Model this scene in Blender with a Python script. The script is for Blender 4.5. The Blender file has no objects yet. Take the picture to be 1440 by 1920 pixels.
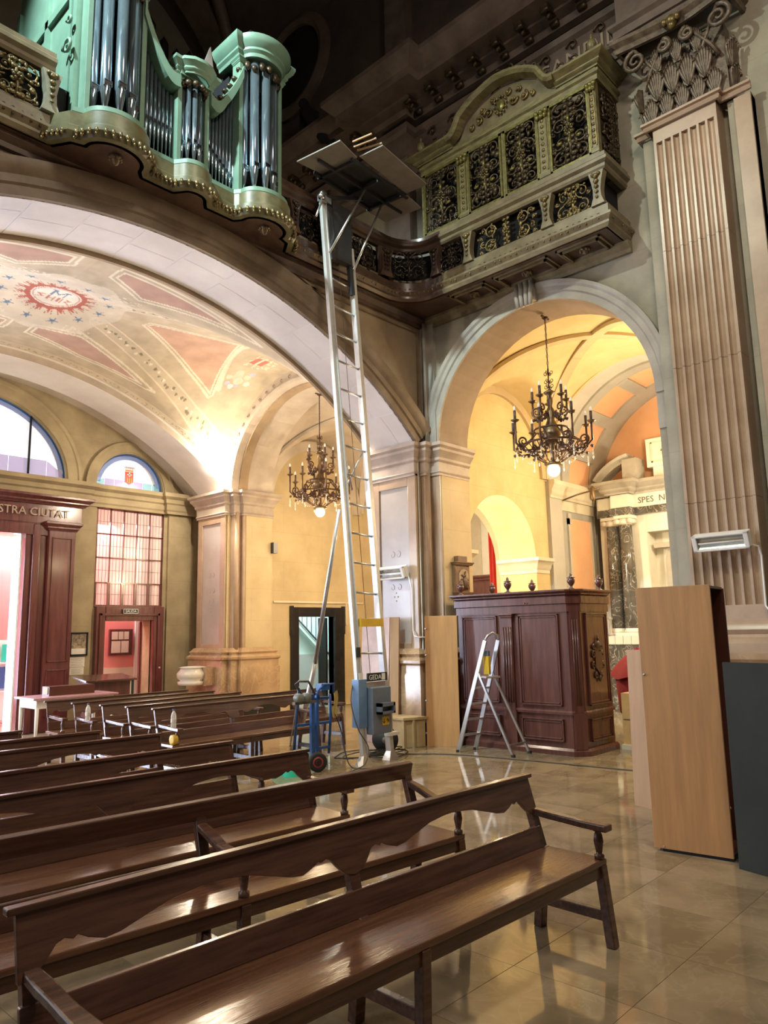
import bpy, math, random
import numpy as np
from mathutils import Vector, Matrix
R = math.radians; PI = math.pi
random.seed(7)
S = bpy.context.scene
COL = S.collection

# ---------------------------------------------------------------- camera, world, lights, exposure
def camera():
    f, yaw, pitch, roll = 1378.7, R(46.935), R(9.2), R(-1.1747)
    cy, sy, cp, sp = math.cos(yaw), math.sin(yaw), math.cos(pitch), math.sin(pitch)
    fw = Vector((sy*cp, cy*cp, sp)); r = Vector((cy, -sy, 0)); u = r.cross(fw)
    c, s = math.cos(roll), math.sin(roll)
    X = c*r + s*u; Y = -s*r + c*u
    cam = bpy.data.cameras.new('camera'); o = bpy.data.objects.new('camera', cam); COL.objects.link(o)
    m = Matrix((X, Y, -fw)).transposed().to_4x4(); m.translation = Vector((0, 0, 1.6)); o.matrix_world = m
    cam.sensor_fit = 'VERTICAL'; cam.sensor_height = 24; cam.lens = f/1920*24; cam.clip_start = .05; cam.clip_end = 200
    S.camera = o
camera()
w = bpy.data.worlds.new('world'); S.world = w; w.use_nodes = True
w.node_tree.nodes['Background'].inputs[0].default_value = (.86, .90, 1.0, 1)
w.node_tree.nodes['Background'].inputs[1].default_value = 1.6
S.view_settings.view_transform = 'Standard'; S.view_settings.look = 'None'
S.view_settings.gamma = 1; S.view_settings.use_curve_mapping = False
S.view_settings.exposure = .25
cyc = S.cycles
cyc.use_denoising = True; cyc.max_bounces = 7; cyc.diffuse_bounces = 4; cyc.glossy_bounces = 4
cyc.transmission_bounces = 4; cyc.transparent_max_bounces = 6; cyc.sample_clamp_indirect = 6
cyc.caustics_reflective = False; cyc.caustics_refractive = False

def lamp(name, kind, loc, power, col, size=.1, to=None, spot=None, blend=.6, size_y=None):
    l = bpy.data.lights.new(name, kind); l.energy = power; l.color = col
    if kind == 'AREA':
        l.size = size
        if size_y: l.shape = 'RECTANGLE'; l.size_y = size_y
    else: l.shadow_soft_size = size
    if kind == 'SPOT': l.spot_size = R(spot); l.spot_blend = blend
    o = bpy.data.objects.new(name, l); COL.objects.link(o); o.location = loc
    if to is not None: o.rotation_euler = (Vector(to)-Vector(loc)).to_track_quat('-Z', 'Y').to_euler()
    return o
WARM = (1, .78, .48); WW = (1, .86, .66); COOL = (.70, .90, 1.0)
# cool flood high on the left side of the nave: the organ front, the balcony and the fluted pilaster
lamp('organ_flood', 'SPOT', (-.2, 5.4, 11.5), 3800, (.74, .95, .98), .12, (3.9, 7.0, 7.8), 46, .7)
lamp('nave_flood', 'SPOT', (-.2, 5.8, 11.3), 1500, (.90, .98, .80), .10, (8.5, 3.2, 5.0), 58, .8)
# general warm nave lighting high up behind the camera
lamp('nave_lamp', 'AREA', (3.6, .5, 9.5), 170, (1, .84, .64), 1.2, (4.4, 3.5, 0))
lamp('nave_lamp_back', 'AREA', (1.5, -2.5, 8.5), 110, (1, .82, .62), 1.2, (8.0, 4.5, 2))
# uplights on the capitals that light the painted vault
for x, y, p in ((7.93, 11.93, 190), (7.93, 8.16, 130), (.2, 11.9, 240), (.2, 8.15, 220)):
    lamp('capital_uplight', 'POINT', (x, y, 4.78), p, WW, .07)
# side aisle, bay beside the confessional
lamp('aisle_fill', 'POINT', (11.2, 4.4, 4.4), 190, WARM, .15)
lamp('chapel_light', 'POINT', (12.9, 4.1, 3.9), 120, (1, .84, .62), .15)
lamp('small_arch_lamp', 'POINT', (9.90, 7.62, 3.12), 300, WARM, .05)
lamp('curtain_chapel_lamp', 'POINT', (13.4, 9.4, 3.6), 60, WARM, .1)
# far aisle bay
lamp('far_aisle_spot', 'POINT', (10.4, 10.6, 3.6), 60, WARM, .1)
# daylight in the vestibule behind the doors
lamp('vestibule_daylight', 'AREA', (6.2, 15.3, 3.9), 620, (1, .93, .93), 2.2, (6.2, 15.3, 0))
lamp('door_daylight', 'AREA', (3.2, 15.0, 1.9), 300, (.66, .76, 1.0), 1.9, (4.4, 9.0, .6), size_y=3.0)
lamp('side_door_daylight', 'AREA', (1.1, 14.3, 2.0), 900, (.62, .74, 1.0), 1.5, (2.6, 8.0, .9), size_y=3.6)
lamp('stair_daylight', 'POINT', (11.8, 13.2, 3.6), 260, (.82, .95, 1.0), .3)
lamp('loft_lamp', 'POINT', (6.8, 9.2, 7.0), 30, WARM, .15)
lamp('vault_lamp', 'POINT', (4.2, 4.0, 10.6), 35, (1, .78, .72), .4)

# ---------------------------------------------------------------- materials
def node_mat(name):
    m = bpy.data.materials.new(name); m.use_nodes = True
    nt = m.node_tree; return m, nt, nt.nodes['Principled BSDF']
def mat(name, col, rough=.6, var=.25, scale=4.0, stretch=(1, 1, 1), col2=None, bump=0.0, bscale=30, metal=0, coat=0, spec=.5, rnd=0.0, detail=5, fac=(.35, .7), joints=None, emit=None, rvar=0):
    m, nt, b = node_mat(name); N = nt.nodes; L = nt.links
    if col2 is None: col2 = tuple(c*(1-var) for c in col)
    tc = N.new('ShaderNodeTexCoord'); mp = N.new('ShaderNodeMapping'); mp.inputs['Scale'].default_value = stretch
    L.new(tc.outputs['Object'], mp.inputs[0]); src = mp.outputs[0]
    if rnd:
        oi = N.new('ShaderNodeObjectInfo'); ad = N.new('ShaderNodeVectorMath'); ad.operation = 'ADD'
        mu = N.new('ShaderNodeMath'); mu.operation = 'MULTIPLY'; mu.inputs[1].default_value = 40
        L.new(oi.outputs['Random'], mu.inputs[0]); L.new(src, ad.inputs[0]); L.new(mu.outputs[0], ad.inputs[1]); src = ad.outputs[0]
    nz = N.new('ShaderNodeTexNoise'); nz.inputs['Scale'].default_value = scale; nz.inputs['Detail'].default_value = detail; nz.inputs['Roughness'].default_value = .6
    L.new(src, nz.inputs['Vector'])
    rp = N.new('ShaderNodeValToRGB'); rp.color_ramp.elements[0].position = fac[0]; rp.color_ramp.elements[1].position = fac[1]
    rp.color_ramp.elements[0].color = (*col2, 1); rp.color_ramp.elements[1].color = (*col, 1)
    L.new(nz.outputs[0], rp.inputs[0]); out = rp.outputs[0]
    if rnd:
        hv = N.new('ShaderNodeHueSaturation'); mr = N.new('ShaderNodeMapRange'); mr.inputs[3].default_value = 1-rnd; mr.inputs[4].default_value = 1+rnd*.6
        L.new(oi.outputs['Random'], mr.inputs[0]); L.new(mr.outputs[0], hv.inputs['Value']); L.new(out, hv.inputs['Color']); out = hv.outputs[0]
    if joints:   # faint painted ashlar lines: (axis 'x'/'y' for the horizontal direction, block w, block h, strength, colour)
        ax, bw, bh, st, jc = joints
        sx = N.new('ShaderNodeSeparateXYZ'); L.new(tc.outputs['Object'], sx.inputs[0]); cb = N.new('ShaderNodeCombineXYZ')
        L.new(sx.outputs['X' if ax == 'x' else 'Y'], cb.inputs[0]); L.new(sx.outputs['Z'], cb.inputs[1])
        br = N.new('ShaderNodeTexBrick'); L.new(cb.outputs[0], br.inputs['Vector'])
        br.inputs['Scale'].default_value = 1; br.inputs['Brick Width'].default_value = bw; br.inputs['Row Height'].default_value = bh
        br.inputs['Mortar Size'].default_value = .006; br.inputs['Color1'].default_value = (0, 0, 0, 1); br.inputs['Color2'].default_value = (0, 0, 0, 1); br.inputs['Mortar'].default_value = (st, st, st, 1)
        mx = N.new('ShaderNodeMix'); mx.data_type = 'RGBA'; L.new(br.outputs[0], mx.inputs[0]); L.new(out, mx.inputs[6]); mx.inputs[7].default_value = (*jc, 1); out = mx.outputs[2]
    L.new(out, b.inputs['Base Color'])
    b.inputs['Roughness'].default_value = rough; b.inputs['Metallic'].default_value = metal; b.inputs['Specular IOR Level'].default_value = spec
    if coat: b.inputs['Coat Weight'].default_value = coat; b.inputs['Coat Roughness'].default_value = .12
    if rvar:
        rr = N.new('ShaderNodeMapRange'); rr.inputs[3].default_value = rough-rvar; rr.inputs[4].default_value = rough+rvar; L.new(nz.outputs[0], rr.inputs[0]); L.new(rr.outputs[0], b.inputs['Roughness'])
    if bump:
        n2 = N.new('ShaderNodeTexNoise'); n2.inputs['Scale'].default_value = bscale; L.new(src, n2.inputs['Vector'])
        bp = N.new('ShaderNodeBump'); bp.inputs['Strength'].default_value = bump; bp.inputs['Distance'].default_value = .01
        L.new(n2.outputs[0], bp.inputs['Height']); L.new(bp.outputs[0], b.inputs['Normal'])
    if emit: b.inputs['Emission Color'].default_value = (*emit[:3], 1); b.inputs['Emission Strength'].default_value = emit[3]
    return m
def veined(name, base, vein, scale=2.2, rough=.15, width=.035, rnd=False, base2=None, amt=1.0):
    m, nt, b = node_mat(name); N = nt.nodes; L = nt.links
    tc = N.new('ShaderNodeTexCoord'); src = tc.outputs['Object']
    if rnd:
        oi = N.new('ShaderNodeObjectInfo'); mu = N.new('ShaderNodeMath'); mu.operation = 'MULTIPLY'; mu.inputs[1].default_value = 60
        ad = N.new('ShaderNodeVectorMath'); L.new(oi.outputs['Random'], mu.inputs[0]); L.new(src, ad.inputs[0]); L.new(mu.outputs[0], ad.inputs[1]); src = ad.outputs[0]
    nz = N.new('ShaderNodeTexNoise'); nz.inputs['Scale'].default_value = scale; nz.inputs['Detail'].default_value = 7; nz.inputs['Distortion'].default_value = 1.2; L.new(src, nz.inputs['Vector'])
    s = N.new('ShaderNodeMath'); s.operation = 'SUBTRACT'; s.inputs[1].default_value = .5; L.new(nz.outputs[0], s.inputs[0])
    a = N.new('ShaderNodeMath'); a.operation = 'ABSOLUTE'; L.new(s.outputs[0], a.inputs[0])
    rp = N.new('ShaderNodeValToRGB'); rp.color_ramp.elements[0].position = 0; rp.color_ramp.elements[1].position = width
    rp.color_ramp.elements[0].color = (amt, amt, amt, 1); rp.color_ramp.elements[1].color = (0, 0, 0, 1); L.new(a.outputs[0], rp.inputs[0])
    n2 = N.new('ShaderNodeTexNoise'); n2.inputs['Scale'].default_value = scale*.7; n2.inputs['Detail'].default_value = 4; L.new(src, n2.inputs['Vector'])
    r2 = N.new('ShaderNodeValToRGB'); r2.color_ramp.elements[0].position = .38; r2.color_ramp.elements[1].position = .62
    r2.color_ramp.elements[0].color = (*(base2 or tuple(c*.7 for c in base)), 1); r2.color_ramp.elements[1].color = (*base, 1); L.new(n2.outputs[0], r2.inputs[0])
    mx = N.new('ShaderNodeMix'); mx.data_type = 'RGBA'; L.new(rp.outputs[0], mx.inputs[0]); L.new(r2.outputs[0], mx.inputs[6]); mx.inputs[7].default_value = (*vein, 1)
    L.new(mx.outputs[2], b.inputs['Base Color']); b.inputs['Roughness'].default_value = rough
    return m
def glow(name, col, st):
    m, nt, b = node_mat(name); b.inputs['Base Color'].default_value = (*col, 1)
    b.inputs['Emission Color'].default_value = (*col, 1); b.inputs['Emission Strength'].default_value = st; return m
def vcol(name, rough=.8):
    m, nt, b = node_mat(name); a = nt.nodes.new('ShaderNodeVertexColor'); a.layer_name = 'Col'
    nz = nt.nodes.new('ShaderNodeTexNoise'); nz.inputs['Scale'].default_value = 3; nz.inputs['Detail'].default_value = 7
    mr = nt.nodes.new('ShaderNodeMapRange'); mr.inputs[1].default_value = .3; mr.inputs[2].default_value = .7; mr.inputs[3].default_value = .82; mr.inputs[4].default_value = 1.1
    tc = nt.nodes.new('ShaderNodeTexCoord'); nt.links.new(tc.outputs['Object'], nz.inputs['Vector']); nt.links.new(nz.outputs[0], mr.inputs[0])
    mx = nt.nodes.new('ShaderNodeVectorMath'); mx.operation = 'SCALE'; nt.links.new(a.outputs[0], mx.inputs[0]); nt.links.new(mr.outputs[0], mx.inputs['Scale'])
    nt.links.new(mx.outputs[0], b.inputs['Base Color']); b.inputs['Roughness'].default_value = rough; return m
def glass(name, col, rough=.02, alpha=.25, emit=None):
    m, nt, b = node_mat(name); b.inputs['Base Color'].default_value = (*col, 1); b.inputs['Roughness'].default_value = rough; b.inputs['Alpha'].default_value = alpha
    if emit: b.inputs['Emission Color'].default_value = (*emit[:3], 1); b.inputs['Emission Strength'].default_value = emit[3]
    return m

M = {}
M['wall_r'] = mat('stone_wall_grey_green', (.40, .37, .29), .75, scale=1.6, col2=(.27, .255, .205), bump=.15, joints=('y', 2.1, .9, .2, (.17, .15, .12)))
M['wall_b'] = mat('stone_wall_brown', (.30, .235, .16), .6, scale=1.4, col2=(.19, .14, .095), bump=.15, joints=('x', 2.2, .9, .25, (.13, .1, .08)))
M['soffit'] = mat('whitewashed_soffit', (.78, .73, .70), .7, scale=1.2, col2=(.64, .59, .56), bump=.08)
M['soffitj'] = mat('pale_mortar', (.88, .84, .80), .8, var=.08)
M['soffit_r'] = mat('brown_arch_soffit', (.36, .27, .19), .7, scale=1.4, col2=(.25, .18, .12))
M['vault'] = vcol('painted_vault')
M['rib'] = mat('rib_stone', (.60, .52, .44), .7, scale=2, col2=(.45, .38, .31), bump=.1)
M['band'] = mat('ochre_band', (.42, .31, .19), .75, scale=2.5, col2=(.30, .21, .13))
M['mold'] = mat('grey_molding_stone', (.42, .39, .34), .6, scale=3, col2=(.31, .28, .24), bump=.1)
M['moldb'] = mat('brown_molding_stone', (.24, .18, .125), .5, scale=3, col2=(.145, .105, .07), bump=.1)
M['pink'] = mat('pink_marble_pilaster', (.46, .335, .235), .30, scale=2.2, col2=(.35, .245, .165), bump=.05, bscale=12)
M['cap'] = mat('capital_stone', (.50, .41, .34), .5, scale=3, col2=(.36, .29, .24), bump=.1)
M['panel'] = mat('grey_marble_panel', (.46, .42, .39), .3, scale=2, col2=(.38, .34, .31))
M['brownmarble'] = veined('brown_marble_plinth', (.44, .30, .18), (.52, .38, .25), 3.0, .2, .03, base2=(.30, .19, .11), amt=.5)
M['jamb'] = mat('ochre_ashlar', (.60, .485, .30), .7, scale=1.5, col2=(.48, .375, .22), bump=.08, joints=('x', 2.2, .62, .2, (.30, .21, .12)))
M['yellow'] = mat('yellow_plaster', (.68, .55, .30), .8, scale=2, col2=(.58, .45, .23), bump=.08, joints=('x', .8, .4, .25, (.45, .32, .14)))
M['yvault'] = mat('yellow_vault_plaster', (.68, .55, .30), .8, scale=2, col2=(.58, .45, .23))
M['entry'] = mat('entrance_wall_ochre', (.42, .34, .20), .75, scale=2.0, col2=(.29, .225, .13), bump=.15, joints=('x', 2.6, .9, .25, (.2, .15, .09)))
M['cream'] = mat('cream_stone', (.72, .66, .52), .5, scale=3, col2=(.62, .55, .42))
M['orange'] = mat('orange_plaster', (.78, .46, .27), .8, scale=2, col2=(.70, .40, .23))
M['grey'] = mat('grey_stucco', (.42, .41, .37), .7, scale=2, col2=(.34, .33, .30))
M['whitest'] = mat('white_stucco', (.52, .50, .45), .7, scale=2, col2=(.46, .44, .40))
M['black'] = mat('black_skirting', (.02, .02, .022), .25, scale=3)
M['floor'] = mat('floor_marble_base', (.34, .27, .18), .12, scale=3)
M['tile'] = veined('polished_marble_tile', (.37, .295, .18), (.50, .43, .31), 4.2, .065, .03, True, (.25, .195, .115), .2)
M['wood'] = mat('dark_varnished_wood', (.150, .072, .046), .24, scale=2.2, stretch=(1.2, 16, 16), col2=(.072, .034, .022), coat=.25, rnd=.2, bump=.06, bscale=60)
M['woodseat'] = mat('worn_varnished_seat', (.20, .095, .052), .15, scale=2.2, stretch=(1.0, 14, 14), col2=(.11, .050, .028), coat=.3, rnd=.15, bump=.10, bscale=14)
M['conf'] = mat('red_brown_confessional_wood', (.135, .052, .042), .25, scale=2.0, stretch=(9, 9, .9), col2=(.08, .029, .025), coat=.25)
M['doorwood'] = mat('deep_red_door_wood', (.155, .048, .045), .2, scale=2.0, stretch=(9, 9, .9), col2=(.095, .027, .027), coat=.35)
M['beech'] = mat('beech_panel', (.60, .335, .145), .38, scale=2.0, stretch=(9, 9, .7), col2=(.47, .26, .115), spec=.4)
M['beechpale'] = mat('pale_beech_panel', (.44, .28, .155), .6, scale=2.0, stretch=(9, 9, .7), col2=(.37, .23, .125), spec=.3)
M['brownlam'] = mat('dark_brown_laminate', (.115, .040, .026), .4, scale=3)
M['greyboard'] = mat('dark_grey_board', (.042, .046, .038), .75, scale=3, spec=.2)
M['iron'] = mat('wrought_iron', (.055, .032, .024), .42, scale=20, col2=(.12, .06, .035), metal=.6, bump=.2)
M['bronze'] = mat('aged_bronze', (.20, .13, .07), .4, scale=20, metal=.7)
M['candle'] = mat('candle_tube', (.085, .045, .035), .5)
M['bulb'] = glass('clear_candle_bulb', (.95, .93, .88), .05, .55)
M['crystal'] = glass('crystal', (.95, .93, .86), .03, .5)
M['alu'] = mat('aluminium', (.62, .62, .61), .32, scale=8, col2=(.50, .50, .49), metal=.85)
M['aluw'] = mat('matt_aluminium', (.66, .66, .65), .45, scale=8, col2=(.56, .56, .55), metal=.35)
M['lam'] = mat('lift_board_grey', (.30, .28, .25), .6, scale=4, col2=(.22, .20, .18))
M['steel'] = mat('dark_steel', (.10, .10, .11), .4, metal=.7)
M['blue'] = mat('blue_enamel', (.03, .12, .36), .3, col2=(.02, .08, .26))
M['bluegrey'] = mat('blue_grey_steel', (.17, .21, .27), .4, col2=(.12, .15, .20))
M['rubber'] = mat('black_rubber', (.02, .02, .02), .6)
M['redhub'] = mat('red_hub', (.40, .05, .05), .4)
M['yelplas'] = mat('yellow_plastic', (.80, .52, .04), .45)
M['greenc'] = mat('turquoise_cloth', (.03, .62, .45), .8, col2=(.02, .50, .36))
M['card'] = mat('brown_box_plastic', (.46, .33, .17), .55, col2=(.38, .27, .13))
M['whitep'] = mat('white_enamel', (.80, .79, .76), .4, var=.06)
M['hgrey'] = mat('heater_reflector', (.60, .60, .57), .25, metal=.8)
M['paper'] = mat('paper', (.78, .74, .66), .8, var=.1)
M['bwprint'] = mat('sepia_print', (.50, .40, .28), .5, scale=14, col2=(.10, .075, .05))
M['pinkwall'] = mat('pink_vestibule_wall', (.80, .30, .30), .8, scale=2, var=.08)
M['vest'] = mat('vestibule_plaster', (.80, .72, .60), .8, var=.1)
M['white'] = mat('white_paint', (.85, .85, .85), .6, var=.04)
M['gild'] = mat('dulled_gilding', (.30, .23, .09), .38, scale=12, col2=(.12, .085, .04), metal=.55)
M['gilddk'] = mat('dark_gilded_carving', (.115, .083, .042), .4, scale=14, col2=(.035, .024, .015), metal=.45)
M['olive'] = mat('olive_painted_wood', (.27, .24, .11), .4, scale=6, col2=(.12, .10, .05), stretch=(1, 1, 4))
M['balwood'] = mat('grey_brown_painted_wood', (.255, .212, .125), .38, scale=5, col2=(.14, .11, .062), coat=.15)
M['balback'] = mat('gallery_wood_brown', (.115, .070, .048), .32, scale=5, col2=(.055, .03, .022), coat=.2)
M['green'] = mat('green_organ_case', (.20, .33, .24), .45, scale=5, col2=(.155, .27, .195))
M['tin'] = mat('organ_pipe_tin', (.46, .58, .66), .15, scale=3, metal=.85, var=.15, rnd=.1)
M['tin2'] = mat('dark_pipe_tin', (.14, .13, .12), .3, metal=1)
M['carve'] = mat('bronzed_carving', (.20, .145, .085), .42, scale=16, col2=(.09, .06, .035), metal=.3)
M['capital'] = mat('bronzed_stone_capital', (.20, .155, .112), .4, scale=12, col2=(.085, .06, .042), metal=.15, bump=.3)
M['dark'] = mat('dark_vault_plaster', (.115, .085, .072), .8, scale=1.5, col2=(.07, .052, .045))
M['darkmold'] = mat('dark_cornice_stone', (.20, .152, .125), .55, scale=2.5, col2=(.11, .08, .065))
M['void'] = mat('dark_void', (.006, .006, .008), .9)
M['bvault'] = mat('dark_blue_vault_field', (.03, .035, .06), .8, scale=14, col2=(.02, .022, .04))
M['loftwall'] = mat('loft_wall_grey', (.34, .31, .235), .8, scale=2)
M['bmarble'] = veined('black_white_veined_marble', (.075, .07, .06), (.50, .47, .42), 4.5, .15, .022, base2=(.13, .12, .11), amt=.8)
M['altar'] = mat('altar_white_marble', (.78, .76, .66), .35, scale=3, var=.1)
M['altarg'] = mat('altar_grey_marble', (.42, .39, .33), .4, scale=3, var=.2)
M['red'] = mat('red_curtain', (.62, .05, .035), .8, var=.2)
M['redc'] = mat('crimson_fabric', (.30, .02, .04), .8, var=.2)
M['stoup'] = mat('white_marble_stoup', (.74, .68, .60), .18, scale=3, var=.15)
M['cable'] = mat('black_cable', (.015, .013, .012), .5)
M['cord'] = mat('grey_cable', (.14, .11, .09), .5)
M['wood3'] = mat('carved_relief_wood', (.22, .12, .055), .45, col2=(.12, .06, .03), scale=8)
M['reliefp'] = mat('relief_pale_ground', (.48, .36, .24), .6)
M['stairw'] = mat('stair_wall_blue', (.62, .76, .76), .8, var=.05)
M['stairg'] = mat('stair_wall_grey', (.42, .42, .40), .8, var=.05)
M['lettdark'] = mat('dark_lettering', (.12, .11, .09), .6)
M['lettpale'] = mat('pale_lettering', (.45, .36, .28), .5)
M['lamp'] = glow('lamp_globe', (1, .82, .50), 28)
M['leadg'] = None
M['text'] = mat('black_print', (.02, .02, .02), .6)

# ---------------------------------------------------------------- mesh builder
class MB:
    def __init__(s): s.v = []; s.f = []; s.mi = []; s.sm = []; s.cm = 0; s.auto = False
    def add(s, vs, fs, smooth=False):
        k = len(s.v); s.v += [tuple(p) for p in vs]
        for f in fs: s.f.append(tuple(i+k for i in f)); s.mi.append(s.cm); s.sm.append(smooth)
        return s
    def box(s, x0, x1, y0, y1, z0, z1):
        if x0 > x1: x0, x1 = x1, x0
        if y0 > y1: y0, y1 = y1, y0
        return s.add([(x, y, z) for z in (z0, z1) for y in (y0, y1) for x in (x0, x1)],
                     [(0, 2, 3, 1), (4, 5, 7, 6), (0, 1, 5, 4), (2, 6, 7, 3), (0, 4, 6, 2), (1, 3, 7, 5)])
    def bar(s, a, b, w, h, up=(0, 0, 1)):      # rectangular bar from a to b, width w (sideways) and h (along up)
        a = Vector(a); b = Vector(b); d = (b-a).normalized(); up = Vector(up)
        sd = d.cross(up); sd = sd.normalized() if sd.length > 1e-5 else Vector((1, 0, 0)); u = sd.cross(d)
        vs = [p+sd*(i*w/2)+u*(j*h/2) for p in (a, b) for i, j in ((-1, -1), (1, -1), (1, 1), (-1, 1))]
        return s.add(vs, [(3, 2, 1, 0), (4, 5, 6, 7), (0, 1, 5, 4), (1, 2, 6, 5), (2, 3, 7, 6), (3, 0, 4, 7)])
    def tube(s, pts, r, n=6, caps=True, smooth=True):
        P = [Vector(p) for p in pts]; rs = r if isinstance(r, (list, tuple)) else [r]*len(P)
        vs = []; fs = []; pu = None
        for i, p in enumerate(P):
            d = (P[min(i+1, len(P)-1)]-P[max(i-1, 0)]).normalized()
            if pu is None: pu = Vector((0, 0, 1)) if abs(d.z) < .9 else Vector((1, 0, 0))
            sd = d.cross(pu); sd.normalize(); pu = sd.cross(d)
            for k in range(n):
                a = 2*PI*k/n; vs.append(p+(sd*math.cos(a)+pu*math.sin(a))*rs[i])
        for i in range(len(P)-1):
            for k in range(n): fs.append((i*n+k, i*n+(k+1) % n, (i+1)*n+(k+1) % n, (i+1)*n+k))
        if caps: fs += [tuple(range(n-1, -1, -1)), tuple((len(P)-1)*n+k for k in range(n))]
        return s.add(vs, fs, smooth)
    def lathe(s, prof, c=(0, 0, 0), n=12, axis='z', smooth=True, cap=True):
        vs = []; fs = []; cx, cy, cz = c
        for r, h in prof:
            for k in range(n):
                a = 2*PI*k/n; p, q = r*math.cos(a), r*math.sin(a)
                vs.append({'z': (cx+p, cy+q, cz+h), 'x': (cx+h, cy+p, cz+q), 'y': (cx+p, cy+h, cz+q)}[axis])
        for i in range(len(prof)-1):
            for k in range(n): fs.append((i*n+k, i*n+(k+1) % n, (i+1)*n+(k+1) % n, (i+1)*n+k))
        if cap: fs += [tuple(range(n-1, -1, -1)), tuple((len(prof)-1)*n+k for k in range(n))]
        return s.add(vs, fs, smooth)
    def prism(s, poly, d0, d1, f):      # poly of (a,b); f(a,b,d)->xyz
        n = len(poly); vs = [f(a, b, d0) for a, b in poly]+[f(a, b, d1) for a, b in poly]
        return s.add(vs, [tuple(range(n-1, -1, -1)), tuple(range(n, 2*n))]+[(i, (i+1) % n, n+(i+1) % n, n+i) for i in range(n)])
    def mold(s, prof, a0, a1, f, caps=True):      # closed profile (out, up) run straight from a0 to a1; f(a, out, up)
        n = len(prof); vs = [f(a0, o, u) for o, u in prof]+[f(a1, o, u) for o, u in prof]
        return s.add(vs, ([tuple(range(n-1, -1, -1)), tuple(range(n, 2*n))] if caps else [])+[(i, (i+1) % n, n+(i+1) % n, n+i) for i in range(n)])
    def archmold(s, prof, c, zc, r, t0, t1, f, n=32, rz=None):      # profile (radial, out) along an arc; f(a, z, out)
        rz = rz or r; m = len(prof); vs = []; fs = []
        for i in range(n+1):
            t = t0+(t1-t0)*i/n
            for rad, out in prof: vs.append(f(c+(r+rad)*math.cos(t), zc+(rz+rad)*math.sin(t), out))
        for i in range(n):
            for k in range(m): fs.append((i*m+k, i*m+(k+1) % m, (i+1)*m+(k+1) % m, (i+1)*m+k))
        fs += [tuple(range(m-1, -1, -1)), tuple(n*m+k for k in range(m))]; s.auto = True
        return s.add(vs, fs, True)
    def grid(s, fn, nu, nv, smooth=True):
        vs = [fn(i/nu, j/nv) for i in range(nu+1) for j in range(nv+1)]
        return s.add(vs, [(i*(nv+1)+j, (i+1)*(nv+1)+j, (i+1)*(nv+1)+j+1, i*(nv+1)+j+1) for i in range(nu) for j in range(nv)], smooth)
    def ball(s, c, r, n=8, sx=1, sy=1, sz=1):
        c = Vector(c); vs = []; fs = []; m = n//2+1
        for i in range(m+1):
            t = PI*i/m
            for k in range(n): a = 2*PI*k/n; vs.append((c.x+r*sx*math.sin(t)*math.cos(a), c.y+r*sy*math.sin(t)*math.sin(a), c.z+r*sz*math.cos(t)))
        for i in range(m):
            for k in range(n): fs.append((i*n+k, (i+1)*n+k, (i+1)*n+(k+1) % n, i*n+(k+1) % n))
        return s.add(vs, fs, True)
    def data(s, name, mats, off=(0, 0, 0)):
        me = bpy.data.meshes.new(name)
        vs = s.v if off == (0, 0, 0) else [(a-off[0], b-off[1], c-off[2]) for a, b, c in s.v]
        me.from_pydata(vs, [], s.f)
        for m in (mats if isinstance(mats, (list, tuple)) else [mats]): me.materials.append(m)
        me.polygons.foreach_set('material_index', s.mi); me.polygons.foreach_set('use_smooth', s.sm); me.update()
        if s.auto: me.set_sharp_from_angle(angle=R(28))
        return me
def place(name, me, parent=None, loc=(0, 0, 0), rot=(0, 0, 0), scale=None, bev=0):
    o = bpy.data.objects.new(name, me); COL.objects.link(o); o.location = loc; o.rotation_euler = rot
    if scale: o.scale = scale
    if parent: o.parent = parent
    if bev:
        b = o.modifiers.new('bevel', 'BEVEL'); b.width = bev; b.segments = 2; b.limit_method = 'ANGLE'; b.angle_limit = R(35)
    return o
def wl(o):      # world location of an (unrotated) chain
    v = Vector(o.location)
    while o.parent: o = o.parent; v += o.location
    return tuple(v)
def part(name, mb, m, parent=None, local=False, bev=0, label=None, kind=None):      # mb in world coordinates unless local
    off = (0, 0, 0) if (local or parent is None) else wl(parent)
    o = place(name, mb.data(name, m, off), parent, bev=bev)
    if label: o['label'] = label
    if kind: o['kind'] = kind
    return o
def struct(name, mb, m, label=None, cat=None, parent=None):
    o = part(name, mb, m, parent)
    if not parent: o['kind'] = 'structure'
    if label: o['label'] = label
    if cat: o['category'] = cat
    return o
def tag(o, label, cat, group=None, kind=None):
    o['label'] = label; o['category'] = cat
    if group: o['group'] = group
    if kind: o['kind'] = kind
    return o
def thing(name, loc, label, cat, group=None, rz=0, kind=None):
    o = bpy.data.objects.new(name, None); COL.objects.link(o); o.location = loc; o.rotation_euler = (0, 0, rz); o.empty_display_size = .1
    return tag(o, label, cat, group, kind)
def copy_tree(o, parent=None):
    c = o.copy(); COL.objects.link(c)
    if parent is not None: c.parent = parent
    for ch in list(o.children): copy_tree(ch, c)
    return c
def text_mesh(name, txt, size, m, ext=.004, align='CENTER'):
    c = bpy.data.curves.new(name, 'FONT'); c.body = txt; c.size = size; c.extrude = ext; c.align_x = align; c.resolution_u = 2
    o = bpy.data.objects.new(name, c); COL.objects.link(o)
    me = bpy.data.meshes.new_from_object(o.evaluated_get(bpy.context.evaluated_depsgraph_get()))
    bpy.data.objects.remove(o); bpy.data.curves.remove(c)
    me.materials.clear(); me.materials.append(m); return me
YR = (R(90), 0, R(-90))      # text on a wall that faces -X (read along -Y)
XR = (R(90), 0, 0)           # text on a wall that faces -Y
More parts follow.
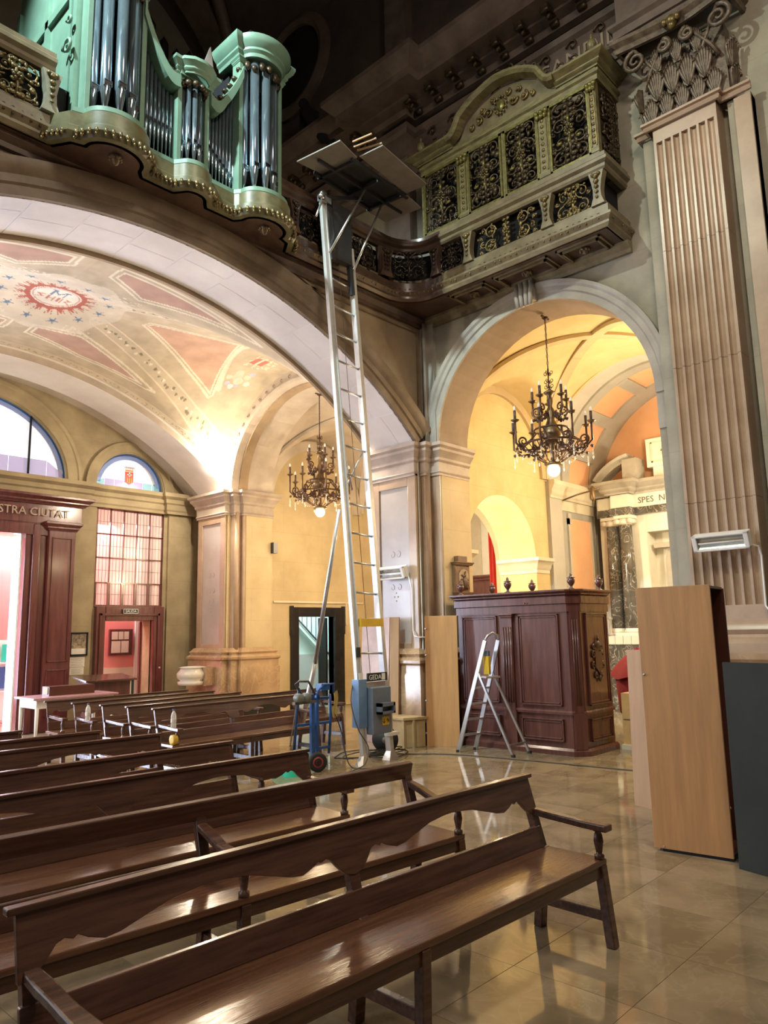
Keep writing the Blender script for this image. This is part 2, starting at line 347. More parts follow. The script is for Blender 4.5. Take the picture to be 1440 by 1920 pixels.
def spiral(c, r0, r1, turns, a0=0, n=22, f=None, r=.01, taper=True):
    pts = []
    for i in range(n+1):
        t = i/n; rr = r0+(r1-r0)*t; a = a0+turns*2*PI*t; pts.append(f(c[0]+rr*math.cos(a), c[1]+rr*math.sin(a)))
    return pts, [r*(.55+.45*(1-t/n)) if taper else r for t in range(n+1)]
# openings: (a0, a1, zbottom, top function)
def arch_top(c, r, zs, rise=None):
    rise = rise or r
    return lambda a: zs+rise*math.sqrt(max(0, 1-((a-c)/r)**2))
def seg_top(c, zc, Rr): return lambda a: zc+math.sqrt(max(0, Rr*Rr-(a-c)**2))
def wall_mesh(axis, p0, p1, a0, a1, z0, z1, ops=(), mb=None, step=28, soffit=1, front=0, back=0):
    mb = mb or MB()
    f = (lambda a, z, d: (a, p0+(p1-p0)*d, z)) if axis == 'x' else (lambda a, z, d: (p0+(p1-p0)*d, a, z))
    st = {a0, a1}
    for o in ops:
        st |= {max(a0, o[0]), min(a1, o[1])}
        n = step if o[3] is not None and callable(o[3]) else 1
        for i in range(1, n):
            t = -math.cos(PI*i/n); st.add(min(max((o[0]+o[1])/2+(o[1]-o[0])/2*t, a0), a1))
    st = sorted(st)
    def top(o, a): return o[3](a) if callable(o[3]) else o[3]
    for a, b in zip(st, st[1:]):
        if b-a < 1e-6: continue
        m = (a+b)/2; cov = sorted([o for o in ops if o[0] < m < o[1]], key=lambda o: o[2])
        lo = [(z0, z0)]; solids = []; cur = (z0, z0); curop = False
        for o in cov:
            if o[2] > z0+1e-6: solids.append((cur, (o[2], o[2])))
            cur = (top(o, a), top(o, b))
            mb.cm = soffit
            mb.add([f(a, cur[0], 0), f(b, cur[1], 0), f(b, cur[1], 1), f(a, cur[0], 1)], [(0, 1, 2, 3)])
            if o[2] > z0+1e-6: mb.add([f(a, o[2], 0), f(b, o[2], 0), f(b, o[2], 1), f(a, o[2], 1)], [(0, 1, 2, 3)])
        solids.append((cur, (z1, z1)))
        for (l0, l1), (h0, h1) in solids:
            for d, mi in ((0, front), (1, back)):
                mb.cm = mi; mb.add([f(a, l0, d), f(b, l1, d), f(b, h1, d), f(a, h0, d)], [(0, 1, 2, 3)])
    mb.cm = soffit
    for o in ops:
        for e in (o[0], o[1]):
            if a0 < e < a1 and top(o, e) > o[2]+1e-4:
                mb.add([f(e, o[2], 0), f(e, top(o, e), 0), f(e, top(o, e), 1), f(e, o[2], 1)], [(0, 1, 2, 3)])
    mb.cm = front
    for e in (a0, a1):
        hs = [top(o, e) for o in ops if o[0]-1e-6 <= e <= o[1]+1e-6 and o[2] <= z0+1e-6]; l = max(hs) if hs else z0
        mb.add([f(e, l, 0), f(e, z1, 0), f(e, z1, 1), f(e, l, 1)], [(0, 1, 2, 3)])
    mb.add([f(a0, z1, 0), f(a1, z1, 0), f(a1, z1, 1), f(a0, z1, 1)], [(0, 1, 2, 3)])
    mb.cm = 0
    return mb
# classical profiles (out, up), closed, up from 0 to 1 and out 0..1
CORN = [(0, 0), (.18, 0), (.22, .12), (.42, .22), (.5, .3), (.5, .42), (.62, .5), (.86, .66), (1, .74), (1, .96), (.94, 1), (0, 1)]
def scaled(p, o, h): return [(a*o, b*h) for a, b in p]
def ring(mb, prof, x0, x1, y0, y1, z):      # moulding around a rectangular block
    n = len(prof); vs = []
    for o, u in prof: vs += [(x0-o, y0-o, z+u), (x1+o, y0-o, z+u), (x1+o, y1+o, z+u), (x0-o, y1+o, z+u)]
    fs = [(i*4+k, i*4+(k+1) % 4, ((i+1) % n)*4+(k+1) % 4, ((i+1) % n)*4+k) for i in range(n) for k in range(4)]
    mb.add(vs, fs); mb.box(x0, x1, y0, y1, z, z+prof[-1][1]); return mb
def planmold(mb, prof, path, z, side=1, closed=False):      # profile swept along a plan polyline with mitres; out is to the right of travel (side=1)
    P = [Vector((a, b)) for a, b in path]; n = len(P); m = len(prof); vs = []
    def nrm(a, b): d = (b-a).normalized(); return Vector((d.y, -d.x))*side
    for i, p in enumerate(P):
        n1 = nrm(P[i-1], p) if (i > 0 or closed) else None; n2 = nrm(p, P[(i+1) % n]) if (i < n-1 or closed) else None
        if n1 is None: q = n2
        elif n2 is None: q = n1
        else: q = n1+n2; q = q/max(.35, q.length_squared/2) if q.length > 1e-6 else n1
        vs += [(p.x+q.x*o, p.y+q.y*o, z+u) for o, u in prof]
    fs = []
    for i in range(n if closed else n-1):
        j = (i+1) % n
        for k in range(m): l = (k+1) % m; fs.append((i*m+k, i*m+l, j*m+l, j*m+k))
    if not closed: fs += [tuple(range(m)), tuple((n-1)*m+k for k in range(m))[::-1]]
    mb.auto = True
    return mb.add(vs, fs, True)
BX = lambda m, parent, name, *a: part(name, MB().box(*a), m, parent)

# ================================================================ STRUCTURE
XR_, YB = 8.6, 7.08
AC, AR, AZ = 4.1, 6.04, .06          # circle of the big segmental arch
big = seg_top(AC, AZ, AR)
# floor: marble base plus individual polished tiles near the camera
floor = struct('floor', MB().box(-6, 16, -6, 18, -.12, -.006), M['floor'])
T = .6; tb = MB(); g = .0005
tb.add([(-T/2+g, -T/2+g, -.005), (T/2-g, -T/2+g, -.005), (T/2-g, T/2-g, -.005), (-T/2+g, T/2-g, -.005), (-T/2+g+.001, -T/2+g+.001, 0), (T/2-g-.001, -T/2+g+.001, 0), (T/2-g-.001, T/2-g-.001, 0), (-T/2+g+.001, T/2-g-.001, 0)],
       [(4, 5, 6, 7), (0, 1, 5, 4), (1, 2, 6, 5), (2, 3, 7, 6), (3, 0, 4, 7)])
tme = tb.data('tile', M['tile']); cand = []; far = MB()
for i in range(-2, 27):
    for j in range(-1, 24):
        x, y = i*T-.1, j*T+.1; d = math.hypot(x, y)
        if x < .25*y-.6 or x > 13.8 or (x > 9.1 and y > 7.0) or y > 13.2: continue
        ang = math.degrees(math.atan2(x, y))
        if 10 < ang < 82: cand.append((d, x, y))
cand.sort()
for k, (d, x, y) in enumerate(cand):
    if k < 290: place('tile', tme, floor, (x, y, 0), (0, 0, random.choice((0, PI/2, PI, -PI/2))))
    else: far.add([(x+a, y+b, 0) for a, b in ((-T/2+g, -T/2+g), (T/2-g, -T/2+g), (T/2-g, T/2-g), (-T/2+g, T/2-g))], [(0, 1, 2, 3)])
part('distant_tiling', far, M['tile'], floor, kind='stuff')

# right nave wall with the side arch
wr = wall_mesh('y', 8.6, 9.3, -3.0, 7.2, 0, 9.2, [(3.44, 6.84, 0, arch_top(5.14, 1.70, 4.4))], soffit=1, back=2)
wall_right = struct('wall_right', wr, [M['wall_r'], M['soffit_r'], M['yellow']])
# upper wall above the entablature
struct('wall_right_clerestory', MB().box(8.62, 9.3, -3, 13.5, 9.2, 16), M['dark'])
# left nave wall (only its far part can ever show)
struct('wall_left', wall_mesh('y', -.4, -1.0, 3.2, 13.5, 0, 16, [(3.6, 6.7, 0, arch_top(5.15, 1.55, 4.4))]), [M['wall_r'], M['soffit_r']])
struct('wall_behind', wall_mesh('x', -5.8, -6, -6, 16, 0, 16), [M['wall_b'], M['wall_b']])
struct('wall_far_left', MB().box(-6.1, -6, -6, 3.2, 0, 16), M['wall_b'])
struct('wall_far_left_return', MB().box(-6, -.4, 3.2, 3.4, 0, 16), M['wall_b'])
struct('wall_front', MB().box(-6.1, 16.1, -5.2, -5.0, 0, 17), M['dark'])
struct('wall_right_near', MB().box(16, 16.1, -6, 18, 0, 16), M['wall_b'])
struct('wall_right_return', MB().box(8.6, 16, -3.1, -3, 0, 16), M['wall_b'])
# loft wall carried by the big arch
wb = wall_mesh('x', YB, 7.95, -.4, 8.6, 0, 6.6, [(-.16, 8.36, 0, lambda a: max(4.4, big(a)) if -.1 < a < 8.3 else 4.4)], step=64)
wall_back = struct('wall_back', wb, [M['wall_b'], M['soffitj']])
# archivolt of the big arch, in voussoir blocks
fB = lambda a, z, o: (a, YB-o, z)
t1 = math.acos((8.3-AC)/AR)
arc = MB().archmold([(0, -.01), (0, .05), (.10, .05), (.12, .075), (.20, .075), (.24, .11), (.30, .13), (.36, .13), (.36, -.01)], AC, AZ, AR, PI-t1, t1, fB, 72)
part('archivolt', arc, M['moldb'], wall_back)
sp = MB()      # raised spandrel frame on the right half of the arch
def frame_strip(pts, wd, f, mb, th=.02):
    for p, q in zip(pts, pts[1:]+pts[:1]):
        mb.bar(f(p[0], p[1]), f(q[0], q[1]), wd, th)
sx = [(8.42, 6.22), (5.0, 6.27)]+[(x, big(x)+.47) for x in (5.0, 5.6, 6.2, 6.8, 7.4, 7.9)]+[(8.42, 4.95)]
sx = [(8.40, 6.22)]+[(x, big(x)+.52 if x < 8.3 else 4.9) for x in (8.40, 8.1, 7.7, 7.2, 6.7, 6.2, 5.7)]+[(5.7, 6.22)]
for p, q in zip(sx, sx[1:]+sx[:1]): sp.bar((p[0], YB-.012, p[1]), (q[0], YB-.012, q[1]), .03, .035, (0, 1, 0))
part('spandrel_frame', sp, M['moldb'], wall_back)
# the soffit is built of long whitewashed stones with a recessed groove line towards the vault
vb = MB(); nb = 15
for k in range(nb):
    a0 = t1+(PI-2*t1)*k/nb; a1 = t1+(PI-2*t1)*(k+1)/nb
    if AC+AR*math.cos(a0) < 1.2: continue
    for (y0, y1) in ((7.085, 7.50), (7.504, 7.93)) if k % 2 else ((7.085, 7.36), (7.364, 7.93)):
        b = MB(); e = .0007
        b.grid(lambda u, v: (AC+(AR-.004)*math.cos(a0+e+(a1-a0-2*e)*u), y0+(y1-y0)*v, AZ+(AR-.004)*math.sin(a0+e+(a1-a0-2*e)*u)), 4, 1)
        o = part('voussoir', b, M['soffit'], wall_back)
grv = MB().archmold([(-.06, 0), (-.06, .05), (0, .05), (0, 0)], AC, AZ, AR, t1+.04, PI-t1-.04, lambda a, z, o: (a, 7.95+o, z), 64)
part('rib_edge', grv, M['band'], wall_back)

# pier between the bays and the far pier: clustered marble pilasters, plinths and capitals
def pier(name, y0, y1, label_side):
    ped = struct(name, MB().box(8.34, 9.3, y0, y1, 0, 4.0), M['jamb'])
    # marble face towards the nave, with recessed grey panel
    x = 8.30
    f = MB(); f.box(x, 8.36, y0, y0+.16, 1.25, 3.98); f.box(x, 8.36, y1-.16, y1, 1.25, 3.98); f.box(x, 8.36, y0+.16, y1-.16, 3.78, 3.98); f.box(x, 8.36, y0+.16, y1-.16, 1.25, 1.42)
    part('pilaster_frame', f, M['pink'], ped, bev=.008)
    pn = MB().box(8.325, 8.35, y0+.155, y1-.155, 1.41, 3.79); part('inset_panel', pn, M['panel'], ped)
    inl = MB(); cy = (y0+y1)/2
    for dz, dy in ((2.17, 0), (2.11, .035), (2.11, -.035), (2.05, 0)): inl.ball((8.325, cy+dy, dz), .016, 6, .3)
    for sg in (1, -1):
        for (a, b, r) in ((2.45, sg*.07, .07), (2.75, sg*.06, .06), (2.25, sg*.07, .05)):
            pts, rr = spiral((b, a), r, .02, .8, PI/2 if sg > 0 else PI/2, 12, lambda p, q: (8.322, cy+sg*abs(p), q), .004); inl.tube(pts, rr, 4)
    part('inlaid_ornament', inl, M['cap'], ped)
    return ped
# path around the cluster (plan), from the far end of the nave face round to the aisle
def cluster(ped, path, zc=3.92, pl=True):
    cap = [(0, 0), (.02, 0), (.02, .03), (.035, .05), (.02, .07), (.02, .20), (.05, .23), (.05, .27), (.09, .33), (.12, .36), (.12, .40), (.16, .43), (.16, .48), (0, .48)]
    part('capital', planmold(MB(), cap, path, zc), M['cap'], ped)
    if pl:
        base = [(0, 0), (.12, 0), (.12, .95), (.10, 1.0), (.10, 1.10), (.13, 1.13), (.13, 1.17), (.09, 1.20), (.07, 1.22), (.09, 1.26), (.05, 1.30), (.02, 1.34), (0, 1.34)]
        part('plinth', planmold(MB(), base, path, 0), M['brownmarble'], ped)
        part('skirting', planmold(MB(), [(0, 0), (.13, 0), (.13, .30), (0, .30)], path, 0), M['black'], ped)
pA = pier('pillar_near', 7.10, 8.02, 'near')
pathA = [(8.30, 8.04), (8.30, 7.12), (8.42, 7.12), (8.42, 7.0), (8.56, 7.0), (8.56, 6.84), (9.3, 6.84)]
part('corner_pilaster', MB().box(8.42, 8.62, 7.0, 7.12, 1.2, 4.0).box(8.56, 8.62, 6.84, 7.02, 1.2, 4.0), M['pink'], pA, bev=.01)
part('colonnette', MB().tube([(8.475, 7.02, 1.3), (8.475, 7.02, 3.98)], .055, 12), M['pink'], pA)
part('jamb_facing', MB().box(8.6, 9.3, 6.83, 6.86, 0, 4.0), M['jamb'], pA)
cluster(pA, pathA)
pL = pier('pillar_far', 12.04, 12.98, 'far')
pathL = [(8.6, 13.0), (8.30, 13.0), (8.30, 12.04), (8.44, 12.04), (8.44, 11.93), (8.60, 11.93), (8.60, 11.84), (9.3, 11.84), (9.3, 12.2)]
part('corner_pilaster', MB().box(8.44, 8.64, 11.93, 12.05, 1.2, 4.0).box(8.6, 9.3, 11.84, 12.1, 0, 4.0), M['pink'], pL, bev=.01)
part('jamb_facing', MB().box(8.66, 9.3, 11.832, 11.86, 1.30, 4.0), M['jamb'], pL)
part('colonnette', MB().tube([(8.50, 11.93, 1.3), (8.50, 11.93, 3.98)], .05, 12), M['pink'], pL)
cluster(pL, pathL)
# the corner shaft that runs up to the gallery
cs = struct('trim_corner_shaft', MB().box(8.48, 8.62, 6.98, 7.10, 4.4, 6.36).box(8.54, 8.62, 6.86, 7.0, 4.4, 6.36).tube([(8.47, 6.99, 4.4), (8.47, 6.99, 6.36)], .028, 8), M['mold'])
# arch between painted bay and the side aisle, with a stepped border
ws = wall_mesh('y', 8.32, 9.3, 7.95, 12.05, 4.35, 6.6, [(8.06, 11.84, 4.35, arch_top(9.95, 1.89, 4.4, 1.72))], soffit=1)
wall_side = struct('wall_side_arch', ws, [M['vault'], M['rib']])
me = wall_side.data; ca = me.color_attributes.new('Col', 'FLOAT_COLOR', 'POINT')
for d in ca.data: d.color = (.50, .40, .27, 1)
fS = lambda a, z, o: (8.32-o, a, z)
part('painted_border', MB().archmold([(.0, -.01), (.0, .02), (.05, .035), (.06, .035), (.06, .012), (.24, .012), (.24, .03), (.28, .03), (.28, -.01)], 9.95, 4.4, 1.89, 0, PI, fS, 48, rz=1.72), M['rib'], wall_side)
part('soffit_band', MB().archmold([(-.03, -.15), (-.03, -.35), (0, -.35), (0, -.15)], 9.95, 4.4, 1.89, 0, PI, fS, 48, rz=1.72), M['band'], wall_side)
orn = MB()
for k in range(26):
    t = R(8)+R(164)*k/25; c = (9.95+2.04*math.cos(t), 4.4+1.87*math.sin(t))
    pts, rr = spiral(c, .045, .012, .9, t*3, 9, lambda a, z: (8.30, a, z), .007); orn.tube(pts, rr, 4, False)
part('border_scrollwork', orn, M['band'], wall_side, kind='stuff')
# second rib near the entrance wall
wr2 = wall_mesh('x', 12.05, 12.95, -.4, 8.62, 4.2, 6.6, [(-.1, 8.3, 4.2, lambda a: max(4.2, big(a)))], step=64)
struct('wall_far_rib', wr2, [M['rib'], M['soffit']])
struct('ceiling_entrance_strip', MB().grid(lambda u, v: (-.2+8.8*u, 12.95+.56*v, big(min(max(-.2+8.8*u, -1), 8.9))+.12), 24, 1), M['rib'])
struct('wall_entrance_recess', MB().box(8.6, 8.7, 12.9, 13.6, 0, 6.9), M['moldb'])

# ---------------------------------------------------------------- painted vault (colour painted on a dense mesh)
def vz(x, y):
    f = .06+np.sqrt(np.maximum(6.04**2-(x-4.1)**2, 0))+.12
    gg = 4.4+1.95*np.sqrt(np.maximum(1-((y-10)/2.05)**2, 0))
    k = .05; return np.maximum(f, gg)+k*np.exp(-np.abs(f-gg)/k)*.5
x0, x1, y0, y1, st = -.1, 8.34, 7.95, 12.05, .0175
nx, ny = int((x1-x0)/st)+1, int((y1-y0)/st)+1
gx, gy = np.meshgrid(np.linspace(x0, x1, nx), np.linspace(y0, y1, ny), indexing='ij')
gz = vz(gx, gy)
base = np.array([.50, .415, .30]); C = np.tile(base, (nx, ny, 1))
rng = np.random.RandomState(3)
def lown(s, amp):
    k = 24; q = rng.rand(k, k); ix = (gx*s) % (k-1); iy = (gy*s) % (k-1); i0 = ix.astype(int); j0 = iy.astype(int); fx = ix-i0; fy = iy-j0
    return amp*((q[i0, j0]*(1-fx)+q[i0+1, j0]*fx)*(1-fy)+(q[i0, j0+1]*(1-fx)+q[i0+1, j0+1]*fx)*fy-.5)
C *= (1+lown(2, .22)+lown(6, .18)+lown(15, .10))[..., None]
def inpoly(poly):
    m = np.zeros(gx.shape, bool); n = len(poly)
    for i in range(n):
        ax, ay = poly[i]; bx, by = poly[(i+1) % n]
        if ay == by: continue
        c = ((ay > gy) != (by > gy)) & (gx < (bx-ax)*(gy-ay)/(by-ay)+ax); m ^= c
    return m
def dseg(a, b):
    a = np.array(a); b = np.array(b); d = b-a; t = np.clip(((gx-a[0])*d[0]+(gy-a[1])*d[1])/(d@d), 0, 1)
    return np.hypot(gx-a[0]-t*d[0], gy-a[1]-t*d[1])
def dline(P, closed=True):
    D = np.full(gx.shape, 9.)
    for i in range(len(P) if closed else len(P)-1): D = np.minimum(D, dseg(P[i], P[(i+1) % len(P)]))
    return D
def paint(mask, col, a=1.0): C[mask] = C[mask]*(1-a)+np.array(col)*a
CRM = (.74, .66, .52); PNK = (.47, .30, .235); PNK2 = (.56, .35, .25)
CX, CY = 4.0, 9.97
quads = []
for sx_ in (1, -1):
    B = [(.14, -1.30), (.16, -1.62), (2.36, -1.62), (1.45, -1.30), (.72, -.98), (.48, -1.12)]
    Cc = [(.06, 1.26), (.05, .90), (.75, .76), (2.36, 1.44), (1.0, 1.52)]
    for P, pk in ((B, PNK), (Cc, PNK)):
        P = [(CX+(.14 if sx_ < 0 else 0)*-1+sx_*(p[0]+(.05 if sx_ < 0 else 0)), CY+p[1]) for p in P]; D = dline(P); I = inpoly(P)
        paint(I & (D > .09), pk); paint(D < .018, CRM); paint((np.abs(D-.075) < .016) & I, CRM)
    P = [(1.36, .06), (1.40, -.10), (2.9, -.42), (3.12, .22), (3.42, 1.25), (3.36, 1.30), (2.7, .92)]
    P = [(CX+sx_*p[0], CY+p[1]) for p in P]; D = dline(P); I = inpoly(P)
    paint(I & (D > .07), PNK2); paint(D < .02, CRM); paint((np.abs(D-.06) < .014) & I, CRM)
# groin garlands
def garland(P, ph):
    D = dline(P, False); paint(D < .13, (.58, .50, .38), .55); paint(np.abs(D-.115) < .012, CRM, .8)
    L = 0
    for a, b in zip(P, P[1:]):
        n = int(math.dist(a, b)/.07)
        for i in range(n):
            t = i/n; cx_ = a[0]+(b[0]-a[0])*t; cy_ = a[1]+(b[1]-a[1])*t; L += 1
            ox, oy = rng.uniform(-.05, .05, 2)
            r = .016+.016*rng.rand(); paint(np.hypot(gx-cx_-ox, gy-cy_-oy) < r, (.22, .19, .12) if L % 3 else (.78, .70, .58))
for sx_ in (1, -1):
    for sy_ in (1, -1):
        garland([(CX+sx_*.78, CY+sy_*.36), (CX+sx_*2.1, CY+sy_*1.05), (CX+sx_*3.2, CY+sy_*1.6), (CX+sx_*4.2, CY+sy_*2.0)], 0)
# edge bands with script-like ornament
for yy, sg in ((7.95, 1), (12.05, -1)):
    d = (gy-yy)*sg; paint(d < .085, (.76, .71, .64)); paint((d > .09) & (d < .24), (.64, .54, .40), .8); paint(np.abs(d-.26) < .014, CRM)
    for x in np.arange(.2, 8.2, .13):
        for q in range(4): paint(np.hypot(gx-x-rng.uniform(-.04, .04), gy-yy-sg*(.165+rng.uniform(-.04, .04))) < .013, (.36, .26, .17))
# medallion
ex, ey = .43, .50
rr = np.hypot((gx-CX)/1, (gy-CY)/1); an = np.arctan2(gy-CY, gx-CX)
paint(rr < .98+.04*np.sin(an*9), (.66, .58, .47), .75)
ray_ = .40+.12*np.clip(np.cos(an*18), 0, 1)**2+.14*(np.abs(((an/(2*PI)*36) % 1)-.5) < .07)
paint((rr < ray_), (.42, .12, .085)); paint((rr < .33), (.78, .70, .60)); paint(np.abs(rr-.30) < .008, (.5, .25, .2))
for k in range(12):
    a = 2*PI*k/12+.2; cx_, cy_ = CX+.70*math.cos(a), CY+.70*math.sin(a)
    r = np.hypot(gx-cx_, gy-cy_); aa = np.arctan2(gy-cy_, gx-cx_); paint(r < .035+.055*np.clip(np.cos(aa*5), 0, 1)**3, (.13, .20, .30))
def strokes(pts, w_, col):
    for s_ in pts: paint(dline(s_, False) < w_, col)
# monogram, seen from below with its top towards the entrance
def mp(u, v): return (CX+u*.27, CY-v*.27)
strokes([[mp(*p) for p in q] for q in ([(-.30, .75), (-.30, .05)], [(-.30, .75), (0, .25), (.30, .75)], [(.30, .75), (.30, .05)], [(-.45, .75), (-.2, .75)], [(.2, .75), (.45, .75)])], .013, (.16, .22, .33))
strokes([[mp(*p) for p in q] for q in ([(-.55, -.1), (-.85, -.2), (-.55, -.4), (-.85, -.55)], [(-.3, -.1), (-.3, -.6)], [(-.02, -.1), (-.02, -.6)], [(-.3, -.35), (-.02, -.35)], [(.22, -.1), (.22, -.6)], [(.55, -.1), (.82, -.2), (.55, -.4), (.82, -.55)], [(.4, -.1), (.4, -.6)])], .011, (.50, .20, .15))
# corner flourishes
for sx_ in (1, -1):
    for sy_ in (1, -1):
        for q in range(28):
            paint(np.hypot(gx-CX-sx_*(.62+rng.uniform(-.2, .22)), gy-CY-sy_*(1.0+rng.uniform(-.16, .10))*.8) < .018, (.72, .64, .52), .8)
# side lunettes: shield and two winged figures with ribbons, kept as soft colour patches
for sx_ in (1, -1):
    bx_ = CX+sx_*3.62
    P = [(CX+sx_*a, CY+b) for a, b in ((2.98, -.75), (3.0, -.2), (3.12, .25), (3.3, .75), (3.45, 1.1))]
    paint(dline(P, False) < .05, CRM, .8)
    for q in range(60): paint(np.hypot(gx-bx_-rng.uniform(-.2, .3)*sx_, gy-CY-.1-rng.uniform(-.26, .26)) < .022, (.74, .66, .52), .85)
    paint((np.abs(gx-bx_) < .13) & (np.abs(gy-CY-.1) < .13), (.52, .16, .12)); paint((np.abs(gx-bx_) < .02) & (np.abs(gy-CY-.1) < .13), CRM)
    for s2 in (1, -1):
        for (dx, dy, r, col) in ((-.05, .62, .075, (.70, .56, .44)), (-.02, .74, .10, (.66, .52, .41)), (.06, .84, .09, (.72, .60, .48)), (-.16, .80, .06, (.68, .55, .44)), (.16, .70, .07, (.70, .58, .47)), (-.1, .95, .05, (.45, .47, .60)), (0, 1.0, .055, (.72, .70, .70)), (.1, .96, .04, (.42, .45, .60)), (.2, .58, .06, (.45, .48, .62)), (.26, .86, .06, (.74, .66, .56))):
            paint(np.hypot(gx-bx_-sx_*dx, (gy-CY-.1-s2*(dy-.12))) < r, col)
vs = np.stack([gx, gy, gz], -1).reshape(-1, 3)
idx = np.arange(nx*ny).reshape(nx, ny)
fc = np.stack([idx[:-1, :-1], idx[:-1, 1:], idx[1:, 1:], idx[1:, :-1]], -1).reshape(-1, 4)
me = bpy.data.meshes.new('ceiling_painted_vault'); me.vertices.add(len(vs)); me.vertices.foreach_set('co', vs.ravel())
me.loops.add(fc.size); me.loops.foreach_set('vertex_index', fc.ravel()); me.polygons.add(len(fc))
me.polygons.foreach_set('loop_start', np.arange(len(fc))*4); me.polygons.foreach_set('loop_total', np.full(len(fc), 4)); me.polygons.foreach_set('use_smooth', np.ones(len(fc), bool)); me.update()
ca = me.color_attributes.new('Col', 'FLOAT_COLOR', 'POINT'); ca.data.foreach_set('color', np.concatenate([np.clip(C, 0, 1).reshape(-1, 3), np.ones((nx*ny, 1))], 1).ravel().astype(np.float32))
me.materials.append(M['vault']); ceil = place('ceiling_painted_vault', me); ceil['kind'] = 'structure'
struct('ceiling_loft_floor', MB().box(-.4, 9.3, 7.1, 13.6, 6.6, 6.72), M['balback'])

# ---------------------------------------------------------------- entrance wall
EY = 13.5
we = wall_mesh('x', EY, EY+.35, -.4, 8.7, 0, 6.4, [(.38, 1.80, 0, 4.06), (3.15, 5.05, .0, 3.41), (6.60, 7.60, 0, 1.90), (6.40, 7.82, 2.17, 4.06), (6.36, 7.78, 4.50, arch_top(7.07, .71, 4.50)), (2.42, 5.78, 4.50, arch_top(4.1, 1.68, 4.50, 1.40))])
wall_entrance = struct('wall_entrance', we, [M['entry'], M['entry']])
fE = lambda a, z, o: (a, EY-o, z)
part('small_lunette_surround', MB().archmold([(.02, -.01), (.02, .03), (.16, .03), (.18, .05), (.22, .05), (.22, -.01)], 7.07, 4.5, .71, 0, PI, fE, 28), M['entry'], wall_entrance)
part('large_lunette_surround', MB().archmold([(.02, -.01), (.02, .03), (.2, .03), (.22, .05), (.28, .05), (.28, -.01)], 4.1, 4.5, 1.68, 0, PI, fE, 40, rz=1.40), M['entry'], wall_entrance)
cp = scaled([(0, 0), (.3, 0), (.3, .12), (.42, .2), (.42, .45), (.6, .52), (.6, .7), (1, .82), (1, 1), (0, 1)], .17, .42)
planmoldE = planmold(MB(), cp, [(-.4, EY), (.3, EY), (.3, EY), (6.2, EY), (6.2, EY+.0), (8.6, EY)], 4.07, side=1)
part('cornice', planmold(MB(), cp, [(-.4, EY-.06), (6.15, EY-.06), (6.15, EY), (7.86, EY), (7.86, EY-.08), (8.44, EY-.08), (8.44, EY)], 4.06, side=1), M['entry'], wall_entrance)
part('end_pilaster', MB().box(7.90, 8.42, EY-.06, EY, 0, 4.06), M['entry'], wall_entrance)
BX(M['entry'], wall_entrance, 'wall_pier', 5.92, 6.36, EY-.03, EY, 0, 4.06)
# small door: frame, open leaf, panes
d1 = thing('door_1', (7.1, EY, 0), 'deep red side door standing open under the paned window', 'door'); d1['kind'] = 'structure'
fr = MB().box(6.42, 6.60, EY-.10, EY+.05, 0, 2.17).box(7.60, 7.82, EY-.10, EY+.05, 0, 2.17).box(6.60, 7.60, EY-.10, EY+.05, 1.90, 2.17)
part('door_frame', fr, M['doorwood'], d1, bev=.01)
part('frame_moulding', MB().box(6.48, 6.53, EY-.13, EY-.1, 0, 2.04).box(7.67, 7.72, EY-.13, EY-.1, 0, 2.04).box(6.48, 7.72, EY-.13, EY-.1, 1.99, 2.04), M['doorwood'], d1, bev=.006)
part('door_leaf', MB().box(7.555, 7.585, EY+.35, EY+.41, .02, 1.88), M['doorwood'], d1)
part('door_knob', MB().ball((7.72, EY-.15, .98), .022), M['alu'], d1)
# exit sign
sg = thing('exit_sign', (7.07, EY-.1, 2.08), 'small dark exit sign reading SALIDA above the side door', 'sign')
part('plate', MB().box(6.93, 7.23, EY-.15, EY-.138, 2.03, 2.12), M['greyboard'], sg)
part('border', MB().box(6.93, 7.23, EY-.156, EY-.15, 2.112, 2.12).box(6.93, 7.23, EY-.156, EY-.15, 2.03, 2.038).box(6.93, 6.938, EY-.156, EY-.15, 2.03, 2.12).box(7.222, 7.23, EY-.156, EY-.15, 2.03, 2.12), M['white'], sg)
place('lettering', text_mesh('lettering', 'SALIDA', .07, M['white'], .002), sg, (.01, -.058, -.027), XR)
# paned window above: every pane its own piece of pink-lit leaded glass
w1 = thing('window_1', (7.1, EY, 2.17), 'tall paned window with dark red bars above the side door', 'window'); w1['kind'] = 'structure'
M['pane'] = glass('leaded_pane', (.86, .74, .74), .15, .42)
M['paneblue'] = glass('blue_stained_pane', (.30, .40, .78), .15, .62)
M['panewhite'] = glass('white_stained_pane', (.90, .92, .96), .2, .40)
M['panelilac'] = glass('lilac_stained_pane', (.50, .42, .80), .2, .62)
M['panecyan'] = glass('cyan_stained_pane', (.30, .70, .80), .2, .6)
bars = MB(); XS = [6.42+(7.80-6.42)*i/5 for i in range(6)]; ZS = [2.19, 2.62, 3.10, 3.56, 4.04]
for i, x in enumerate(XS): bars.box(x-.012, x+.012, EY+.02, EY+.06, 2.17, 4.06)
for z in ZS: bars.box(6.4, 7.82, EY+.02, EY+.06, z-.012, z+.012)
for i in range(5): bars.box(XS[i], XS[i]+.03, EY+.01, EY+.06, 2.17, 2.62); bars.box(XS[i+1]-.03, XS[i+1], EY+.01, EY+.06, 2.17, 2.62)
bars.box(6.4, 7.82, EY, EY+.07, 2.15, 2.20)
part('glazing_bars', bars, M['doorwood'], w1)
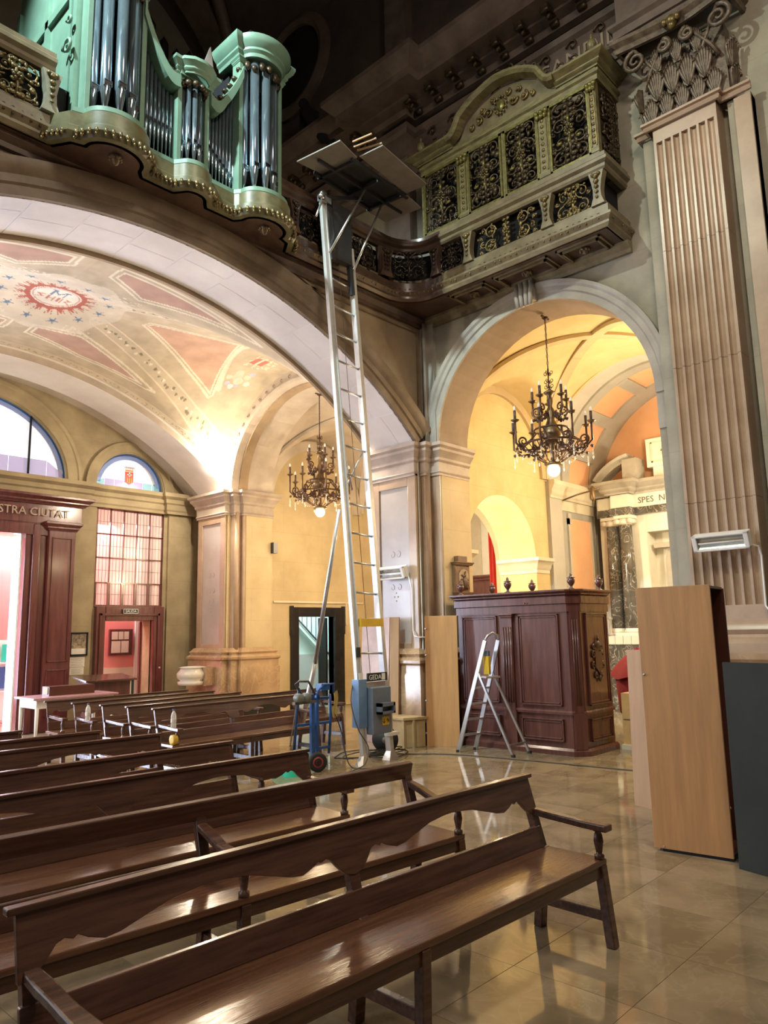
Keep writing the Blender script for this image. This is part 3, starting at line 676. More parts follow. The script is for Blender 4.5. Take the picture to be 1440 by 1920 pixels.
for i in range(5):
    for j in range(4):
        p = MB().box(XS[i]+.012, XS[i+1]-.012, EY+.035, EY+.041, ZS[j]+.012, ZS[j+1]-.012); o = part('pane', p, M['pane'], w1)
        l = MB(); xm = [XS[i]+(XS[i+1]-XS[i])*k/4 for k in (1, 2, 3)]
        for x in xm: l.box(x-.0025, x+.0025, EY+.031, EY+.035, ZS[j]+.012, ZS[j+1]-.012)
        zm = (ZS[j]+ZS[j+1])/2; l.box(XS[i]+.012, XS[i+1]-.012, EY+.031, EY+.035, zm-.003, zm+.003)
        part('lead_cames', l, M['cord'], o)
# lunettes
def lunette(name, label, c, r, rise, z, n, kind=0):
    wn = thing(name, (c, EY, z), label, 'window'); wn['kind'] = 'structure'
    T_ = arch_top(c, r, z, rise)
    part('window_frame', MB().archmold([(-.03, -.02), (-.03, .02), (.005, .02), (.005, -.02)], c, z, r, 0, PI, lambda a, q, o: (a, EY+.10-o, q), 32, rz=rise).box(c-r, c+r, EY+.07, EY+.12, z, z+.02), M['blue'], wn)
    h1 = z+.24*rise
    xs = [c-r+2*r*i/n for i in range(n+1)]
    for i in range(n):
        a, b = xs[i]+.004, xs[i+1]-.004
        za, zb = T_(a+.001), T_(b-.001)
        low = [(a, z), (b, z), (b, min(h1, zb)), (a, min(h1, za))]
        part('pane', MB().prism(low, EY+.10, EY+.104, lambda p, q, d: (p, d, q)), M['panecyan'] if (kind == 0 and i in (0, n-1, n-2)) else M['panelilac'], wn)
        if max(za, zb) > h1+.02:
            up = [(a, h1+.006), (b, h1+.006), (b, max(zb, h1+.01)), ((a+b)/2, T_((a+b)/2)), (a, max(za, h1+.01))]
            part('pane', MB().prism(up, EY+.10, EY+.104, lambda p, q, d: (p, d, q)), M['panewhite'], wn)
    part('blue_border', MB().archmold([(-.11, -.002), (-.11, .002), (-.03, .002), (-.03, -.002)], c, z, r, .15, PI-.15, lambda a, q, o: (a, EY+.095-o, q), 32, rz=rise), M['paneblue'], wn)
    return wn
l1 = lunette('window_2', 'small semicircular stained window with a red crest above the side door', 7.07, .71, .71, 4.50, 7)
cm = MB(); cx_ = 7.07
o = MB(); o.prism([(cx_-.09, 4.86), (cx_+.09, 4.86), (cx_+.09, 4.66), (cx_, 4.60), (cx_-.09, 4.66)], EY+.085, EY+.09, lambda p, q, d: (p, d, q)); part('crest_shield', o, mat('crest_red', (.70, .07, .04), .4), l1)
o = MB().box(cx_-.05, cx_+.05, EY+.078, EY+.085, 4.79, 4.81).box(cx_-.012, cx_+.012, EY+.078, EY+.085, 4.76, 4.85)
part('crest_cross', o, M['white'], l1)
o = MB()
for dx in (-.045, 0, .045): o.box(cx_+dx-.008, cx_+dx+.008, EY+.078, EY+.085, 4.64, 4.73)
part('crest_stripes', o, M['yelplas'], l1)
o = MB().box(cx_-.085, cx_+.085, EY+.08, EY+.09, 4.87, 4.90)
for k in range(5): pts, rr = spiral((cx_-.08+.04*k, 4.93), .028, .01, .8, 0, 8, lambda a, z: (a, EY+.085, z), .008); o.tube(pts, rr, 4)
part('crest_crown', o, mat('crest_gold', (.75, .35, .05), .4), l1)
l2 = lunette('window_3', 'large arched stained window over the great door', 4.1, 1.68, 1.40, 4.50, 10, 1)
part('mullion', MB().box(5.10, 5.125, EY+.06, EY+.10, 4.5, 5.62).box(3.08, 3.105, EY+.06, EY+.10, 4.5, 5.62), M['void'], l2)
# great door
d2 = thing('door_2', (4.1, EY, 0), 'great deep red wooden doorway with pilasters and carved frieze lettering', 'door'); d2['kind'] = 'structure'
for sx_ in (1, -1):
    q = lambda x: 4.1+sx_*(x-4.1)
    mb = MB()
    for a, b, y in ((5.05, 5.16, .16), (5.16, 5.28, .22), (5.28, 5.42, .16)): mb.box(q(a), q(b), EY-y, EY, 0, 3.60)
    part('jamb_moulding', mb, M['doorwood'], d2, bev=.012)
    part('pilaster', MB().box(q(5.42), q(5.90), EY-.24, EY, 0, 3.62), M['doorwood'], d2, bev=.01)
    mb = MB()
    for z0, z1 in ((.25, 1.05), (1.18, 3.38)): mb.box(q(5.48), q(5.50), EY-.26, EY-.24, z0, z1).box(q(5.82), q(5.84), EY-.26, EY-.24, z0, z1).box(q(5.48), q(5.84), EY-.26, EY-.24, z0, z0+.02).box(q(5.48), q(5.84), EY-.26, EY-.24, z1-.02, z1)
    part('panel_moulding', mb, M['doorwood'], d2, bev=.005)
    part('pilaster_capital', ring(MB(), scaled(CORN, .09, .16), *sorted((q(5.42), q(5.90))), EY-.24, EY, 3.50), M['doorwood'], d2)
part('lintel', MB().box(2.7, 5.5, EY-.20, EY, 3.41, 3.66).box(2.2, 6.0, EY-.22, EY, 3.62, 4.0), M['doorwood'], d2)
part('door_cornice', planmold(MB(), scaled(CORN, .16, .16), [(2.14, EY), (2.14, EY-.24), (6.02, EY-.24), (6.02, EY)], 3.96), M['doorwood'], d2)
part('jamb_lining', MB().box(5.035, 5.06, EY+.02, EY+.36, 0, 3.41), M['white'], d2)
place('frieze_lettering', text_mesh('frieze_lettering', 'U VOSTRA CIUTAT', .20, M['lettpale'], .004, 'RIGHT'), d2, (1.66, -.262, 3.745), XR)
# vestibule behind
struct('wall_vestibule_back', MB().box(-.4, 9.3, 16.5, 16.6, 0, 4.3), M['pinkwall'])
struct('wall_vestibule_near', MB().box(6.6, 7.84, 14.6, 14.66, 0, 4.3), M['pinkwall'])
struct('wall_vestibule_pier', MB().box(7.84, 7.93, 14.56, 14.66, 0, 4.3), M['white'])
struct('wall_vestibule_right', MB().box(9.2, 9.3, 13.85, 16.5, 0, 4.3), M['pinkwall'])
struct('wall_vestibule_side', MB().box(8.1, 8.2, 15.2, 16.5, 0, 4.3), M['white'])
struct('baseboard_vestibule', MB().box(6.6, 7.84, 14.58, 14.6, 0, .97), M['vest'])
struct('ceiling_vestibule', MB().box(-.4, 9.3, 13.86, 16.6, 4.3, 4.36), M['white'])
struct('wall_outdoor_left', MB().box(5.6, 5.66, 13.9, 16.5, 0, 4.3), M['pinkwall'])
nb_ = thing('notice_board', (7.5, 14.55, 1.5), 'dark framed notice board on the pink wall seen through the side door', 'notice board')
part('frame', MB().box(7.27, 7.77, 14.54, 14.6, 1.22, 1.75), M['doorwood'], nb_)
for (a, b, z0, z1) in ((7.31, 7.44, 1.54, 1.70), (7.46, 7.56, 1.54, 1.70), (7.58, 7.68, 1.54, 1.70), (7.31, 7.50, 1.27, 1.51), (7.52, 7.68, 1.27, 1.51)): part('notice', MB().box(a, b, 14.53, 14.54, z0, z1), M['paper'], nb_)

# ---------------------------------------------------------------- side aisle and chapels
wt = struct('wall_aisle_transverse', wall_mesh('x', 7.2, 8.0, 9.3, 12.25, 0, 6.9, [(9.68, 11.78, 0, arch_top(10.73, 1.05, 2.87))]), [M['yellow'], M['yellow'], M['jamb']])
cap2 = [(0, 0), (.015, 0), (.02, .06), (.05, .10), (.06, .14), (.10, .20), (.13, .22), (.13, .28), (0, .28)]
part('impost', planmold(MB(), cap2, [(11.78, 8.0), (11.78, 7.2), (12.22, 7.2)], 2.60), M['cream'], wt)
part('impost', planmold(MB(), cap2, [(9.30, 7.2), (9.68, 7.2), (9.68, 8.0)], 2.60), M['cream'], wt)
part('wall_rib', MB().archmold([(0, -.01), (0, .06), (.16, .06), (.16, -.01)], 10.77, 4.4, 1.30, 0, PI, lambda a, z, o: (a, 7.2-o, z), 32, rz=1.36), M['jamb'], wt)
struct('wall_aisle_outer', wall_mesh('y', 12.25, 12.70, 3.0, 7.2, 0, 6.9, [(3.14, 7.12, 0, arch_top(5.14, 1.985, 4.4))]), [M['grey'], M['whitest'], M['grey']])
arm_ = MB().archmold([(0, -.01), (0, .05), (.10, .05), (.10, -.01)], 5.14, 4.4, 1.985, 0, PI, lambda a, z, o: (12.25-o, a, z), 40)
struct('trim_chapel_arch', arm_, M['yvault'])
struct('wall_aisle_end_near', wall_mesh('x', 3.0, 3.44, 9.3, 12.7, 0, 6.9), [M['yellow'], M['yellow']])
def groin(name, xa, xb, ya, yb, rx, ry, m, ribm):
    cx_, cy_ = (xa+xb)/2, (ya+yb)/2; hx, hy = (xb-xa)/2, (yb-ya)/2
    def z(x, y):
        a = 4.4+rx*math.sqrt(max(0, 1-((x-cx_)/hx)**2)); b = 4.4+ry*math.sqrt(max(0, 1-((y-cy_)/hy)**2)); return max(a, b)
    o = struct(name, MB().grid(lambda u, v: (xa+(xb-xa)*(.5-.5*math.cos(PI*u)), ya+(yb-ya)*(.5-.5*math.cos(PI*v)), z(xa+(xb-xa)*(.5-.5*math.cos(PI*u)), ya+(yb-ya)*(.5-.5*math.cos(PI*v)))), 56, 56), m)
    for s1 in (1, -1):
        mb = MB(); P = []
        for i in range(41):
            t = -1+2*i/40; q = math.sin(t*PI/2); P.append((cx_+hx*q, cy_+s1*hy*q, max(4.4, z(cx_+hx*q, cy_+s1*hy*q))-.03))
        for p, q in zip(P, P[1:]): mb.bar(p, q, .17, .06)
        part('groin_rib', mb, ribm, o)
    return o
groin('ceiling_aisle_vault', 9.3, 12.25, 3.3, 7.2, 1.5, 1.95, M['yvault'], M['jamb'])
groin('ceiling_far_aisle_vault', 9.3, 12.3, 8.0, 12.2, 1.5, 1.75, M['rib'], M['rib'])
# the lunettes between vault and walls of the bays
we2 = struct('wall_aisle_end', wall_mesh('x', 12.2, 12.35, 9.3, 12.4, 0, 6.9, [(10.27, 11.32, 0, 1.94)]), [M['jamb'], M['jamb']])
part('wall_rib', MB().archmold([(0, -.01), (0, .08), (.22, .08), (.22, -.01)], 10.75, 4.3, 1.20, 0, PI, lambda a, z, o: (a, 12.2-o, z), 32, rz=1.32), M['rib'], we2)
part('cable_trunking', MB().box(9.62, 12.24, 12.17, 12.2, 2.23, 2.27).box(11.69, 11.73, 12.17, 12.2, 1.75, 2.23), M['cream'], we2)
struct('wall_far_aisle_outer', wall_mesh('y', 12.3, 12.6, 8.0, 12.2, 0, 6.9, [(8.45, 11.4, 0, arch_top(9.93, 1.48, 2.9))]), [M['jamb'], M['jamb'], M['jamb']])
d4 = thing('door_3', (10.8, 12.2, 0), 'black painted doorway to the staircase at the end of the aisle', 'door'); d4['kind'] = 'structure'
part('door_frame', MB().box(10.08, 10.27, 12.13, 12.36, 0, 2.14).box(11.32, 11.60, 12.13, 12.36, 0, 2.14).box(10.27, 11.32, 12.13, 12.36, 1.94, 2.14).box(10.06, 10.12, 12.12, 12.2, 1.55, 2.17).box(11.56, 11.62, 12.12, 12.2, 1.55, 2.17), M['black'], d4, bev=.006)
part('door_leaf', MB().box(11.24, 11.29, 12.36, 12.62, .02, 1.92), M['black'], d4)
struct('wall_stair_back', MB().box(9.3, 14.6, 14.2, 14.3, 1.06, 4.5), M['stairw'])
struct('baseboard_stair_back', MB().box(9.3, 14.6, 14.17, 14.3, 0, 1.07), M['stairg'])
struct('wall_stair_side', MB().box(14.5, 14.6, 12.4, 14.3, 0, 4.5), M['stairw'])
struct('wall_stair_left', MB().box(9.2, 9.3, 12.35, 15.0, 0, 4.5), M['stairw'])
struct('wall_stair_near', MB().box(12.35, 14.6, 12.4, 12.45, 0, 4.5), M['stairw'])
struct('ceiling_stair', MB().box(9.2, 14.6, 12.35, 15.0, 4.5, 4.6), M['white'])
st_ = thing('stair_railing', (11.6, 14.2, 1.2), 'thin black iron railing going down the stairs beyond the black doorway', 'railing')
part('handrail', MB().tube([(11.7, 14.0, 2.03), (13.6, 14.0, .40)], .022, 6), M['steel'], st_)
for i in range(12): x = 11.8+.15*i; part('baluster', MB().tube([(x, 14.0, 3.3-.858*(x-11.7)), (x, 14.0, 2.03-.858*(x-11.7))], .010, 5), M['steel'], st_)
part('stair_stringer', MB().prism([(11.7, 2.0), (13.6, .37), (13.6, .25), (11.7, 1.88)], 14.02, 14.16, lambda a, z, d: (a, d, z)), M['stairw'], st_)

# chapel beside the aisle
struct('wall_chapel_left', MB().box(12.7, 14.5, 7.16, 7.3, 0, 4.4), M['grey'])
struct('wall_chapel_panel', MB().box(12.98, 13.82, 7.13, 7.17, .3, 3.72), M['orange'])
tp = MB()
for a, b, c_, d_ in ((12.92, 12.98, .3, 3.72), (13.82, 13.88, .3, 3.72)): tp.box(a, b, 7.12, 7.17, c_, d_)
tp.box(12.92, 13.04, 7.12, 7.17, 3.60, 3.82)
struct('trim_chapel_panel', tp, M['whitest'])
struct('trim_chapel_cornice', planmold(MB(), scaled(CORN, .12, .34), [(12.25, 7.12), (14.3, 7.12)], 4.06), M['cream'])
struct('trim_chapel_frieze', MB().box(12.7, 14.3, 7.14, 7.2, 3.86, 4.07), M['cream'])
bv = MB(); bv.grid(lambda u, v: (12.7+1.8*v, 5.14+2.0*math.cos(PI*u), 4.4+1.98*math.sin(PI*u)), 40, 1)
cv = struct('ceiling_chapel_vault', bv, M['orange'])
fC = lambda a, z, o: (o, a, z)
part('vault_rib', MB().archmold([(-.05, 12.7), (-.05, 12.98), (0, 12.98), (0, 12.7)], 5.14, 4.4, 1.99, 0, PI, fC, 40), M['grey'], cv)
part('vault_rib', MB().archmold([(-.05, 13.86), (-.05, 14.5), (0, 14.5), (0, 13.86)], 5.14, 4.4, 1.99, 0, PI, fC, 40), M['grey'], cv)
for a0 in (.32, .72, 1.18, 1.96, 2.42, 2.82):
    mb = MB()
    for k in range(4):
        t = a0-.045+.03*k; t2 = t+.03
        mb.add([(x, 5.14+r*math.cos(q), 4.4+r*math.sin(q)) for x in (12.96, 13.88) for q in (t, t2) for r in (1.935, 1.98)], [(0, 2, 6, 4), (0, 1, 3, 2), (4, 6, 7, 5), (0, 4, 5, 1), (2, 3, 7, 6)])
    part('coffer_rib', mb, M['grey'], cv)
struct('wall_chapel_back', MB().box(14.4, 14.5, 3.0, 7.3, 0, 6.5), M['orange'])
struct('wall_chapel_right', MB().box(12.7, 14.5, 3.0, 3.14, 0, 4.4), M['grey'])
struct('wall_chapel_two_back', MB().box(15.0, 15.1, 7.3, 12.6, 0, 5.2), M['cream'])
struct('wall_chapel_two_side', MB().box(12.6, 15.1, 12.3, 12.4, 0, 5.2), M['cream'])
struct('wall_chapel_two_near', MB().box(12.6, 15.1, 7.9, 8.0, 0, 5.2), M['cream'])
struct('ceiling_chapel_two', MB().box(12.6, 15.1, 7.9, 12.4, 5.0, 5.1), M['rib'])
# marble altarpiece
al = thing('altarpiece', (14.0, 5.1, 0), 'white and veined black marble altarpiece with twin columns in the orange chapel', 'altar')
AX = 13.8
def both(fn):
    for s_ in (1, -1): fn(lambda y: 5.14+s_*(y-5.14))
part('back_slab', wall_mesh('y', 14.0, 14.38, 3.3, 7.0, 0, 4.0, [(4.2, 6.02, 1.45, 3.42)]), [M['altar'], M['altar'], M['altar']], al)
part('niche_back', MB().box(14.36, 14.4, 4.0, 6.2, 1.4, 3.6), M['altar'], al)
part('niche_frame', MB().archmold([(0, 14.30), (0, 14.2), (.12, 14.2), (.12, 14.30)], 5.14, 2.8, .52, 0, PI, lambda a, z, o: (o, a, z), 24).box(14.2, 14.3, 5.66, 5.78, 1.5, 2.8).box(14.2, 14.3, 4.50, 4.62, 1.5, 2.8).box(14.1, 14.3, 4.45, 5.95, 3.1, 3.2), M['altarg'], al)
part('frieze', MB().box(13.9, 14.2, 3.2, 7.0, 3.92, 4.18).box(13.7, 14.0, 6.22, 6.60, 3.92, 4.18).box(13.8, 14.0, 6.60, 6.93, 3.92, 4.16), M['altar'], al)
place('inscription', text_mesh('inscription', 'SPES  NOSTRA', .17, M['lettdark'], .003, 'LEFT'), al, (-.104, 1.02, 3.99), YR)
part('dark_architrave', MB().box(13.92, 14.2, 3.2, 7.0, 3.78, 3.92).box(13.68, 14.0, 6.20, 6.62, 3.76, 3.92).box(13.78, 14.0, 6.60, 6.95, 3.76, 3.92), M['bmarble'], al)
part('cornice', planmold(MB(), scaled(CORN, .22, .26), [(14.2, 7.0), (13.78, 7.0), (13.78, 6.64), (13.66, 6.64), (13.66, 6.20), (13.9, 6.20), (13.9, 4.08), (13.66, 4.08), (13.66, 3.64), (14.2, 3.64)], 4.18, side=1), M['altarg'], al)
dn = MB(); y = 6.98
while y > 3.7: dn.box((13.60 if 6.2 < y < 6.64 else 13.72 if y > 6.64 else 13.84), 14.0, y-.022, y+.022, 4.21, 4.27); y -= .075
part('dentils', dn, M['altarg'], al, kind='stuff')
for c_ in (6.70, 6.37, 3.91, 3.58):
    xx = 13.92 if c_ in (6.70, 3.58) else 13.82
    part('column', MB().lathe([(.135, 1.55), (.14, 1.9), (.13, 2.8), (.115, 3.6)], (xx, c_, 0), 18), M['bmarble'], al)
    cb = MB().box(xx-.15, xx+.15, c_-.17, c_+.17, 3.70, 3.76)
    for s_ in (1, -1): cb.lathe([(.055, -.13), (.055, .13)], (xx, c_+s_*.13, 3.65), 10, 'x')
    cb.lathe([(.12, 3.58), (.14, 3.62), (.13, 3.70)], (xx, c_, 0), 14); part('ionic_capital', cb, M['altar'], al)
    part('column_base', MB().box(xx-.17, xx+.17, c_-.17, c_+.17, 1.42, 1.48).lathe([(.16, 1.48), (.17, 1.50), (.15, 1.53), (.14, 1.56)], (xx, c_, 0), 14), M['altar'], al)
part('pedestal', MB().box(13.62, 14.3, 3.3, 7.0, 0, 1.25), M['bmarble'], al)
for k in range(22): part('pale_slab', MB().box(13.60, 14.3, 6.98-.165*k-.158, 6.98-.165*k, 1.255, 1.42), M['altar'], al)
for s_ in (1, -1):
    pm = MB(); q = lambda y: 5.14+s_*(y-5.14)
    prof = [(0, -.01), (0, .30), (.05, .30), (.09, .36), (.14, .38), (.14, -.01)]
    pm.archmold(prof, q(6.0), 3.82, 1.02, (R(38) if s_ > 0 else R(142)), (R(82) if s_ > 0 else R(98)), lambda a, z, o: (14.0-o, a, z), 12)
    part('broken_pediment', pm, M['altarg'], al)
    part('pediment_block', MB().box(13.64, 14.0, q(5.98), q(6.28), 4.44, 4.86), M['altarg'], al)
part('crowning_panel', MB().box(13.84, 14.2, 4.43, 5.85, 4.66, 5.22).box(13.9, 14.2, 4.5, 5.76, 4.44, 4.66), M['altar'], al)
part('panel_border', MB().box(13.82, 13.84, 5.72, 5.75, 4.74, 5.14).box(13.82, 13.84, 4.53, 4.56, 4.74, 5.14).box(13.82, 13.84, 4.53, 5.75, 4.74, 4.765).box(13.82, 13.84, 4.53, 5.75, 5.115, 5.14), M['cream'], al)
gw = MB()
for k in range(18):
    t = 2*PI*k/18; c_ = (5.14+.36*math.cos(t), 4.94+.15*math.sin(t)); pts, rr = spiral(c_, .05, .015, .9, t*2, 8, lambda a, z: (13.825, a, z), .012); gw.tube(pts, rr, 4)
part('gilded_wreath', gw, M['olive'], al, kind='stuff')
# red curtain, ornate bracket and confessional top beyond the small arch
cu = MB(); cu.grid(lambda u, v: (12.95+.05*math.sin(u*40)+.06*math.sin(u*13), 8.62+.42*u, 3.9-3.9*v), 40, 3); tag(part('curtain', cu, M['red']), 'long red curtain seen through the small bright arch', 'curtain')
cf2 = thing('dark_cabinet', (13.4, 9.6, 0), 'dark wooden cabinet top seen through the small bright arch', 'cabinet')
part('body', MB().box(13.2, 14.2, 9.1, 10.4, 0, 2.62), M['conf'], cf2); part('cornice', ring(MB(), scaled(CORN, .08, .14), 13.2, 14.2, 9.1, 10.4, 2.62), M['conf'], cf2)
og = thing('carved_ornament', (14.6, 9.6, 3.6), 'cream scrolled wall ornament beside the red curtain', 'ornament')
om = MB(); ff = lambda a, z: (14.7, a, z)
for (a, z, r0, tn, ph) in ((9.75, 4.35, .22, 1.2, 0), (9.95, 3.9, .20, 1.1, 2), (10.05, 3.4, .16, 1, 1), (9.6, 4.7, .18, 1, 3)): pts, rr = spiral((a, z), r0, .03, tn, ph, 16, ff, .035); om.tube(pts, rr, 6)
part('scrolls', om, M['cream'], og); part('oval', MB().ball((14.75, 9.7, 4.5), .14, 10, .3, 1.3, .8), M['wood3'], og)
part('backing', MB().box(14.85, 14.95, 9.2, 10.6, 2.7, 5.0), M['altar'], og)
sc_ = thing('wall_lantern', (9.9, 7.6, 3.0), 'small dark wall lantern inside the bright small arch', 'lantern')
sm_ = MB()
for z in (3.05, 3.16): sm_.lathe([(.085, z), (.085, z+.012)], (9.84, 7.6, 0), 8)
for k in range(4): a = PI/2*k+.5; sm_.tube([(9.84+.08*math.cos(a), 7.6+.08*math.sin(a), 2.93), (9.84+.08*math.cos(a), 7.6+.08*math.sin(a), 3.25)], .008, 4)
part('cage', sm_, M['iron'], sc_); part('bracket', MB().tube([(9.69, 7.6, 3.05), (9.84, 7.6, 2.93)], .012, 5), M['iron'], sc_); part('bowl', MB().lathe([(.02, 2.62), (.10, 2.68), (.14, 2.76), (.13, 2.78)], (9.86, 7.6, 0), 12), M['cream'], sc_)

# archivolt of the side arch on the nave wall
fR = lambda a, z, o: (8.6-o, a, z)
am = MB().archmold([(0, -.02), (0, .04), (.09, .04), (.11, .065), (.17, .065), (.20, .09), (.25, .10), (.25, -.02)], 5.14, 4.4, 1.70, 0, PI, fR, 56)
part('archivolt', am, M['mold'], wall_right)
km = MB()
for dy in (-.10, -.035, .035, .10): km.tube([(8.46, 5.14+dy, 6.04), (8.44, 5.14+dy*1.15, 6.2), (8.48, 5.14+dy*1.3, 6.40)], .034, 8)
km.box(8.47, 8.62, 4.99, 5.29, 6.10, 6.40); part('keystone', km, M['mold'], wall_right)
part('impost_capital', planmold(MB(), [(0, 0), (.02, 0), (.02, .03), (.035, .05), (.02, .07), (.02, .18), (.05, .21), (.05, .25), (.10, .32), (.10, .36), (.14, .39), (.14, .45), (0, .45)], [(9.3, 3.44), (8.58, 3.44), (8.58, 3.20)], 3.95, side=-1), M['mold'], wall_right)

# fluted pilaster with plinth and leafy capital
fp = thing('fluted_pilaster', (8.5, 2.75, 0), 'tall fluted pink marble pilaster with a leafy scrolled capital at the right', 'pilaster')
fp['kind'] = 'structure'; fp.name = 'trim_fluted_pilaster'
PY0, PY1, PX = 2.37, 3.12, 8.33
NF = 7; mg = .02; fwid = (PY1-PY0-2*mg)/NF
def flute_prof():
    P = [(PY0, 0)]
    for k in range(NF):
        a = PY0+mg+k*fwid; lw = fwid*.26
        P.append((a+lw/2, 0))
        for j in range(1, 6): t = PI*j/6; P.append((a+fwid/2-(fwid-lw)/2*math.cos(t), .045*math.sin(t)))
        P.append((a+fwid-lw/2, 0))
    P.append((PY1, 0)); return P
FP = flute_prof()
for z0, z1 in ((1.80, 2.95), (2.954, 4.55), (4.554, 6.02), (6.024, 7.44)):
    mb = MB(); n = len(FP)
    vs = [(PX+d, y, z) for z in (z0, z1) for y, d in FP]
    mb.add(vs, [(i, i+1, n+i+1, n+i) for i in range(n-1)]); mb.add([(PX, PY0, z0), (8.62, PY0, z0), (8.62, PY0, z1), (PX, PY0, z1)], [(0, 1, 2, 3)]).add([(PX, PY1, z0), (8.62, PY1, z0), (8.62, PY1, z1), (PX, PY1, z1)], [(3, 2, 1, 0)])
    part('fluted_block', mb, M['pink'], fp)
mb = MB().box(PX, 8.62, PY0, PY1, 7.44, 7.66).box(PX, 8.62, PY0, PY1, 1.60, 1.80)
part('plain_band', mb, M['pink'], fp)
part('return_strip', MB().box(8.46, 8.62, 3.16, 3.30, 1.2, 7.62).box(8.46, 8.62, 2.02, 2.28, 1.2, 7.62), M['wall_r'], fp)
part('side_pilaster', MB().box(8.42, 8.62, 2.02, 2.20, 1.2, 7.60), M['pink'], fp)
part('astragal', planmold(MB(), [(0, 0), (.03, 0), (.045, .03), (.03, .06), (.06, .07), (.06, .10), (0, .10)], [(8.6, 3.32), (8.44, 3.32), (8.44, 3.18), (PX-.01, 3.18), (PX-.01, PY0-.02), (8.42, PY0-.02), (8.42, 2.0)], 7.62), M['pink'], fp)
part('pilaster_base', planmold(MB(), [(0, 0), (.16, 0), (.16, .10), (.13, .14), (.09, .16), (.07, .19), (.10, .24), (.08, .29), (.04, .33), (0, .33)], [(8.6, 3.3), (8.44, 3.3), (8.44, 3.18), (PX, 3.18), (PX, PY0), (8.42, PY0), (8.42, 1.9)], 1.30), M['pink'], fp)
part('pedestal', planmold(MB(), [(0, 0), (.20, 0), (.20, 1.2), (.23, 1.24), (.23, 1.30), (0, 1.30)], [(8.6, 3.3), (8.44, 3.3), (8.44, 3.18), (PX, 3.18), (PX, PY0), (8.42, PY0), (8.42, 1.9)], 0), M['brownmarble'], fp)
def leaf(w, h):
    mb = MB()
    for i in range(7):
        q = (i-3)/3; L_ = h*(1-.30*abs(q)**1.5); pts = []; rr = []
        for k in range(9):
            v = k/8; pts.append((q*w*.5*(v**.8)*(1+.15*math.sin(v*PI)), -(.05*h*math.sin(v*2)+.42*h*max(0, v-.55)**1.6+.04*h*(1-abs(q))), L_*(v if v < .85 else .85+(v-.85)*(-.9))))
            rr.append(w*.085*(.55+.75*math.sin(PI*min(1, v*.85+.12)))*(1 if k < 8 else .5))
        mb.tube(pts, rr, 5)
    mb.prism([(-w*.28, 0), (w*.28, 0), (w*.40, h*.55), (w*.25, h*.8), (-w*.25, h*.8), (-w*.40, h*.55)], -.01, .02, lambda a, z, d: (a, d-.03*h*z/h, z))
    return mb
lme = leaf(.21, .46).data('acanthus_leaf', M['capital'])
bell = MB().box(8.40, 8.62, 2.22, 3.22, 7.72, 8.62); part('bell', bell, M['capital'], fp)
def putleaf(y, x, z, s=1, rz=-PI/2, rnd_=0): place('acanthus_leaf', lme, fp, (x-8.5, y-2.75, z), (0, 0, rz+rnd_), (s, s, s))
for i in range(5): putleaf(2.36+.19*i, 8.38, 7.72, .86)
for i in range(4): putleaf(2.455+.19*i, 8.36, 8.0, 1.0)
for y in (2.5, 2.74, 2.98): putleaf(y, 8.30, 8.34, .72)
putleaf(3.24, 8.5, 7.72, .9, 0+PI, 0); putleaf(3.26, 8.45, 8.0, .9, PI-.6); putleaf(2.2, 8.5, 7.75, .9, -.2); putleaf(2.18, 8.42, 8.02, .9, -.5)
for cy_, s_, rad in ((3.22, 1, .15), (2.22, -1, .15), (2.86, -1, .085), (2.58, 1, .085)):
    pts, rr = spiral((cy_, 8.58), rad, .02, 1.7, (PI/2 if s_ > 0 else PI/2), 26, lambda a, z: (8.22, (2*cy_-a if s_ > 0 else a), z), .030)
    part('volute', MB().tube(pts, rr, 6).tube([(8.22, cy_-s_*.0, 8.58+rad), (8.30, cy_-s_*.22, 8.36), (8.36, cy_-s_*.3, 8.2)], .022, 6), M['capital'], fp)
part('abacus', planmold(MB(), [(0, 0), (.04, 0), (.06, .05), (.04, .08), (.09, .12), (.09, .17), (0, .17)], [(8.6, 3.34), (8.18, 3.38), (8.24, 2.95), (8.26, 2.72), (8.24, 2.5), (8.16, 2.10), (8.6, 2.06)], 8.74), M['capital'], fp)
part('abacus_flower', MB().ball((8.17, 2.72, 8.80), .075, 8).ball((8.14, 2.72, 8.72), .05, 8).ball((8.14, 2.80, 8.80), .045, 6).ball((8.14, 2.64, 8.80), .045, 6), M['gild'], fp)
# sliver of the next pilaster capital at the photograph's right edge is the mirrored edge of this bay
# entablature
en = struct('trim_entablature', planmold(MB(), [(0, 0), (.05, 0), (.05, .10), (.08, .11), (.08, .22), (.13, .26), (.13, .30), (.04, .31), (.04, .78), (.10, .82), (.12, .90), (0, .90)], [(8.6, 13.5), (8.6, 7.62), (8.38, 7.62), (8.38, 7.16), (8.6, 7.16), (8.6, 3.4), (8.3, 3.4), (8.3, 2.0), (8.6, 2.0), (8.6, -3)], 8.92), M['darkmold'])
part('cornice', planmold(MB(), [(0, 0), (.12, 0), (.16, .08), (.30, .12), (.30, .16), (.60, .18), (.60, .32), (.66, .36), (.78, .50), (.78, .58), (0, .62)], [(8.6, 13.5), (8.6, 7.62), (8.38, 7.62), (8.38, 7.16), (8.6, 7.16), (8.6, 3.4), (8.3, 3.4), (8.3, 2.0), (8.6, 2.0), (8.6, -3)], 9.95), M['darkmold'], en)
mod = MB().box(8.12, 8.52, -.06, .06, .03, .09).tube([(8.15, -.06, .02), (8.15, .06, .02)], .04, 6).tube([(8.42, -.06, -.02), (8.42, .06, -.02)], .05, 6).ball((8.25, 0, .0), .045, 6).data('modillion', M['gilddk'], (8.5, 0, 0))
y = 13.2
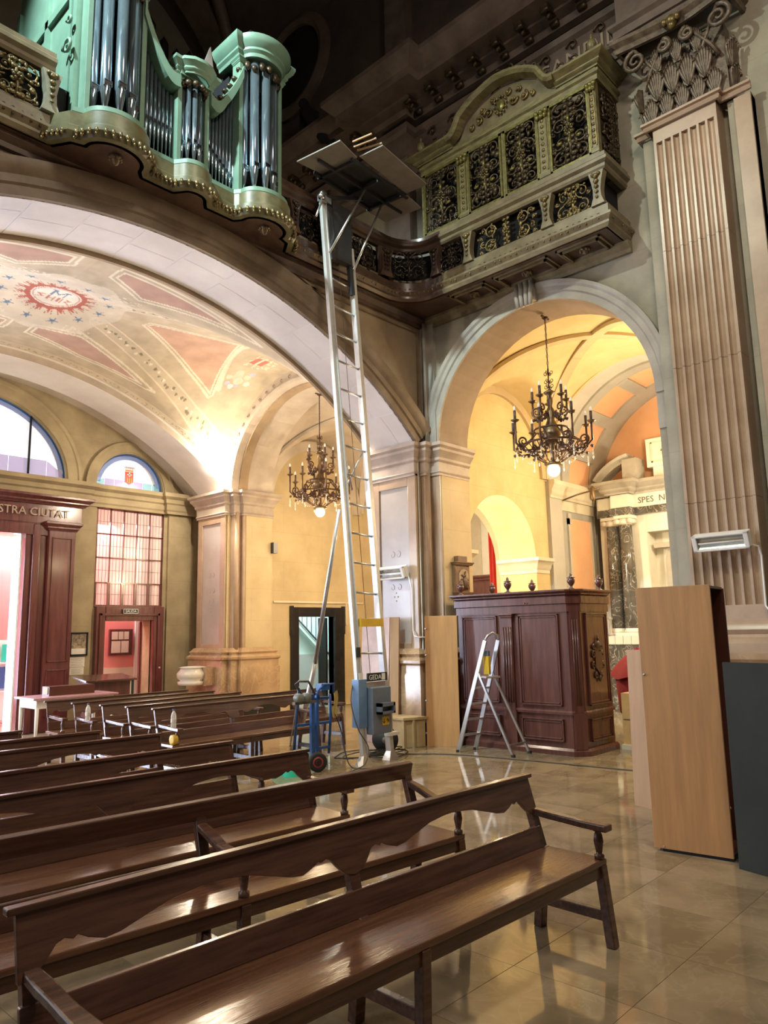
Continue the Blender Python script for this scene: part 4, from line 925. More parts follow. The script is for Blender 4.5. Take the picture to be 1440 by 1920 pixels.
while y > -.5:
    if not (7.0 < y < 7.8): place('modillion', mod, en, (8.5 if not 2 < y < 3.4 else 8.2, y, 10.02))
    y -= .42
place('frieze_inscription', text_mesh('frieze_inscription', 'CANDIDA', .34, M['lettpale'], .006), en, (8.545, 4.02, 9.32), YR)
fo = MB()
for k in range(22):
    yy = 12.6-.42*k
    if 6.9 < yy < 7.9: continue
    pts, rr = spiral((yy, 9.62), .09, .02, 1, 0, 10, lambda a, z: (8.53, a, z), .02); fo.tube(pts, rr, 4)
part('frieze_scrolls', fo, M['gilddk'], en, kind='stuff')
struct('trim_upper_pilaster', MB().box(8.42, 8.62, 7.16, 7.62, 6.9, 8.92).box(8.42, 8.62, 7.16, 7.62, 10.57, 16), M['darkmold'])
struct('wall_loft_right', MB().box(8.6, 8.7, 7.2, 13.5, 6.9, 9.2), M['loftwall'])
struct('wall_loft_back', MB().box(-.4, 8.7, 13.3, 13.5, 6.9, 16.5), M['loftwall'])
hv = MB().grid(lambda u, v: (4.1+4.6*math.cos(PI*u), -6+19.6*v, 13.2+3.2*math.sin(PI*u)), 40, 1)
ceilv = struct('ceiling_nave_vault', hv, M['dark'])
for yy in (2.7, 7.4, 12.4):
    part('vault_rib', MB().archmold([(-.16, -.35), (-.16, .35), (0, .35), (0, -.35)], 4.1, 13.2, 4.55, 0, PI, lambda a, z, o: (a, yy+o, z), 40, rz=3.15), M['darkmold'], ceilv)
for yy in (5.05, 9.9):
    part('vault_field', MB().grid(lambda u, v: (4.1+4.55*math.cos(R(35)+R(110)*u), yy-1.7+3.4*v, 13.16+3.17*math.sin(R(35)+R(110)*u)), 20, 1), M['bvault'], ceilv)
    part('vault_groin', MB().tube([(4.1+4.5*math.cos(t), yy+2.3*math.cos(t), 13.1+3.12*math.sin(t)) for t in [PI*i/24 for i in range(25)]], .14, 6).tube([(4.1+4.5*math.cos(t), yy-2.3*math.cos(t), 13.1+3.12*math.sin(t)) for t in [PI*i/24 for i in range(25)]], .14, 6), M['darkmold'], ceilv)
oc = thing('window_4', (8.6, 10.3, 12.9), 'dark round window high in the shadowed wall above the cornice', 'window'); oc['kind'] = 'structure'
part('opening', MB().lathe([(.85, -.03), (.85, 0)], (8.6, 10.3, 12.9), 32, 'x'), M['void'], oc)
part('window_frame', MB().archmold([(0, 0), (0, .10), (.10, .14), (.25, .08), (.25, 0)], 10.3, 12.9, .85, 0, 2*PI, lambda a, z, o: (8.61-o, a, z), 40), M['darkmold'], oc)

# ---------------------------------------------------------------- gallery: ledge, balustrade, latticed box on the right
def scroll_panel(w, h, seed, m, thick=.014, leaf_=True, name='scrollwork'):
    rd = random.Random(seed); mb = MB(); f = lambda a, z: (a, 0, z)
    def sc(cx_, cz_, r, turns, ph, mir):
        for sg in ((1, -1) if mir else (1,)):
            pts, rr = spiral((cx_, cz_), r, r*.14, turns*1.0, ph, 18, f, thick)
            if sg < 0: pts = [(w-p[0], p[1], p[2]) for p in pts]
            mb.tube([(p[0], -.012*math.sin(i*.4), p[2]) for i, p in enumerate(pts)], rr, 5, False)
            e = pts[-1]; mb.ball((e[0], -.012, e[2]), thick*1.5, 6)
    n = 3 if h > w*.75 else 2; rows = max(2, int(round(h/(w/2)*1.1)))
    nc = max(1, int(round(w/h/1.15)))
    if nc > 1:
        for q_ in range(1, nc):
            X = w*q_/nc/2
            for r_ in range(rows):
                sc(X*1.0+w*.02, h*(r_+.5)/rows, h/rows*.40, 1.4, rd.choice((0, PI/2, PI)), True)
                sc(X*.55, h*(r_+.5)/rows+h*.12*rd.choice((1, -1)), h/rows*.25, 1.1, rd.random()*6, True)
    for r_ in range(rows):
        cz = h*(r_+.5)/rows; rad = min(w/4, h/rows/2)*.93
        sc(w*.25, cz, rad, 1.5, rd.choice((0, PI/2, PI, 1.5*PI)), True)
        sc(w*.25+rad*.5, cz+rad*.7*rd.choice((1, -1)), rad*.45, 1.1, rd.random()*6, True)
        sc(w*.09, cz-rad*.6, rad*.35, 1, rd.random()*6, True)
    # central stem with flower and leaves
    mb.tube([(w/2, 0, .01), (w/2+.01, -.02, h*.3), (w/2-.01, -.02, h*.7), (w/2, 0, h-.01)], [thick, thick*1.5, thick*1.5, thick], 6)
    for k in range(rows*3):
        z = h*(k+.6)/(rows*3)
        for sg in (1, -1):
            mb.ball((w/2+sg*thick*2.4, -.025, z), thick*1.9, 6, 1.5, .6, 1)
    for k in range(6): a = 2*PI*k/6; mb.ball((w/2+.035*math.cos(a), -.04, h*.52+.035*math.sin(a)), .022, 6)
    mb.ball((w/2, -.055, h*.52), .02, 6)
    for k in range(10):
        x, z = rd.uniform(.06, .42)*w, rd.uniform(.06, .94)*h
        for X in (x, w-x): mb.ball((X, -.02, z), thick*rd.uniform(1.0, 1.9), 6, rd.uniform(.7, 1.8), .7, rd.uniform(.7, 1.8))
    return mb.data(name, m)
gal = thing('organ_gallery', (4.1, 6.9, 6.4), 'long carved wooden choir gallery with scroll balustrade over the big arch', 'gallery')
GO = Vector((4.1, 6.9, 6.4))
arcpts = [(7.5+.52*math.sin(PI/2*t/7), 6.38+.52*math.cos(PI/2*t/7)) for t in range(8)]
gpath = [(-.4, 6.90), (2.62, 6.90)]
opath = [(2.62, 6.90), (2.74, 6.70), (2.86, 6.66)]+[(3.17-.31*math.cos(PI*t/20), 6.66-.24*math.sin(PI*t/20)) for t in range(1, 20)]+[(3.48, 6.66), (3.54, 6.74), (3.90, 6.74), (3.93, 6.70)]+[(4.12-.17*math.cos(PI*t/12), 6.70-.13*math.sin(PI*t/12)) for t in range(1, 12)]+[(4.31, 6.70), (4.34, 6.74), (4.70, 6.74), (4.76, 6.66)]+[(5.07-.31*math.cos(PI*t/20), 6.66-.24*math.sin(PI*t/20)) for t in range(1, 20)]+[(5.38, 6.66), (5.50, 6.70), (5.62, 6.90)]
rpath = [(5.62, 6.90)]+arcpts+[(8.02, 6.2), (8.02, 3.65), (8.6, 3.65)]
full = gpath[:-1]+opath+rpath[1:]
straight = [(-.4, 6.90), (7.5, 6.90)]+arcpts[1:]+[(8.02, 6.2), (8.02, 3.65), (8.6, 3.65)]
# floor slab with soffit mouldings
sl = MB(); P = full; k = len(sl.v)
inner = [(8.6, 7.08), (-.4, 7.08)]
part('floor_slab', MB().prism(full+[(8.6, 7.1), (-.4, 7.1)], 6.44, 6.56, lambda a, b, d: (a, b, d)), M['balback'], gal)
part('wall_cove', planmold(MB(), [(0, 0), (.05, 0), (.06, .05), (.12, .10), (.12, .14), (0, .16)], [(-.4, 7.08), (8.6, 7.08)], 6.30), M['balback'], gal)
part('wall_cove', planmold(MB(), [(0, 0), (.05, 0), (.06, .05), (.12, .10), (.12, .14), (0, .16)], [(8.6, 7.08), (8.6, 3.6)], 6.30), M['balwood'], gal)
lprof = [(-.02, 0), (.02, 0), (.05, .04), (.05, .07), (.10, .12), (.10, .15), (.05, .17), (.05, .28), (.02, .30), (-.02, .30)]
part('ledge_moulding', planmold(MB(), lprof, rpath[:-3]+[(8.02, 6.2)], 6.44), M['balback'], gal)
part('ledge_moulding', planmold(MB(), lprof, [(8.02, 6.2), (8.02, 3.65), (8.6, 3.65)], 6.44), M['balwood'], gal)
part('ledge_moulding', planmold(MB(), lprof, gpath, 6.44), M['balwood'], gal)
part('organ_ledge', planmold(MB(), [(-.04, 0), (.06, 0), (.10, .06), (.10, .12), (.05, .16), (.05, .30), (-.04, .30)], opath, 6.44), mat('gilt_olive_ledge', (.20, .185, .095), .35, col2=(.11, .10, .05), scale=6), gal)
# carved acanthus drops along the ledge (too many and small to count)
def drops(path, z, m, step=.085, s=.03, out=.07):
    mb = MB(); acc = 0
    for (a, b) in zip(path, path[1:]):
        a = Vector(a); b = Vector(b); L = (b-a).length; d = (b-a).normalized(); nn = Vector((d.y, -d.x)); t = acc
        while t < L:
            p = a+d*t+nn*out; j = int(t/step) % 3; h = (1.5, 1.0, 1.25)[j]
            mb.ball((p.x, p.y, z-.012*h), s, 6, .9, .9, h); mb.ball((p.x+nn.x*.012, p.y+nn.y*.012, z-.04*h), s*.55, 5, 1, 1, 1.4); t += step
        acc = t-L
    return mb
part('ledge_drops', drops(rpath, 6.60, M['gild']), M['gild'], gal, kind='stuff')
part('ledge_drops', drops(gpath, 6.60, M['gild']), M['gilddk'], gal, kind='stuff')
part('ledge_drops', drops(opath, 6.50, M['gild'], .055, .026, .11), M['gild'], gal, kind='stuff')
# coffered soffit on the right with bosses
for (a, b) in ((6.2, 5.55), (5.42, 4.55), (4.42, 3.80)):
    mb = MB()
    for o_, z_ in ((0, .0), (.05, .02)):
        x0_, x1_ = 8.10+o_, 8.54-o_; ya, yb_ = b+o_, a-o_
        mb.box(x0_, x1_, ya, ya+.025, 6.40-z_+.02, 6.445).box(x0_, x1_, yb_-.025, yb_, 6.40-z_+.02, 6.445).box(x0_, x0_+.025, ya, yb_, 6.40-z_+.02, 6.445).box(x1_-.025, x1_, ya, yb_, 6.40-z_+.02, 6.445)
    part('soffit_coffer', mb, M['balwood'], gal)
    bs = MB().lathe([(.0, -.07), (.03, -.06), (.035, -.03), (.075, -.02), (.08, 0)], (8.32, (a+b)/2, 6.44), 10)
    for k in range(8): t = 2*PI*k/8; bs.ball((8.32+.06*math.cos(t), (a+b)/2+.06*math.sin(t), 6.42), .022, 6)
    part('boss', bs, M['carve'], gal)
for (x, y) in ((3.17, 6.62), (5.07, 6.62)):
    bs = MB().lathe([(.0, -.09), (.03, -.08), (.04, -.04), (.07, -.02), (.075, 0)], (x, y, 6.44), 10)
    for k in range(8): t = 2*PI*k/8; bs.ball((x+.055*math.cos(t), y+.055*math.sin(t), 6.42), .022, 6)
    part('boss', bs, M['carve'], gal)
# hand rail and lower rail
rail = [(-.03, 0), (.03, 0), (.05, .03), (.05, .07), (.09, .10), (.09, .14), (.06, .17), (.06, .22), (-.03, .22)]
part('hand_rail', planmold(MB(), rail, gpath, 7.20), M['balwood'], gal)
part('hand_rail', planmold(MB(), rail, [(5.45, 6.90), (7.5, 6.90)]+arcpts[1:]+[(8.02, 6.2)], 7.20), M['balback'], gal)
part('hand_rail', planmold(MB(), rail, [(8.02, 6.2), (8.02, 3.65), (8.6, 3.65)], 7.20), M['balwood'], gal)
def console(x, y, rz, m, mc):
    c = MB(); f = [(-.09, .0), (.09, 0), (.055, .10), (.05, .2), (.07, .32), (.10, .44), (-.10, .44), (-.07, .32), (-.05, .2), (-.055, .10)]
    c.prism(f, -.05, .05, lambda a, b, d: (a, d-.02, b))
    o = place('console', c.data('console', m), gal, (x-GO.x, y-GO.y, 6.74-GO.z), (0, 0, rz))
    d = MB()
    for k in range(5): d.ball((0, -.085, .38-.07*k), .034-.004*k, 6, 1.2, .7, 1)
    d.ball((.04, -.08, .40), .025, 6).ball((-.04, -.08, .40), .025, 6)
    place('console_carving', d.data('console_carving', mc), o)['kind'] = 'stuff'
def bays(ax, stops, y, rz, m, mc, seed):
    for i, s_ in enumerate(stops):
        if ax == 'x': console(s_, y, rz, m, mc)
        else: console(y, s_, rz, m, mc)
    for a, b in zip(stops, stops[1:]):
        w_ = abs(b-a)-.2
        me_ = scroll_panel(w_, .42, seed, mc, .0125); seed += 1
        if ax == 'x': place('scrollwork_panel', me_, gal, (a+.1-GO.x, y-GO.y, 6.75-GO.z), (0, 0, rz))
        else: place('scrollwork_panel', me_, gal, (y-GO.x, a-.1-GO.y, 6.75-GO.z), (0, 0, rz))
M['carvedk'] = mat('dark_shiny_carving', (.075, .06, .045), .3, scale=16, col2=(.03, .02, .015), metal=.5)
bays('x', [1.25, 1.95, 2.58], 6.88, 0, mat('pale_console', (.34, .33, .24), .4, var=.3), M['gild'], 3)
bays('x', [5.72, 6.62, 7.42], 6.88, 0, M['balback'], M['carvedk'], 9)
bays('y', [5.72, 4.44, 3.72], 8.02, -PI/2, M['balwood'], M['gild'], 20)
place('scrollwork_panel', scroll_panel(.55, .42, 31, M['carvedk'], .012), gal, (7.56-GO.x, 6.84-GO.y, 6.75-GO.z), (0, 0, R(-45)))
place('scrollwork_panel', scroll_panel(.42, .42, 33, M['carvedk'], .012), gal, (8.02-GO.x, 6.25-GO.y, 6.75-GO.z), (0, 0, -PI/2))
console(8.0, 6.3, -PI/2, M['balback'], M['carvedk']); console(7.48, 6.86, -.2, M['balback'], M['carvedk'])
part('lower_rail', planmold(MB(), [(-.05, 0), (.02, 0), (.02, .05), (-.05, .05)], gpath, 6.72), M['balwood'], gal)
part('lower_rail', planmold(MB(), [(-.05, 0), (.02, 0), (.02, .05), (-.05, .05)], [(5.45, 6.90), (7.5, 6.90)]+arcpts[1:]+[(8.02, 6.2), (8.02, 3.65), (8.6, 3.65)], 6.72), M['balwood'], gal)
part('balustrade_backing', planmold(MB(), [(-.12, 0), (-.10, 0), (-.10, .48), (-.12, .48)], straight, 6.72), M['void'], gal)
# latticed singers' box
sb = thing('latticed_balcony_box', (8.3, 5.07, 7.42), 'gilded olive latticed balcony box with scrolled grilles and arched pediment', 'balcony box')
SO = (8.3, 5.07, 7.42)
part('box_floor', MB().box(8.0, 8.6, 3.67, 6.5, 7.40, 7.47), M['balwood'], sb)
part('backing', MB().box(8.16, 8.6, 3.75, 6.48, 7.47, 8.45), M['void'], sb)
posts = [(6.54, .06), (5.77, .17), (5.085, .045), (4.44, .17), (3.72, .11)]
for y, wd in posts:
    big_ = wd > .1
    part('pilaster' if big_ else 'mullion', MB().box(7.99 if big_ else 8.02, 8.08, y-wd/2, y+wd/2, 7.47, 8.46), M['olive'], sb, bev=.006)
    if big_:
        gm = MB()
        for k in range(9): gm.ball((7.985, y, 7.60+.085*k), .020, 6, .5, 1.4, 1.2)
        gm.box(7.975, 7.99, y-wd/2+.015, y-wd/2+.028, 7.55, 8.3).box(7.975, 7.99, y+wd/2-.028, y+wd/2-.015, 7.55, 8.3)
        part('pilaster_carving', gm, M['gild'], sb, kind='stuff')
        cg = MB()
        for dz, s_ in ((8.34, 1), (8.40, 1.25)):
            for q in (-1, 0, 1): cg.ball((7.97, y+q*wd*.34*s_, dz), .036, 6, .9, 1, 1.1)
        part('pilaster_capital', cg, mat('bright_gilding', (.27, .245, .075), .35, var=.6, scale=20, metal=.4) if 'bg' not in M else M['bg'], sb); M.setdefault('bg', cg and bpy.data.materials['bright_gilding'])
gi = 0
for (a, b) in ((6.51, 5.855), (5.685, 5.108), (5.062, 4.525), (4.355, 3.775)):
    me_ = scroll_panel(a-b, .93, 50+gi, M['gilddk'], .017); gi += 1
    o = place('grille', me_, sb, (8.03-SO[0], a-SO[1], 7.50-SO[2]), (0, 0, -PI/2))
    fm = MB().box(8.0, 8.05, b, b+.03, 7.47, 8.46).box(8.0, 8.05, a-.03, a, 7.47, 8.46).box(8.0, 8.05, b, a, 7.47, 7.50).box(8.0, 8.05, b, a, 8.42, 8.46)
    part('grille_frame', fm, M['bg'], sb)
    gl = MB(); cy_ = (a+b)/2
    for k in range(10): t = 2*PI*k/10; gl.ball((7.99, cy_+.05*math.cos(t), 7.97+.07*math.sin(t)), .018, 6)
    for s_ in (1, -1): gl.ball((7.99, cy_+s_*.14, 7.82), .03, 6, .6, 1.6, .8).ball((7.99, cy_, 7.97+s_*.16), .03, 6, .6, .8, 1.6)
    part('gilt_flower', gl, M['bg'], sb, kind='stuff')
mb = MB().box(8.10, 8.6, 3.665, 3.71, 7.47, 8.46); part('end_panel', mb, M['gilddk'], sb)
place('end_grille', scroll_panel(.46, .9, 77, M['gilddk'], .016), sb, (8.08-SO[0], 3.65-SO[1], 7.5-SO[2]))
part('architrave', planmold(MB(), [(-.05, 0), (.02, 0), (.02, .07), (.05, .09), (.05, .13), (-.05, .13)], [(8.02, 6.56), (8.02, 3.65), (8.6, 3.65)], 8.46), M['olive'], sb)
cpf = scaled(CORN, .16, .15)
part('cornice', planmold(MB(), cpf, [(8.6, 6.6), (8.04, 6.6), (8.04, 5.95)], 8.66, side=1), M['olive'], sb)
part('cornice', planmold(MB(), cpf, [(8.04, 4.22), (8.04, 3.65), (8.6, 3.65)], 8.66, side=1), M['olive'], sb)
part('frieze', MB().box(8.03, 8.08, 3.66, 6.56, 8.58, 8.68), M['olive'], sb)
# pediment: S curves rising to a low arch
ped = [(5.98, 8.70), (5.90, 8.71), (5.82, 8.76), (5.76, 8.85), (5.70, 8.96), (5.58, 9.04), (5.40, 9.12), (5.22, 9.17), (5.09, 9.19), (4.94, 9.17), (4.76, 9.12), (4.60, 9.04), (4.48, 8.96), (4.42, 8.85), (4.36, 8.76), (4.28, 8.71), (4.20, 8.70)]
mb = MB(); n = 6; pr = [(.02, 0), (.14, .02), (.17, .06), (.17, .10), (.10, .12), (-.02, .12)]; vs = []
for i, (y, z) in enumerate(ped):
    p = ped[max(i-1, 0)]; q = ped[min(i+1, len(ped)-1)]; d = Vector((q[0]-p[0], q[1]-p[1])).normalized(); nn = Vector((d.y, -d.x))
    if nn.y < 0: nn = -nn
    vs += [(8.04-o, y+nn.x*u, z+nn.y*u) for o, u in pr]
mb.add(vs, [(i*6+k, i*6+(k+1) % 6, (i+1)*6+(k+1) % 6, (i+1)*6+k) for i in range(len(ped)-1) for k in range(6)]); part('pediment', mb, M['olive'], sb)
mb = MB().prism([(5.98, 8.62)]+ped+[(4.20, 8.62)], 8.05, 8.12, lambda a, z, d: (d, a, z)); part('tympanum', mb, M['balwood'], sb)
tm = MB()
for (cy_, cz_, r_, t_, ph) in ((5.09, 8.92, .0, 0, 0), (5.30, 8.88, .08, 1.2, 0), (4.88, 8.88, .08, 1.2, PI), (5.47, 8.84, .07, 1.1, 1), (4.71, 8.84, .07, 1.1, 2), (5.60, 8.80, .045, 1, 2), (4.58, 8.80, .045, 1, 1), (5.22, 9.03, .05, 1, 1), (4.96, 9.03, .05, 1, 2), (5.4, 8.98, .045, 1, 3), (4.78, 8.98, .045, 1, 0)):
    if r_: pts, rr = spiral((cy_, cz_), r_, .015, t_, ph, 14, lambda a, z: (8.03, a, z), .018); tm.tube(pts, rr, 5); tm.ball((8.02, cy_, cz_), .03, 6)
for k in range(12): t = 2*PI*k/12; tm.ball((8.02, 5.09+.10*math.cos(t), 8.90+.13*math.sin(t)), .022, 6)
part('tympanum_carving', tm, M['gild'], sb, kind='stuff'); part('oval_medallion', MB().ball((8.03, 5.09, 8.90), .08, 10, .35, .85, 1.2), M['bg'], sb)
cr = MB()
for k in range(15):
    t = k/14; y = 6.45-2.72*t; zz = 8.86 if not .2 < t < .8 else np.interp(y, [p[0] for p in ped[::-1]], [p[1] for p in ped[::-1]])+.14
    pts, rr = spiral((y, zz+.05), .065, .015, 1.1, k, 12, lambda a, z: (8.0, a, z), .016); cr.tube(pts, rr, 5); cr.ball((8.0, y+.07, zz+.03), .028, 6, .7, 1.3, 1)
part('cresting', cr, M['gilddk'], sb, kind='stuff')
vp = [(.0, .30), (.015, .28), (.02, .24), (.012, .22), (.05, .19), (.065, .13), (.055, .08), (.03, .05), (.02, .03), (.05, .015), (.05, 0)][::-1]
for y in (3.66, 6.52): part('finial_vase', MB().lathe(vp, (7.98, y, 8.80), 10), M['olive'], sb)

# ---------------------------------------------------------------- organ
og_ = thing('pipe_organ', (4.12, 7.2, 6.74), 'pale green pipe organ case with shining tin pipes standing on the gallery', 'organ')
GO2 = (4.12, 7.2, 6.74)
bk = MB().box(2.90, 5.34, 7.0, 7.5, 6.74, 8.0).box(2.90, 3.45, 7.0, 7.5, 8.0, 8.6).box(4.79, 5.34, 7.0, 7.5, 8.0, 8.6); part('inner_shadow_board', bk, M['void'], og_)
part('case_side', MB().box(2.84, 2.90, 6.86, 8.6, 6.74, 9.25).box(2.80, 2.84, 6.86, 6.95, 6.74, 9.2).box(2.80, 2.84, 7.0, 7.06, 6.74, 9.1).box(2.80, 2.84, 7.62, 7.70, 6.74, 9.1).box(2.80, 2.84, 8.5, 8.6, 6.74, 9.1).box(2.80, 2.84, 7.0, 8.6, 8.35, 8.45), M['green'], og_)
part('case_side_cornice', planmold(MB(), scaled(CORN, .14, .20), [(5.38, 8.6), (5.38, 8.6), (2.84, 8.6), (2.84, 6.88)][1:], 9.18, side=-1), M['green'], og_)
sw = MB()
for (y, z, r_, t_) in ((6.9, 7.62, .10, 1.3), (6.88, 7.92, .05, 1)): pts, rr = spiral((y, z), r_, .02, t_, 0, 14, lambda a, q: (2.74, a, q), .022); sw.tube(pts, rr, 5)
part('side_scroll', sw, M['green'], og_)
part('base_board', planmold(MB(), [(-.06, 0), (.0, 0), (.02, .03), (.02, .08), (-.06, .10)], opath[1:-1], 6.74), M['green'], og_)
def post(x, y, z1, wd=.055):
    part('post', MB().box(x-wd/2, x+wd/2, y-.03, y+.12, 6.80, z1), M['green'], og_, bev=.004)
    g_ = MB()
    for k in range(int((z1-6.95)/.09)): g_.ball((x+wd/2+.003, y+.03, 6.92+.09*k), .014, 5, .5, 1.4, 1.6)
    part('post_carving', g_, M['gilddk'], og_, kind='stuff')
    part('post_capital', ring(MB(), scaled(CORN, .035, .07), x-wd/2, x+wd/2, y-.03, y+.1, z1-.07), M['green'], og_)
for x, z1 in ((2.88, 8.62), (3.48, 8.62), (3.94, 7.92), (4.30, 7.92), (4.76, 8.62), (5.36, 8.62)): post(x, 6.72 if x not in (3.94, 4.30) else 6.74, z1)
def pipe(x, y, r_, zf, zm, zt):
    o = part('organ_pipe', MB().lathe([(r_*.22, zf), (r_*.98, zm-.015), (r_, zm), (r_, zt)], (x, y, 0), 20), M['tin'], og_)
    mo = MB().box(x-r_*.62, x+r_*.62, y-r_*1.01, y-r_*.6, zm+.012, zm+.05); part('pipe_mouth', mo, M['tin2'], o)
    part('pipe_lip', MB().box(x-r_*.72, x+r_*.72, y-r_*1.10, y-r_*.9, zm+.05, zm+.058).box(x-r_*.75, x-r_*.66, y-r_*1.12, y-r_*.7, zm-.01, zm+.055).box(x+r_*.66, x+r_*.75, y-r_*1.12, y-r_*.7, zm-.01, zm+.055), M['tin'], o)
for cx_, top in ((3.18, 8.60), (5.06, 8.60)):
    for k in range(5):
        t = PI*(k+.5)/5; x = cx_-.235*math.cos(t); y = 6.80-.20*math.sin(t); c = abs(k-2)
        pipe(x, y, .060-.003*c, 6.84, 7.20-.03*c, top-.02)
for k in range(5):
    t = PI*(k+.5)/5; pipe(4.12-.125*math.cos(t), 6.79-.10*math.sin(t), .031, 6.83, 7.10-.02*abs(k-2), 7.80)
for s_ in (1, -1):
    for k in range(9):
        x = 4.12+s_*(.23+.049*k); t = k/8
        zt = 7.66+.66*t**1.7; pipe(x, 6.82, .0205, 6.83, 7.20-.02*k*(1 if s_ > 0 else 0)+(.08-.018*k if s_ > 0 else 0), zt)
    # swept moulding over the flat
    P = [(4.12+s_*(.20+.46*t), 7.70-.06*math.sin(PI*min(1, t*2))*(1 if s_ > 0 else .2)+.80*max(0, t-.12)**1.8) for t in [i/14 for i in range(15)]]
    mb = MB(); vs = []
    for x, z in P: vs += [(x, 6.66, z), (x, 6.66, z+.16), (x, 6.74, z+.17), (x, 6.90, z+.17), (x, 6.90, z)]
    mb.add(vs, [(i*5+k, i*5+(k+1) % 5, (i+1)*5+(k+1) % 5, (i+1)*5+k) for i in range(14) for k in range(5)]); mb.add(vs[:5], [(0, 1, 2, 3, 4)]); mb.add(vs[-5:], [(4, 3, 2, 1, 0)])
    part('swept_moulding', mb, M['green'], og_)
    mb = MB()
    for i in range(1, 14, 2): x, z = P[i]; mb.ball((x, 6.72, z+.20), .04, 6, 1.2, 1, .8)
    part('moulding_carving', mb, M['gilddk'], og_, kind='stuff')
    ucp = [(0, 0), (.02, 0), (.03, .04), (.06, .07), (.06, .10), (.11, .15), (.13, .20), (.13, .24), (0, .26)]
    c0 = 4.12+s_*.94
    part('tower_cornice', planmold(MB(), ucp, [(c0-.33, 7.1), (c0-.33, 6.70), (c0-.27, 6.70)]+[(c0-.27*math.cos(PI*t/18), 6.70-.20*math.sin(PI*t/18)) for t in range(1, 18)]+[(c0+.27, 6.70), (c0+.33, 6.70), (c0+.33, 7.1)], 8.60), M['green'], og_)
    part('tower_roof', MB().prism([(c0-.33, 7.1), (c0-.33, 6.70), (c0-.27, 6.70)]+[(c0-.27*math.cos(PI*t/18), 6.70-.20*math.sin(PI*t/18)) for t in range(1, 18)]+[(c0+.27, 6.70), (c0+.33, 6.70), (c0+.33, 7.1)], 8.62, 8.84, lambda a, b, d: (a, b, d)), M['green'], og_)
    mb = MB()
    for k in range(9): t = PI*k/8; mb.ball((c0-.25*math.cos(t), 6.74-.22*math.sin(t), 8.50+.03*math.sin(k*2.2)), .05, 6, 1, .7, .9+.3*(k % 2))
    part('pipe_shade', mb, M['gilddk'], og_, kind='stuff')
    mb = MB()
    for k in range(5): pts, rr = spiral((c0-.2+.1*k, 8.93), .07, .02, 1.1, k, 10, lambda a, z: (a, 6.62, z), .02); mb.tube(pts, rr, 5)
    part('tower_cresting', mb, M['gilddk'], og_, kind='stuff')
part('tower_cornice', planmold(MB(), scaled(CORN, .09, .16), [(3.91, 7.0), (3.91, 6.70), (3.96, 6.70)]+[(4.12-.16*math.cos(PI*t/6), 6.70-.12*math.sin(PI*t/6)) for t in range(1, 6)]+[(4.28, 6.70), (4.33, 6.70), (4.33, 7.0)], 7.90), M['green'], og_)
part('tower_roof', MB().box(3.92, 4.32, 6.66, 7.0, 7.88, 8.02), M['green'], og_)
mb = MB()
for k in range(6): t = PI*k/5; mb.ball((4.12-.14*math.cos(t), 6.72-.12*math.sin(t), 7.80), .04, 6)
part('pipe_shade', mb, M['gilddk'], og_, kind='stuff')
rp_ = thing('rear_organ_pipes', (4.1, 8.3, 7.0), 'row of tall dark organ pipes standing in shadow behind the green case', 'organ pipes')
for k in range(8): part('organ_pipe', MB().lathe([(.02, 7.0), (.06, 7.5), (.065, 9.9+.25*math.sin(k*.8)), (.03, 9.96+.25*math.sin(k*.8)), (0, 10.02+.25*math.sin(k*.8))], (3.6+.2*k, 8.3, 0), 12), M['tin2'], rp_)
part('windchest', MB().box(3.4, 5.3, 8.1, 8.5, 6.98, 7.2), M['balback'], rp_)
pw = MB().prism([(5.0, 8.0), (5.35, 8.0), (5.14, 9.35), (5.06, 9.1), (5.08, 9.0), (5.02, 8.9), (5.03, 8.75)], 7.58, 7.61, lambda a, z, d: (a-.25, d, z+.05)); tag(part('painted_wing', pw, mat('pale_wing', (.42, .34, .30), .7)), 'pale jagged carved wing rising behind the right half of the organ', 'carving')
sh = thing('loft_wall_patch', (8.5, 9, 7), 'x', 'x') if False else None

